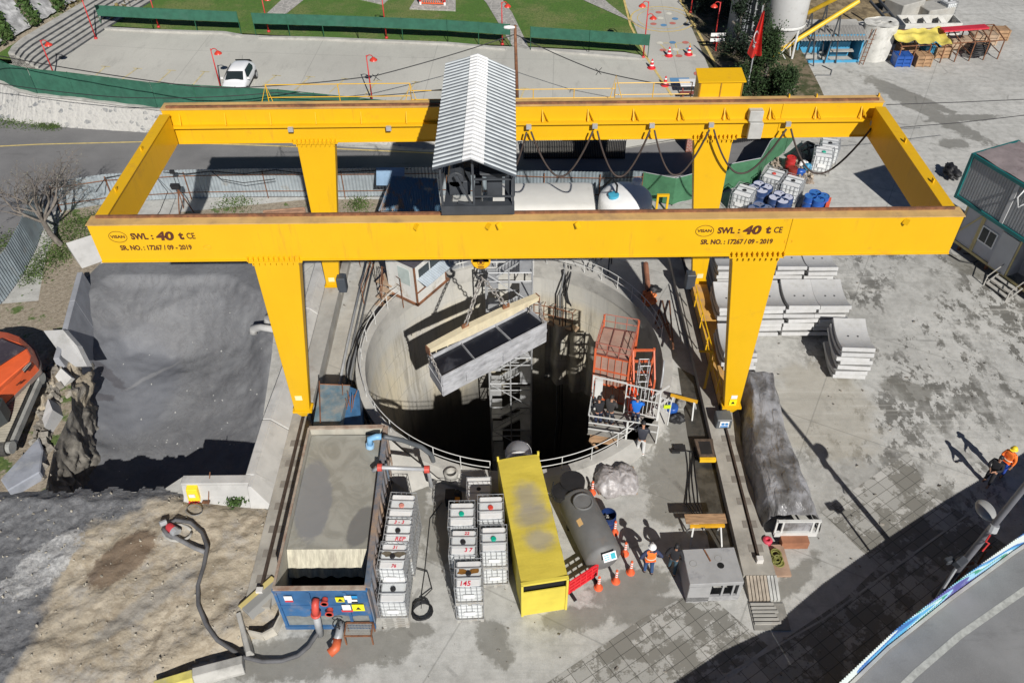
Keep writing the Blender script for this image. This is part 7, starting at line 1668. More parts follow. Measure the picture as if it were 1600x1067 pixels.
mb=MB(); q=[G(*p,2.62) for p in ((-60,552),(0,530),(30,534),(40,545),(20,572),(-60,610))]; mb.hexa([q[0],q[5],q[3],q[1]]+[v+V((0,0,.06)) for v in (q[0],q[5],q[3],q[1])]); mb.build('engine_cover',M('dark violet cover',(.05,.04,.05),.6,var=.2,dirt=(.2,.17,.17),damt=.2),bo)
mb=MB(); q=[G(*p,2.28) for p in ((31,572),(43,561),(50,570),(39,583))]; mb.hexa(q+[v+V((0,0,.05)) for v in q]); mb.build('grille',BLACK,bo)
mb=MB()
for k in range(5): a_=q[0]+(q[3]-q[0])*(k+.5)/5;b_=q[1]+(q[2]-q[1])*(k+.5)/5; mb.bar(a_+V((0,0,.08)),b_+V((0,0,.08)),.03)
mb.build('grille_bar',DUSTY,bo)
random.seed(4); mb=MB()
for k in range(6):
    p=G(19+k*2.2,596-k*2.2,2.05); mb.obox(p,(.05,.13,.01),(0,0,-.6)); mb.obox(p+V((.04,.0,0)),(.05,.03,.012),(0,0,.5+random.random()))
for k in range(3): mb.obox(G(27+k*2.6,601-k*2.4,2.0),(.08,.09,.01),(0,0,-.6))
mb.build('decal',INK,bo)
mb=MB(); P2=[G(*p,2.3) for p in ((-60,636),(-4,620),(5,624),(0,640),(-60,676))]; k=len(P2); mb.add([V((p.x,p.y,1.5)) for p in P2]+[V((p.x,p.y,2.35)) for p in P2],[tuple(range(k,2*k))]+[(i,(i+1)%k,k+(i+1)%k,k+i) for i in range(k)]); cb2=mb.build('cab',M('dark cab frame',(.05,.055,.055),.5),bo)
mb=MB(); q=[G(*p,2.38) for p in ((-30,628),(-5,621),(2,626),(-20,644))]; mb.add(q,[(0,1,2,3)]); mb.build('cab_window',M('greenish glass',(.03,.07,.05),.15,bump=0),cb2)
for nm,(pa,pb) in (('a',((50,592),(2,700))),('b',((-60,590),(-110,700)))):
    a_=G(*pa,.95);b_=G(*pb,.95); d_=(b_-a_).normalized(); n_=V((-d_.y,d_.x,0)); n_=n_ if n_.x>0 else -n_; mb=MB(); w_=.27; Lc=(b_-a_).length
    prof=[(math.cos(math.pi/2+math.pi*k/8)*.36,math.sin(math.pi/2+math.pi*k/8)*.36) for k in range(9)]
    ring_=[a_+d_*x_+V((0,0,z_)) for x_,z_ in prof]+[b_+d_*(-x_)+V((0,0,-z_)) for x_,z_ in prof]; k=len(ring_)
    mb.add([p+n_*w_ for p in ring_]+[p-n_*w_ for p in ring_],[tuple(range(k)),tuple(range(k,2*k))[::-1]]+[((i+1)%k,i,k+i,k+(i+1)%k) for i in range(k)])
    tro_=mb.build('track',M('dusty black track '+nm,(.05,.048,.045),.8,var=.3,dirt=(.2,.18,.14),damt=.25),t)
    mb=MB(); m_=int(Lc/.15)
    for i in range(m_+1): p=a_+d_*(i*.15)+V((0,0,.375)); mb.bar(p-n_*(w_+.03),p+n_*(w_+.03),.11,.03)
    mb.build('track_shoe',M('dusty shoe '+nm,(.38,.35,.28),.85,var=.2),tro_)
    mb=MB(); mb.bar(a_+n_*(w_+.1)+d_*.25+V((0,0,-.05)),b_+n_*(w_+.1)-d_*.25+V((0,0,-.05)),.16,.3)
    for i in (0,1): p=(a_,b_)[i]+n_*(w_+.1); mb.lathe([(0,-.1),(.26,-.1),(.28,.1),(0,.1)],14,p,'X')
    mb.build('track_frame',M('grey track frame '+nm,(.30,.30,.28),.8,var=.2),tro_)
mb=MB(); mb.box(-24.9,-22.6,23.2,27,.7,1.29); mb.build('undercarriage',BLACK,t)
# large tanks behind
t=thing('white_covered_tank','long white sheet covered tank between the shaft and the tin fence','tank',(1,38.8,0)); x0,x1,y0,y1=-1.2,4.35,37.4,40.3
mb=MB(); pr=[(y0,0),(y0,2.55),(y0+.15,2.78),(y0+.5,2.9),(y1-.5,2.9),(y1-.1,2.75),(y1,2.5),(y1,0)]
mb.grid(lambda u,v:(x0+(x1-x0)*(1-v)*1.0+0,*[pr[int(round(u*7))][0]+(.05 if v in (0,) else 0),pr[int(round(u*7))][1]*(1 if 0.02<v<.98 else .97)]),7,12); 
mb.add([(x1,a_,b_) for a_,b_ in pr],[tuple(range(8))]); mb.add([(x0,a_,b_) for a_,b_ in pr],[tuple(range(8))[::-1]])
mb.build('cover',M('white tarpaulin',(.62,.61,.57),.7,var=.04,sc=1,dirt=(.5,.49,.45),damt=.12),t,smooth='auto')
q=G(978,305,2.2); t=thing('round_water_tank','white round plastic tank with a blue lid beside the covered tank','tank',(q.x,q.y,0)); c=(q.x,q.y,0)
mb=MB(); mb.lathe([(1.5,0),(1.52,.5),(1.5,1.0),(1.52,1.5),(1.5,2.0),(1.4,2.2),(1.1,2.38),(.5,2.5),(0,2.52)],40,c); mb.build('body',WHITE,t,smooth='auto')
mb=MB(); mb.lathe([(.3,2.3),(.3,2.56),(0,2.6)],20,(q.x-.75,q.y-.45,0)); mb.build('lid',M('cyan lid',(.06,.35,.5),.4),t,smooth='auto'); mb=MB(); mb.lathe([(.28,2.2),(.28,2.6),(.2,2.66),(0,2.66)],20,(q.x+.7,q.y+.9,0)); mb.build('vent',WHITE,t,smooth='auto')
mb=MB(); mb.tube([(q.x-.6,q.y-.4,2.6),(q.x-.55,q.y-.1,2.9),(q.x-.75,q.y+.5,3.0),(q.x-1.2,q.y+.9,2.2)],.06,7); mb.build('hose',BLACK,t,smooth=True)
t=thing('frame_stand','small yellow frame stand beside the round white tank','stand',G(1033,325)); q=G(1033,330); mb=MB()
for X in (-.3,.3): mb.bar(q+V((X,0,0)),q+V((X,0,1.1)),.12)
mb.bar(q+V((-.36,0,1.1)),q+V((.36,0,1.1)),.14); mb.build('frame',YEP,t)
# shed with blue rusty roof
t=thing('tin_shed','small shed with a sagging blue and rust corrugated roof left of the trolley','shed',G(630,320))
ra=[G(*p,z) for p,z in (((590,330),1.9),((690,330),1.9),((683,279),2.6),((612,275),2.6))]
x=N('blue rust roof sheet'); n=x.noise(1.6,7,.7,x.mapv(scale=(1.6,.7,1))); c=x.mix(x.ramp(n,.50,.62),(.14,.25,.36),(.36,.25,.18)); c=x.mix(x.ramp(x.noise(.9,5,.6),.62,.68),c,(.5,.47,.4)); BR_=x.done(c,.6)
mb=MB(); nn_=34
mb.grid(lambda u,v:(ra[0]*(1-u)+ra[1]*u)*(1-v)+(ra[3]*(1-u)+ra[2]*u)*v+V((0,0,.035*(1 if int(u*nn_*2+.5)%2 else -1)+.08*mnoise.noise(V((u*3,v*3,0))))),nn_*2,6); mb.build('roof',BR_,t)
mb=MB(); lo=[V((p.x,p.y,0)) for p in ra]; cen=(lo[0]+lo[1]+lo[2]+lo[3])/4; lo=[p+(cen-p)*.1 for p in lo]
for a_,b_,h in ((lo[0],lo[1],1.8),(lo[1],lo[2],1.9),(lo[2],lo[3],2.4),(lo[3],lo[0],1.8)): mb.bar(a_+V((0,0,h/2)),b_+V((0,0,h/2)),.06,h)
mb.build('wall',TIN2,t); mb=MB(); mb.hexa([G(588,290,2.0),G(632,290,2.0),G(632,262,2.6),G(588,262,2.6)]+[G(588,290,2.06),G(632,290,2.06),G(632,262,2.66),G(588,262,2.66)]); mb.build('lean_panel',M('pale blue panel',(.22,.33,.46),.5),t)
t=thing('brick_pallet','low timber fenced pit edge behind the left crane legs','frame',G(440,322)); mb=MB(); a_,b_=G(412,330,.7),G(475,325,.7)
for p in (a_,b_): mb.bar(V((p.x,p.y,0)),p,.1)
mb.bar(a_,b_,.08); mb.bar(a_-V((0,0,.35)),b_-V((0,0,.35)),.25,.4); mb.build('frame',M('reddish planks',(.34,.2,.13),.85,var=.25),t)
t=thing('work_light','black flood light on a rusty tripod behind the front girder','flood light',G(290,330)); q=G(290,332); mb=MB()
for a_ in (0,2.1,4.2): mb.bar(q+V((.5*math.cos(a_),.5*math.sin(a_),0)),q+V((0,0,1.6)),.05)
mb.build('tripod',RUST,t); mb=MB(); mb.obox(q+V((-.1,0,1.8)),(.5,.2,.35),(.3,0,0)); mb.obox(q+V((-.15,.3,2.6)),(.25,.15,.2)); mb.tube([q+V((0,0,1.6)),q+V((-.1,.2,2.6))],.02,4); mb.build('lamp',BLACK,t)
# right hand drums and IBCs
GD='drums and IBCs in the far right corner'
for px,py,cp_,lb_ in ((1163,300,'k','IBC with a black cap left of the drums by the green net'),(1209,274,'r','IBC with a red cap behind the white lidded drums'),(1239,285,'k','greenish IBC with a black cap in front of the scrap heap'),(1287,240,'g','IBC with green and black caps near the crane girder'),(1297,226,'k','rear IBC with pink writing touching the girder')):
    q=G(px,py,1.16); place_ibc((q.x,q.y),rad(-32 if px<1270 else -18),lb_,cp_,GD).scale=(1.2,1.2,1.12)
WL_=M('pale lilac drum lid',(.60,.62,.74),.5)
def drums4(px,py,label,mat,topm,n=4,z=.12):
    c=G(px,py,1.0); offs=[(-.37,.0),(.0,.38),(.38,.02),(.02,-.37)][:n]
    for i,(dx,dy) in enumerate(offs):
        drum((c.x+dx,c.y+dy,z),('left','rear','right','front')[i]+' drum of the '+label,mat,topm,group='drums on pallets by the green net',r=.35,h=1.0)
    mb=MB(); mb.box(c.x-.6,c.x+.6,c.y-.6,c.y+.6,.02,.11); tag(mb.build('pallet',WOOD),'pallet under the '+label,'pallet')
drums4(1188,295,'pale lidded group behind the black capped IBC',M('dark blue drum',(.03,.06,.16),.4),WL_); drums4(1220,311,'pale lidded group in the middle',M('dark blue drum b',(.03,.06,.16),.4),WL_)
drums4(1276,309,'bright blue group beside the red strip',BLUEP,M('blue lid',(.05,.18,.5),.3))
q=G(1188,322,1); drums4(1188,328,'blue row hidden behind the front girder',M('mid blue drum',(.04,.10,.25),.4),M('grey blue lid',(.2,.22,.3),.4))
mb=MB(); a_=G(1297,308,.9);b_=G(1290,330,.9); mb.bar(V((a_.x,a_.y,.45)),V((b_.x,b_.y,.45)),.2,.85); tag(mb.build('red_board',M('red yellow board',(.75,.12,.05),.5)),'bright red board leaning against the blue drums','board')
SCR=M('mixed scrap',(.26,.21,.17),.85,var=.6,sc=6,dirt=(.5,.42,.32),damt=.5)
t=thing('scrap_heap','heap of rusty fittings and scrap between the IBCs','scrap heap',G(1235,268)); mb=MB()
for k in range(230):
    q=G(random.uniform(1205,1272),random.uniform(252,288)); 
    if (q-G(1238,270)).length>2.6: continue
    mb.obox(q+V((0,0,random.random()*.3)),(random.uniform(.05,.3),random.uniform(.05,.15),random.uniform(.05,.15)),(random.random()*3,random.random()*3,random.random()*3))
mb.build('scrap',SCR,t)
for px,py,m_,l_ in ((1237,246,RED,'red drum standing behind the scrap heap'),(1239,262,M('dark red drum',(.25,.03,.02),.5),'dark red drum beside the scrap heap')): q=G(px,py,.8); drum((q.x,q.y,0),l_,m_,m_,.3,.8)
for px,py,m_,l_ in ((1250,270,BLUEP,'small blue bucket'),(1262,262,CYAN,'light blue sack'),(1256,258,WHITE,'white sack')): q=G(px,py,.3); lump('sack' if 'sack' in l_ else 'bucket',l_+' on the scrap heap beside the red drums',l_.split()[-1],(q.x,q.y,.35),(.3,.25,.25),m_,px,.3,10)
t=thing('scrap_rack','black steel frame lying beside the rear IBCs','steel frame',G(1262,240)); a_,b_,c_,d_=[G(*p,.4) for p in ((1240,240),(1262,222),(1275,228),(1266,252))]; mb=MB()
for u,v_ in ((a_,b_),(b_,c_),(c_,d_),(d_,a_),(a_,c_),(b_,d_)): mb.bar(u,v_,.12)
mb.bar(a_,d_,.6,.3); mb.build('frame',BLACK,t)
# site cabins at the right edge
t=thing('site_cabin','grey site cabin with cream frame, window and open door under the teal container','site cabin',G(1490,378,.3)); A_=G(1490,377,.4);B_=A_+(G(1600,455,.4)-A_)*1.6; d_=(B_-A_);d_.z=0;Lc=d_.length;d_.normalize();n_=V((-d_.y,d_.x,0)); n_=n_ if n_.x>0 else -n_
def CP(x_,y_,z_): return V((A_.x,A_.y,0))+d_*x_+n_*y_+V((0,0,z_))
def cbox(mb,x0,x1,y0,y1,z0,z1): return mb.hexa([CP(x0,y0,z0),CP(x1,y0,z0),CP(x1,y1,z0),CP(x0,y1,z0),CP(x0,y0,z1),CP(x1,y0,z1),CP(x1,y1,z1),CP(x0,y1,z1)])
mb=MB(); cbox(mb,0,3.55,0,2.4,.45,2.95); cbox(mb,4.75,Lc,0,2.4,.45,2.95); cbox(mb,3.55,4.75,.9,2.4,.45,2.95); mb.build('wall',M('grey cabin panel',(.44,.45,.48),.6,var=.06,sc=.8,dirt=(.36,.33,.28),damt=.2),t)
mb=MB(); cbox(mb,-.05,Lc,-.06,0,2.8,3.0); cbox(mb,-.05,Lc,-.06,0,.4,.55)
for X in (-.05,1.05,1.15,3.5,4.72,Lc-.1): cbox(mb,X,X+.09,-.05,-.002,.55,2.8)
mb.bar(CP(.1,-.03,1.2),CP(1.0,-.03,2.7),.07,.05,n_); mb.build('frame',M('cream frame',(.55,.46,.22),.6,var=.1,dirt=(.35,.3,.2),damt=.25),t)
mb=MB(); cbox(mb,1.25,2.25,-.05,-.003,1.35,2.3); wf=mb.build('window_frame',WHITE,t); mb=MB(); cbox(mb,1.32,1.72,-.06,-.052,1.43,2.22); cbox(mb,1.78,2.18,-.06,-.052,1.43,2.22); mb.build('pane',GLASS,wf)
mb=MB(); cbox(mb,2.42,3.48,-.08,-.02,.5,2.65); mb.build('door',M('pale grey door',(.50,.51,.52),.5,var=.04),t); mb=MB(); cbox(mb,3.56,4.7,.05,.88,.55,2.8); mb.build('doorway_interior',M('dark interior',(.008,.008,.008),.9),t) if False else None
mb=MB()
for X in (.3,2.2,4.4,6.5): cbox(mb,X,X+.12,.1,.3,0,.45); cbox(mb,X,X+.12,2.0,2.2,0,.45)
mb.build('leg',RUST,t)
mb=MB()
for k in range(3): cbox(mb,3.3,4.7,-.95+k*.28,-.72+k*.28,.12+k*.13,.16+k*.13)
for X in (3.25,4.7): mb.bar(CP(X,-1.0,0),CP(X,-.1,.55),.06); mb.bar(CP(X,-1.0,0),CP(X,-1.0,.6),.05); mb.bar(CP(X,-1.0,.6),CP(X,-.1,1.1),.04)
mb.build('step',DUSTY,t)
t=thing('upper_container','teal framed grey container with a dusty purple roof standing on the site cabin','container',CP(2,1,3.1)); z0,z1=3.06,5.65
mb=MB(); cbox(mb,-.55,Lc,-.45,2.6,z0+.1,z1); 
for k in range(64): X=-.5+k*.16; cbox(mb,X,X+.08,-.475,-.45,z0+.25,z1-.15)
mb.build('wall',M('grey ribbed siding',(.33,.34,.35),.55,.1,var=.06,sc=1),t)
mb=MB(); cbox(mb,-.65,Lc,-.56,-.46,z1-.12,z1+.06); cbox(mb,-.65,Lc,-.56,-.46,z0,z0+.18); cbox(mb,-.66,-.5,-.58,-.42,z0,z1+.05); cbox(mb,-.66,-.5,-.45,2.7,z1-.12,z1+.06); cbox(mb,-.66,-.5,-.45,2.7,z0,z0+.18); mb.build('frame',TEAL,t)
mb=MB(); mb.grid(lambda u,v:CP(-.55+u*(Lc+.5),-.4+v*3.0,z1+.07+.05*mnoise.noise(V((u*8,v*5,0)))),30,12); mb.build('roof_sheet',M('dusty grey brown roofing',(.24,.20,.20),.85,var=.12,sc=1.5,dirt=(.12,.09,.09),damt=.3,dsc=2.5),t,smooth=True)
mb=MB(); cbox(mb,2.25,2.45,-.52,-.47,z0+.2,z1-.1); mb.build('seam',M('pale seam',(.5,.5,.5),.5),t); mb=MB(); cbox(mb,1.0,1.5,2.3,2.5,z1,z1+.5); mb.build('vent',BLACK,t)
mb=MB(); mb.tube([CP(2.8,-.5,z1),CP(2.7,-.7,z1-.6),CP(3.0,-.75,z1-1.0),CP(3.3,-.7,z1-.5),CP(3.5,-.5,z1)],.04,5); mb.build('cable',WHITE,t,smooth=True)
mb=MB(); mb.tube([G(1483,398,.05),G(1500,408,.05),G(1520,412,.05),G(1531,405,.05),G(1524,398,.05),G(1505,396,.05)],.035,6); tag(mb.build('hose_loop',BLACK,smooth=True),'black hose loop on the ground in front of the site cabin','hose')
lump('dark_pile','dark debris pile left of the teal container','debris',tuple(G(1487,268,.4)),(.4,.7,.3),BLACK,3,.6,16)
# silo
t=thing('silo','white steel silo on legs behind the trees at the top','silo',(20.0,60.5,0)); c=(19.9,60.6,0); SW=M('silo paint',(.52,.52,.51),.5,var=.05,sc=.8,dirt=(.35,.33,.3),damt=.2)
mb=MB(); mb.lathe([(.25,1.2),(1.45,3.4),(1.5,3.5),(1.5,5.6),(1.53,5.62),(1.53,5.7),(1.5,5.72),(1.5,9.5),(0,9.9)],36,c); mb.build('drum',SW,t,smooth='auto'); mb=MB(); mb.lathe([(1.53,3.35),(1.56,3.4),(1.56,3.5),(1.53,3.55)],36,c); mb.build('band',WHT,t)
lg=[(c[0]+1.25*math.cos(a_),c[1]+1.25*math.sin(a_)) for a_ in (-.8,.8,2.35,3.95)]
for X,Y in lg: mb=MB(); mb.tube([(X,Y,0),(X,Y,3.5)],.09,8); mb.build('leg',WHT,t)
mb=MB()
for (a_,b_) in zip(lg,lg[1:]+lg[:1]): mb.tube([(*a_,.4),(*b_,2.6)],.04,5); mb.tube([(*b_,.4),(*a_,2.6)],.04,5)
mb.build('brace',WHT,t)
mb=MB(); mb.tube([(17.9,61.5,0),(17.9,61.5,8)],.06,6); mb.tube([(18.3,61.5,0),(18.3,61.5,8)],.06,6)
for k in range(20): mb.tube([(17.9,61.5,k*.4),(18.3,61.5,k*.4)],.03,4)
mb.build('ladder',SILVER,t)
mb=MB(); mb.box(16.8,18.6,62.3,64.5,0,6.5); tag(mb.build('grey_steel_bin',M('grey bin steel',(.30,.32,.34),.5,.3)),'tall grey steel bin left of the silo','bin')
for (pa,za,pb,zb,l_) in (((1205,88),1.2,(1342,2),4.6,'lower yellow screw conveyor rising right from the silo'),((1232,36),2.2,(1310,-4),5.0,'upper yellow screw conveyor behind the silo')):
    t=thing('screw_conveyor',l_,'conveyor',G(*pa,za)); mb=MB(); mb.tube([G(*pa,za),G(*pb,zb)],.17,12); mb.build('tube',M('conveyor yellow',(.75,.48,.03),.45),t,smooth='auto'); mb=MB()
    for u in (.5,.8): p=G(*pa,za)*(1-u)+G(*pb,zb)*u; mb.bar(p,V((p.x-.3,p.y,0)),.08); mb.bar(p,V((p.x+.6,p.y,0)),.08)
    mb.build('support',DGREY,t)
# mixing workshop
t=thing('workshop_container','light blue open fronted workshop with a ribbed grey canopy right of the silo','workshop',G(1290,100)); a_=G(1240,99);b_=G(1342,99); mb=MB(); W0,W1,Yw=a_.x,b_.x,a_.y
mb.box(W0,W1,Yw,Yw+.12,.0,.18); mb.box(W0,W1,Yw,Yw+.12,2.0,2.15)
for X in (W0,W0+2.4,W1-.12): mb.box(X,X+.12,Yw+.002,Yw+.118,.18,2.0)
mb.box(W0,W1,Yw+2.2,Yw+2.3,0,2.1); mb.box(W1-.1,W1,Yw+.2,Yw+2.2,0,2.1); mb.build('frame',CYAN,t)
mb=MB()
for k in range(22): X=W0-.1+k*(W1-W0+.2)/22; w_=(W1-W0+.2)/22; mb.hexa([(X,Yw-.5,1.95),(X+w_*.5,Yw-.5,2.0),(X+w_*.5,Yw+1.2,2.4),(X,Yw+1.2,2.35),(X,Yw-.5,1.98),(X+w_*.5,Yw-.5,2.06),(X+w_*.5,Yw+1.2,2.46),(X,Yw+1.2,2.38)]); mb.hexa([(X+w_*.5,Yw-.5,1.93),(X+w_,Yw-.5,1.93),(X+w_,Yw+1.2,2.33),(X+w_*.5,Yw+1.2,2.33),(X+w_*.5,Yw-.5,1.96),(X+w_,Yw-.5,1.96),(X+w_,Yw+1.2,2.36),(X+w_*.5,Yw+1.2,2.36)])
mb.build('canopy',M('ribbed grey canopy',(.36,.35,.33),.6,.1),t); mb=MB(); mb.box(W0,W1,Yw+1.2,Yw+2.6,2.2,2.3); mb.build('roof',CON,t)
mb=MB(); mb.box(W0+.5,W0+2.1,Yw+.9,Yw+1.5,.1,1.3); mb.box(W0+3,W0+4.4,Yw+1.0,Yw+1.6,.1,1.2); mb.build('machine',CYAN,t); mb=MB(); mb.box(W0+2.7,W0+4.5,Yw+.3,Yw+.7,.7,.78); mb.box(W0+.6,W0+1.8,Yw+.3,Yw+.7,.2,.5); mb.each('bench',DUSTY,t)
t=thing('big_bag_tank','tall tank wrapped in dirty white sheet right of the blue workshop','tank',G(1365,98)); q=G(1367,96); 
mb=MB(); mb.grid(lambda u,v:V((q.x,q.y+.8,0))+V(((1.15+.12*v+.05*math.sin(u*50))*math.cos(2*math.pi*u),(1.05+.05*math.sin(u*37))*math.sin(2*math.pi*u),2.7*v))*1.0,60,12); mb.grid(lambda u,v:V((q.x,q.y+.8,2.7+.15*mnoise.noise(V((u*5,v*3,0)))))+V((1.27*(1-v)*math.cos(2*math.pi*u),1.1*(1-v)*math.sin(2*math.pi*u),0)),60,6)
mb.build('sheet',M('dirty white wrap',(.58,.57,.53),.7,var=.12,sc=1.5,dirt=(.25,.24,.2),damt=.35),t,smooth=True); mb=MB()
for X in (-1.4,-1.1): mb.bar((q.x+X,q.y-.6,0),(q.x+X+.4,q.y-.2,2.6),.05)
for k in range(7): mb.bar((q.x-1.38+k*.06,q.y-.55,.3+k*.33),(q.x-1.08+k*.06,q.y-.55,.3+k*.33),.04)
mb.build('ladder',RUST,t)
t=thing('tarp_stall','row of rusty racks under a sagging yellow tarpaulin','stall',G(1440,95)); P_=[G(*p,z) for p,z in (((1398,60),2.0),((1490,68),1.9),((1472,43),2.2),((1394,48),2.2))]
mb=MB(); mb.grid(lambda u,v:(P_[0]*(1-u)+P_[1]*u)*(1-v)+(P_[3]*(1-u)+P_[2]*u)*v+V((0,0,.25*mnoise.noise(V((u*6,v*3,1)))-.25*abs(math.sin(u*9))*(1-v))),40,14); mb.build('tarpaulin',M('dirty yellow tarp',(.60,.50,.10),.7,var=.15,sc=1.5,dirt=(.35,.3,.12),damt=.3,bump=.4,bsc=3),t,smooth=True)
mb=MB(); a_=G(1400,103);b_=G(1558,93)
for k in range(8):
    p=a_+(b_-a_)*k/7; mb.bar(p,p+V((0,0,1.5)),.07); mb.bar(p+V((0,2.2,0)),p+V((0,2.2,1.8)),.07); mb.bar(p+V((0,0,1.5)),p+V((0,2.2,1.8)),.06); mb.bar(p+V((0,0,.5)),p+V((0,2.2,.5)),.05)
mb.bar(a_+V((0,0,1.5)),b_+V((0,0,1.5)),.06); mb.bar(a_+V((0,2.2,1.8)),b_+V((0,2.2,1.8)),.06); mb.build('rack',RUST,t)
mb=MB(); p,q2=G(1472,47,2.3),G(1542,42,2.3); mb.bar(p,q2,.7,.12); mb.build('red_roof_strip',M('red roof strip',(.55,.03,.05),.5),t)
for i,(px,py,m_,l_,s) in enumerate(((1408,95,BLUEP,'blue sacks at the left end of the tarp racks',.6),(1415,82,WOOD,'timber crate under the yellow tarpaulin, left',.7),(1440,95,WOOD,'timber crate in front of the yellow tarpaulin',.6),(1452,80,CYAN,'light blue heap under the tarpaulin',.6),(1470,82,WOOD,'pale crate right of the light blue heap',.6),(1500,70,PLY,'brown crate stack under the red strip',.9),(1535,62,PLY,'brown timber crates at the right end of the racks',1.0),(1555,55,WOOD,'stack of timber frames right of the racks',.9))):
    q=G(px,py,.3); t=thing('crate',l_,'crate' if i else 'sack',(q.x,q.y,0)); mb=MB()
    for k in range(3): mb.box(q.x-s,q.x+s,q.y-.5,q.y+.5,.05+k*.28,.27+k*.28)
    for X in (-s*.9,0,s*.9): mb.box(q.x+X-.05,q.x+X+.05,q.y-.53,q.y+.53,0,.85)
    mb.build('board',m_,t)
mb=MB(); q=G(1525,85,.3)
for k in range(6): mb.tube([q+V((.9*math.cos(a_*.6)*.8+k*.08,.5*math.sin(a_*.6)+k*.1,.1+.1*k)) for a_ in range(11)],.06,6)
tag(mb.build('hose_coil',BLACK,smooth=True),'black hose coil at the right end of the tarp racks','hose')
# white mixer bin behind
t=thing('mixer_hopper','white and black mixing hopper behind the yellow tarpaulin','hopper',G(1430,35)); c=G(1450,38,1.0)
mb=MB(); mb.box(c.x-2.3,c.x+2.3,c.y-.9,c.y-.8,0,1.4);mb.box(c.x-2.3,c.x+2.3,c.y+.8,c.y+.9,0,1.4);mb.box(c.x-2.3,c.x-2.2,c.y-.8,c.y+.8,0,1.4);mb.box(c.x+2.2,c.x+2.3,c.y-.8,c.y+.8,0,1.4)
for X in (-1.2,0,1.2): mb.obox((c.x+X,c.y,1.1),(.5,1.2,.08),(.5,0,.4))
mb.build('bin',M('dirty white bin',(.60,.59,.55),.6,var=.1,dirt=(.4,.38,.33),damt=.3),t); mb=MB(); mb.box(c.x-3.3,c.x-2.4,c.y-1.4,c.y-.2,0,1.5); mb.bar((c.x-3.2,c.y-.4,1.2),(c.x-4.4,c.y+1.8,2.2),.15); mb.bar((c.x-2.5,c.y-.2,1.2),(c.x-3.6,c.y+2,2.2),.15); mb.bar((c.x-3.6,c.y+.6,1.7),(c.x-3,c.y+.8,1.7),.1); mb.build('drive_frame',DGREY,t)
q=G(1480,12,.6); place_ibc((q.x,q.y),.3,'far white IBC standing behind the mixing hopper','k',GD)
t=thing('grey_stack','grey boarded stack behind the mixing hopper at the top edge','stack',G(1410,10)); q=G(1412,10,.6); mb=MB(); mb.obox((q.x,q.y,.6),(2.6,2.0,1.2),(0,0,.5)); mb.obox((q.x+2.5,q.y-.3,.4),(2.6,2.0,.8),(0,0,.3)); mb.build('board',DUSTY,t,bevel=.05)
mb=MB(); mb.tube([G(*p,.04) for p in ((1285,103),(1300,110),(1298,118),(1275,118),(1268,128),(1262,140),(1240,143))],.04,5); tag(mb.build('ground_hose',GREY,smooth=True),'thin hose snaking over the ground below the blue workshop','hose')
# foot things near silo leg
mb=MB(); q=G(1243,118,.2)
for k in range(4): mb.box(q.x-.5,q.x+.5,q.y-.5+k*.3,q.y-.35+k*.3,.02,.14)
tag(mb.build('blue_pallet',CYAN),'small light blue pallet beside the silo leg','pallet')
# barbed things near hall
# ---- painted hoarding and lamp pole at the lower right
t=thing('painted_hoarding','corrugated hoarding painted in blue, white and green waves along the highway','hoarding',HT[2])
x=N('painted wave mural'); n=x.n('TexWave',wave_type='BANDS'); x.t.links.new(x.mapv(rot=(0,.35,.55),scale=(.55,.55,1.6)),n.inputs[0]); n.inputs['Scale'].default_value=.2; n.inputs['Distortion'].default_value=6; n.inputs['Detail'].default_value=2
cr_=x.n('ValToRGB'); x.t.links.new(n.outputs[0],cr_.inputs[0]); e_=cr_.color_ramp; e_.interpolation='CONSTANT'
cols=[(0,(.62,.68,.66)),(.2,(.05,.16,.42)),(.38,(.10,.38,.62)),(.55,(.55,.68,.75)),(.68,(.06,.30,.20)),(.8,(.30,.55,.72)),(.92,(.10,.10,.32))]
e_.elements[0].color=(*cols[0][1],1); e_.elements[1].position=cols[1][0]; e_.elements[1].color=(*cols[1][1],1)
for p_,cc in cols[2:]: el=e_.elements.new(p_); el.color=(*cc,1)
MUR=x.done(x.mix(x.ramp(x.noise(2,5,.6),.5,.7,0,.35),cr_.outputs[0],(.5,.6,.62)),.6)
mb=MB()
for a_,b_ in zip(HT,HT[1:]): mb.corr((a_.x,a_.y,0),(b_.x,b_.y,0),HZ+.0,2.4,pitch=.11,amp=.02)
mb.build('sheet',MUR,t)
mb=MB()
for a_,b_ in zip(HT,HT[1:]): 
    n_=V((-(b_-a_).y,(b_-a_).x,0)).normalized()*-.1; n_=n_ if n_.y<0 else -n_
    mb.bar(V((a_.x,a_.y,HZ+.04))+n_,V((b_.x,b_.y,HZ+.04))+n_,.1,.08)
mb.build('foot_rail',CON,t)
for i,(px,py,qx,qy) in enumerate(((1512,887,1470,935),(1540,862,1528,880))):
    a_=G(px,py,1.8);b_=G(qx,qy,1.2); t2=thing('hoarding_prop',('left','right')[i]+' rusty prop behind the painted hoarding','prop',b_); mb=MB(); mb.bar(a_,b_,.07); mb.bar(a_+V((-.3,.1,0)),a_+V((.3,.2,0)),.08); mb.build('bar',RUST,t2)
t=thing('lamp_pole','tall grey lamp pole with a grey oval lamp head behind the painted hoarding','lamp pole',(15.35,15.85,0))
mb=MB(); mb.tube([(15.42,16.05,0),(15.3,15.6,4),(15.22,15.25,7.6),(15.15,15.0,10.5)],[.13,.115,.1,.09],12); mb.build('pole',M('grey pole',(.20,.20,.22),.45,.3),t,smooth=True)
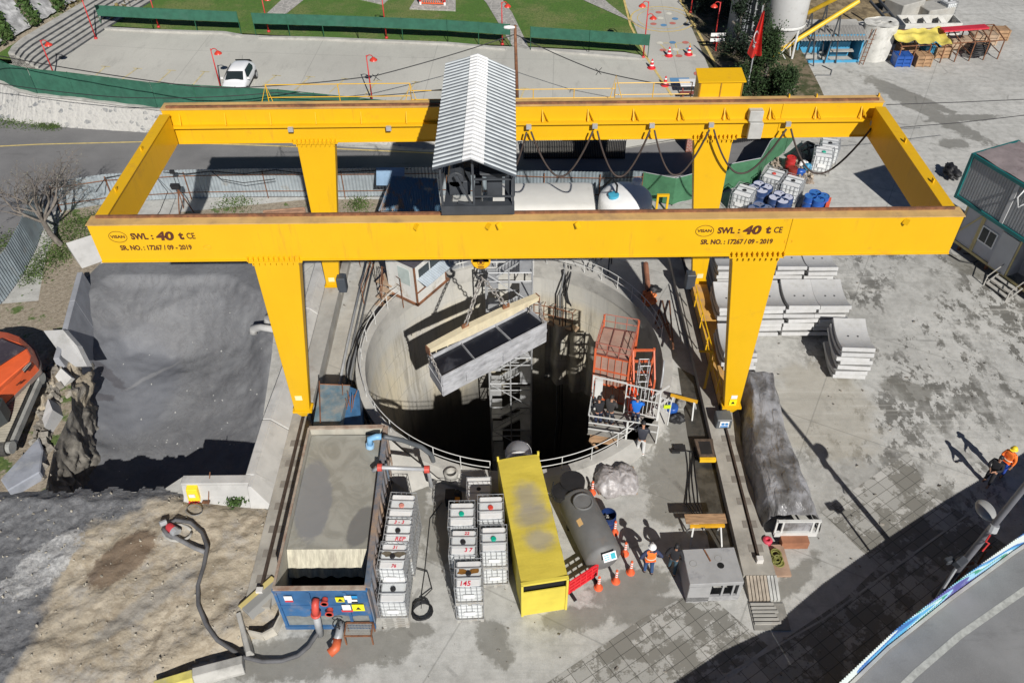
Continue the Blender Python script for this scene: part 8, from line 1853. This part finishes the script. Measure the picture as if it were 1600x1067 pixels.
hd=G(1540,797,5.35); mb=MB(); mb.grid(lambda u,v:hd+V((.30*math.sin(math.pi*v)*math.cos(2*math.pi*u),.42*math.cos(math.pi*v),.16*math.sin(math.pi*v)*math.sin(2*math.pi*u))),20,12); mb.build('lamp_head',M('grey lamp head',(.33,.33,.32),.4),t,smooth=True)
mb=MB(); mb.tube([hd+V((.05,-.35,.02)),hd+V((.12,-.5,.1)),(15.27,15.45,5.3)],.045,7); mb.tube([(15.24,15.36,5.2),(15.27,15.43,5.45)],.15,10); mb.build('arm',SILVER,t)
tf=thing('flood_light','dark flood light on a thin pole in front of the grey lamp pole','flood light',G(1500,878,1.3)); fq=G(1500,878,3.9); fm=MB(); fm.obox(fq,(.42,.26,.3),(.3,0,.6)); fm.obox(fq+V((-.3,.1,-.05)),(.3,.2,.2),(0,0,.3)); fm.build('lamp',DGREY,tf,bevel=.03); fm=MB(); fm.tube([fq,V((fq.x,fq.y,1.2))],.05,8); fm.build('pole',SILVER,tf)
mb=MB(); mb.tube([(15.25,15.35,5.0),(15.2,15.3,4.7),(15.35,15.3,4.6),(15.2,15.2,4.3)],.03,5); mb.build('red_ribbon',RED,t)
hd2=hd+V((-1.55,-1.2,4.0))
mb=MB(); q=G(1470,950,0); mb.obox((q.x,q.y,.08),(1.2,.5,.14),(0,0,.7)); tag(mb.build('concrete_lump',COND),'flat concrete pieces on the shaded ground behind the hoarding','slab')
# second far post shadow thrower: thin marker poles on the paving
# orange net roll and frames right of the shaft
t=thing('orange_net_roll','brown roll lying on the ground with a bundle of orange net at its end','net roll',G(1010,440)); mb=MB(); mb.tube([G(1009,412,.15),G(1013,455,.15)],.14,10); mb.build('roll',M('brown roll',(.28,.12,.07),.8,var=.3),t)
NETO=M('orange net',(.78,.24,.08),.8,var=.2,sc=5); mb=MB()
for k in range(6): c=G(1014+3*math.sin(k*2.1),458+k*3.0,.15); mb.tube([c+V((.28*math.cos(a_*.7+k),.2*math.sin(a_*.7+k),.05*math.sin(a_*2))) for a_ in range(10)],.07,6)
mb.build('net',NETO,t,smooth=True)
q=G(1022,452,.2); lump('black_bag','small black net bag beside the orange net','bag',(q.x,q.y,.18),(.35,.25,.2),BLACK,12,.5,10)
t=thing('steel_stand','dark steel stand leaning on the rim right of the shaft','steel stand',G(1028,490)); mb=MB()
for a_,b_ in (((1022,515),(1030,484)),((1022,515),(1045,505)),((1035,470),(1048,530)),((1030,484),(1048,530)),((1046,470),(1052,545))): mb.bar(G(*a_,.1),G(*b_,1.2),.07)
mb.build('frame',RUST,t)
t=thing('steel_stand','dark open steel frame standing on the back rim behind the shaft','steel stand',G(940,430)); mb=MB()
p=[G(*c_,0) for c_ in ((925,432),(950,428),(955,412),(930,415))]
for a_,b_ in zip(p,p[1:]+p[:1]): mb.bar(a_,a_+V((0,0,1.6)),.06); mb.bar(a_+V((0,0,1.6)),b_+V((0,0,1.6)),.06); mb.bar(a_+V((0,0,.6)),b_+V((0,0,1.6)),.05)
mb.build('frame',DGREY,t)
t=thing('side_ladder','yellow access ladder and rail hanging on the right sill beam','ladder',G(1085,560)); mb=MB(); xL=feet[(1,1)][0]-.5
for y in (25.6,27.0,28.4,30,31.6): mb.bar((xL,y,.9),(xL,y,1.9),.05); 
mb.bar((xL,25.2,1.9),(xL,32,1.9),.05); mb.bar((xL,25.2,1.4),(xL,32,1.4),.04); mb.bar((xL,27.4,1.8),(xL-.35,26.3,.2),.12,.06); mb.bar((xL,27.4,1.8),(xL-.6,27.4,1.8),.1,.06); mb.build('frame',YEP,t)
# pipes along the left rail beam
for i,(X,r_) in enumerate(((-8.3,.07),(-8.05,.05),(-7.85,.05))):
    mb=MB(); mb.tube([(X,24.6,.12),(X-.03,30,.12),(X+.05,37,.12)],r_,6); tag(mb.build('ground_pipe',GREY if i else SILVER,smooth=True),('left','middle','right')[i]+' of the pipes lying beside the left rail beam','pipe')

# litter over the yard
mb=MB(); random.seed(17)
for _ in range(420):
    p=G(random.choice((random.uniform(480,1250),random.uniform(1180,1600))),random.uniform(440,1060))
    if (p-SC).length<8.3 or p.x>16 and p.y<19: continue
    r=.012+.04*random.random()**3; mb.obox((p.x,p.y,r*.4+.006),(r*3,r*1.6,r),(0,random.random(),random.random()*3))
o=mb.build('yard_litter',M('grey litter',(.25,.23,.2),.9,var=.7,sc=3)); o['kind']='stuff'; tag(o,'small scraps of litter scattered over the concrete yard','litter')
# ================= PEOPLE =================
def skin_mesh(name,verts,edges,radii,mat,parent,root=0,sub=2):
    me=bpy.data.meshes.new(name); me.from_pydata(verts,edges,[]); o=bpy.data.objects.new(name,me); C.objects.link(o)
    m1=o.modifiers.new('skin','SKIN'); m1.use_smooth_shade=True
    for i,r in enumerate(radii):
        rr=r if isinstance(r,tuple) else (r,r); me.skin_vertices[0].data[i].radius=rr
    me.skin_vertices[0].data[root].use_root=True
    m2=o.modifiers.new('sub','SUBSURF'); m2.levels=sub; m2.render_levels=sub
    m3=bpy.data.meshes.new_from_object(o.evaluated_get(bpy.context.evaluated_depsgraph_get()))
    bpy.data.objects.remove(o); m3.name=name; m3.materials.clear(); m3.materials.append(mat)
    m3.polygons.foreach_set('use_smooth',[True]*len(m3.polygons))
    r_=bpy.data.objects.new(name,m3); C.objects.link(r_)
    if parent: r_.parent=parent
    return r_
def person(loc,face,label,lean=0.0,armL='down',armR='down',stride=.0,top=NAVY,legs=JEANS,shoe=BLACK,hat=None,hair=BLACK,vest=None,h=1.75,sway=0):
    # local: facing -Y ; joints in metres for 1.75 m
    t=thing('person',label,'person',loc,face); s=h/1.75
    hip=V((0,0,.93)); L_=lean
    def up(p): # rotate upper body forward about the hips
        q=V(p)-hip; c,s_=math.cos(L_),math.sin(L_); return hip+V((q.x+sway*q.z*.1,q.y*c-q.z*s_,q.y*s_+q.z*c))
    neck=up((0,0,1.45)); chest=up((0,.0,1.28)); waist=up((0,0,1.08)); head0=up((0,-.01,1.53)); head1=up((0,-.02,1.64)); head2=up((0,-.01,1.73))
    kn={};an={};to={}
    for sd in (-1,1):
        st_=stride*sd; kn[sd]=V((sd*.11,-.05-st_*.45,.50)); an[sd]=V((sd*.12,.03-st_*.9+ (abs(st_)*.0),.09)); to[sd]=an[sd]+V((sd*.03,-.17,-.05))
    sh_={sd:up((sd*.19,0,1.40)) for sd in (-1,1)}; el={};wr={}
    for sd,a in ((-1,armL),(1,armR)):
        if a=='down': el[sd]=up((sd*.27,.03,1.12)); wr[sd]=up((sd*.27,-.06,.87))
        elif a=='hip': el[sd]=up((sd*.40,.10,1.16)); wr[sd]=up((sd*.22,-.06,1.0))
        elif a=='front': el[sd]=up((sd*.25,-.08,1.14)); wr[sd]=up((sd*.10,-.33,1.15))
        elif a=='rail': el[sd]=up((sd*.27,-.16,1.18)); wr[sd]=up((sd*.24,-.42,1.12))
        elif a=='pocket': el[sd]=up((sd*.31,.1,1.14)); wr[sd]=up((sd*.22,-.03,.92))
    v=[hip,waist,chest,neck,head0,head1,head2];e=[(0,1),(1,2),(2,3),(3,4),(4,5),(5,6)];r=[(.11,.07),(.10,.065),(.11,.065),.05,.06,(.078,.095),.06]
    def add(p,pa,rr): v.append(V(p)); e.append((pa,len(v)-1)); r.append(rr); return len(v)-1
    for sd in (-1,1):
        a=add((sd*.09,0,.88),0,.095); b=add(kn[sd],a,.06); c=add(an[sd],b,.04); add(to[sd],c,(.035,.03))
        a=add(sh_[sd],2,.05); b=add(el[sd],a,.042); c=add(wr[sd],b,.028); d=(wr[sd]-el[sd]).normalized()
        pm=add(wr[sd]+d*.06,c,(.036,.018)); side=V((1,0,0))*sd
        side=d.cross(V((0,1,0))).normalized() if abs(d.y)<.9 else V((1,0,0))
        curl=V((0,-.35,0)) if abs(d.y)<.7 else V((0,0,-.5))
        for k,ln in enumerate((.075,.085,.08,.06)):
            o_=side*(.027-.018*k); f1=add(wr[sd]+d*.095+o_,pm,.009); f2=add(wr[sd]+d*(.095+ln*.5)+o_+curl*.03,f1,.0085); add(wr[sd]+d*(.095+ln*.8)+o_+curl*.09,f2,.007)
        th=add(wr[sd]+d*.04+side*.04,c,.011); add(wr[sd]+d*.085+side*.06,th,.009)
    # nose and ears as small vertices of the head
    hd=(head2-head0).normalized(); fwd=hd.cross(V((1,0,0))).normalized(); fwd=fwd if fwd.y<0 or True else -fwd
    if fwd.y>0 and abs(L_)<1.2: fwd=-fwd
    add(head1+fwd*.095-hd*.0,5,(.014,.02))
    for sd in (-1,1): add(head1+V((sd*.082,0,0)),5,(.012,.02))
    v=[p*s for p in v]; r=[tuple(q*s for q in x_) if isinstance(x_,tuple) else x_*s for x_ in r]
    body=skin_mesh('body',v,e,r,SKIN,t,0,2)
    fm=MB()
    for sd in (-1,1): fm.obox((head1+fwd*.088+V((sd*.032,0,0))+hd*.02)*s,(.022*s,.012*s,.012*s))
    for p in fm.v: pass
    ob=fm.build('eyes',BLACK,t,local=True)
    fm=MB(); fm.obox((head1+fwd*.082-hd*.055)*s,(.045*s,.012*s,.012*s)); fm.build('mouth',M('lips',(.30,.10,.08),.6),t,local=True)
    # jacket
    v=[up((0,0,.90)),waist,chest,up((0,0,1.42))];e=[(0,1),(1,2),(2,3)];r=[(.175,.13),(.165,.125),(.19,.14),(.13,.11)]
    for sd in (-1,1): a=add(sh_[sd],2,.085); b=add(el[sd],a,.062); add(el[sd]+(wr[sd]-el[sd])*.92,b,.045)
    v=[p*s for p in v]; r=[tuple(q*s for q in x_) if isinstance(x_,tuple) else x_*s for x_ in r]
    jk=skin_mesh('jacket',v,e,r,top,t,1,2)
    if vest:
        v=[up((0,0,.93)),waist,chest,up((0,0,1.40))];e=[(0,1),(1,2),(2,3)];r=[(.19,.145),(.18,.14),(.2,.148),(.12,.10)]
        for sd in (-1,1): a=add(up((sd*.15,0,1.39)),2,.09); add(up((sd*.20,0,1.37)),a,.085)
        v=[p*s for p in v]; r=[tuple(q*s for q in x_) if isinstance(x_,tuple) else x_*s for x_ in r]
        skin_mesh('vest',v,e,r,vest,t,1,2)
        sb=MB()
        for zz in (1.08,):
            c=up((0,0,zz)); sb.tube([(c+V((.192*math.cos(a),.155*math.sin(a),0)))*s for a in [k*.4 for k in range(16)]],.022*s,5)
        sb.build('reflective_band',M('reflective band',(.65,.62,.5),.4),t,local=True)
    v=[V((0,0,.99)),V((0,0,.92))];e=[(0,1)];r=[(.14,.10),(.165,.12)]
    for sd in (-1,1): a=add((sd*.095,0,.85),1,.105); b=add(kn[sd],a,.078); add(an[sd]+V((0,.0,.02)),b,.062)
    v=[p*s for p in v]; r=[tuple(q*s for q in x_) if isinstance(x_,tuple) else x_*s for x_ in r]
    skin_mesh('trousers',v,e,r,legs,t,1,2)
    for sd in (-1,1):
        p=an[sd]; skin_mesh('shoe',[q*s for q in (p+V((0,.04,-.03)),p+V((sd*.01,-.07,-.04)),p+V((sd*.02,-.17,-.05)))],[(0,1),(1,2)],[(.05*s,.05*s),(.05*s,.042*s),(.042*s,.032*s)],shoe,t,0,1)
    c=head1+hd*.035-fwd*.01
    if hat:
        hm=MB(); hm.lathe([(.15,-.02),(.125,.0),(.118,.05),(.09,.10),(.04,.125),(0,.13)],20); hm.add([(x_*.9,y_-.13,-.015) for x_,y_ in ((-.1,0),(-.07,-.07),(.07,-.07),(.1,0))],[(0,1,2,3)])
        R_=V((0,0,1)).rotation_difference(hd).to_matrix(); hm.v=[(c+hd*.01+R_@p)*s for p in hm.v]; hm.build('helmet',hat,t,smooth='auto',local=True)
    else:
        hm=MB()
        def f(u,v_):
            a=2*math.pi*u;b=math.pi*.62*v_; d=V((math.sin(b)*math.cos(a),math.sin(b)*math.sin(a)+ .15*v_,math.cos(b))); return V((d.x*.092,d.y*.108,d.z*.11))
        hm.grid(f,20,8); R_=V((0,0,1)).rotation_difference(hd).to_matrix(); hm.v=[(c+R_@p)*s for p in hm.v]; hm.build('hair',hair,t,smooth=True,local=True)
    return t
WJ=M('dark blue work shirt',(.03,.04,.09),.85,var=.15)
q=G(1012,895); person((q.x,q.y,.01),rad(184),'person in orange safety vest and white helmet standing among the cones',armL='hip',armR='hip',top=WJ,vest=ORGV,hat=WHITE,legs=M('blue work trousers',(.03,.07,.17),.9,var=.15),h=1.82,stride=.06)
q=G(1049,893); person((q.x,q.y,.01),rad(160),'person in a black jacket and jeans beside the concrete box',armL='pocket',armR='pocket',top=DCLOTH,legs=M('teal grey jeans',(.04,.08,.11),.9,var=.2),h=1.8,stride=.16)
q=G(1000,708); person((q.x,q.y,.01),rad(172),'person in a dark puffer jacket and white trousers leaning on the shaft railing',lean=.35,armL='rail',armR='rail',top=M('black puffer jacket',(.022,.024,.035),.6,var=.3,bump=.6,bsc=12),legs=LTCLOTH,shoe=WHITE,h=1.78,stride=.1)
PZ=.43
for px,py,f_,lb_,tp,lg_,ar,hh in ((934,664,20,'left of the two dark dressed people on the white loading platform',DCLOTH,NAVY,'front',1.72),(951,664,-30,'right of the two dark dressed people on the white loading platform',M('grey anorak',(.045,.042,.042),.85,var=.2),M('dark trousers',(.04,.045,.06),.9,var=.2),'front',1.8),(991,664,-15,'person in a bright blue jacket on the white loading platform',BLUEC,NAVY,'rail',1.75)):
    q=G(px,py,PZ); person((q.x,q.y,PZ+.01),rad(f_+180),('person, ' if not lb_.startswith('person') else '')+lb_,lean=.1,armL=ar,armR=ar,top=tp,legs=lg_,h=hh,hair=M('dark hair',(.02,.015,.012),.7))
q=G(1560,742); person((q.x,q.y,.01),rad(-60),'person in an orange vest and yellow helmet at the right edge, farther of the two',armL='front',armR='down',top=ORGV,vest=ORGV,hat=YEL,legs=M('royal blue trousers',(.02,.06,.35),.85),h=1.76)
q=G(1540,756); pj=person((q.x,q.y,.01),rad(-50),'person in a black jacket at the right edge, nearer of the two',armL='front',armR='front',top=DCLOTH,legs=DCLOTH,h=1.78,stride=.12)
T=world_of(pj); text('POLİS','back_print',.09,M('pale print',(.4,.42,.45),.7),pj,T@V((-.17,.145,1.28)),T.to_3x3()@V((1,0,0)),(0,0,1)) if False else None
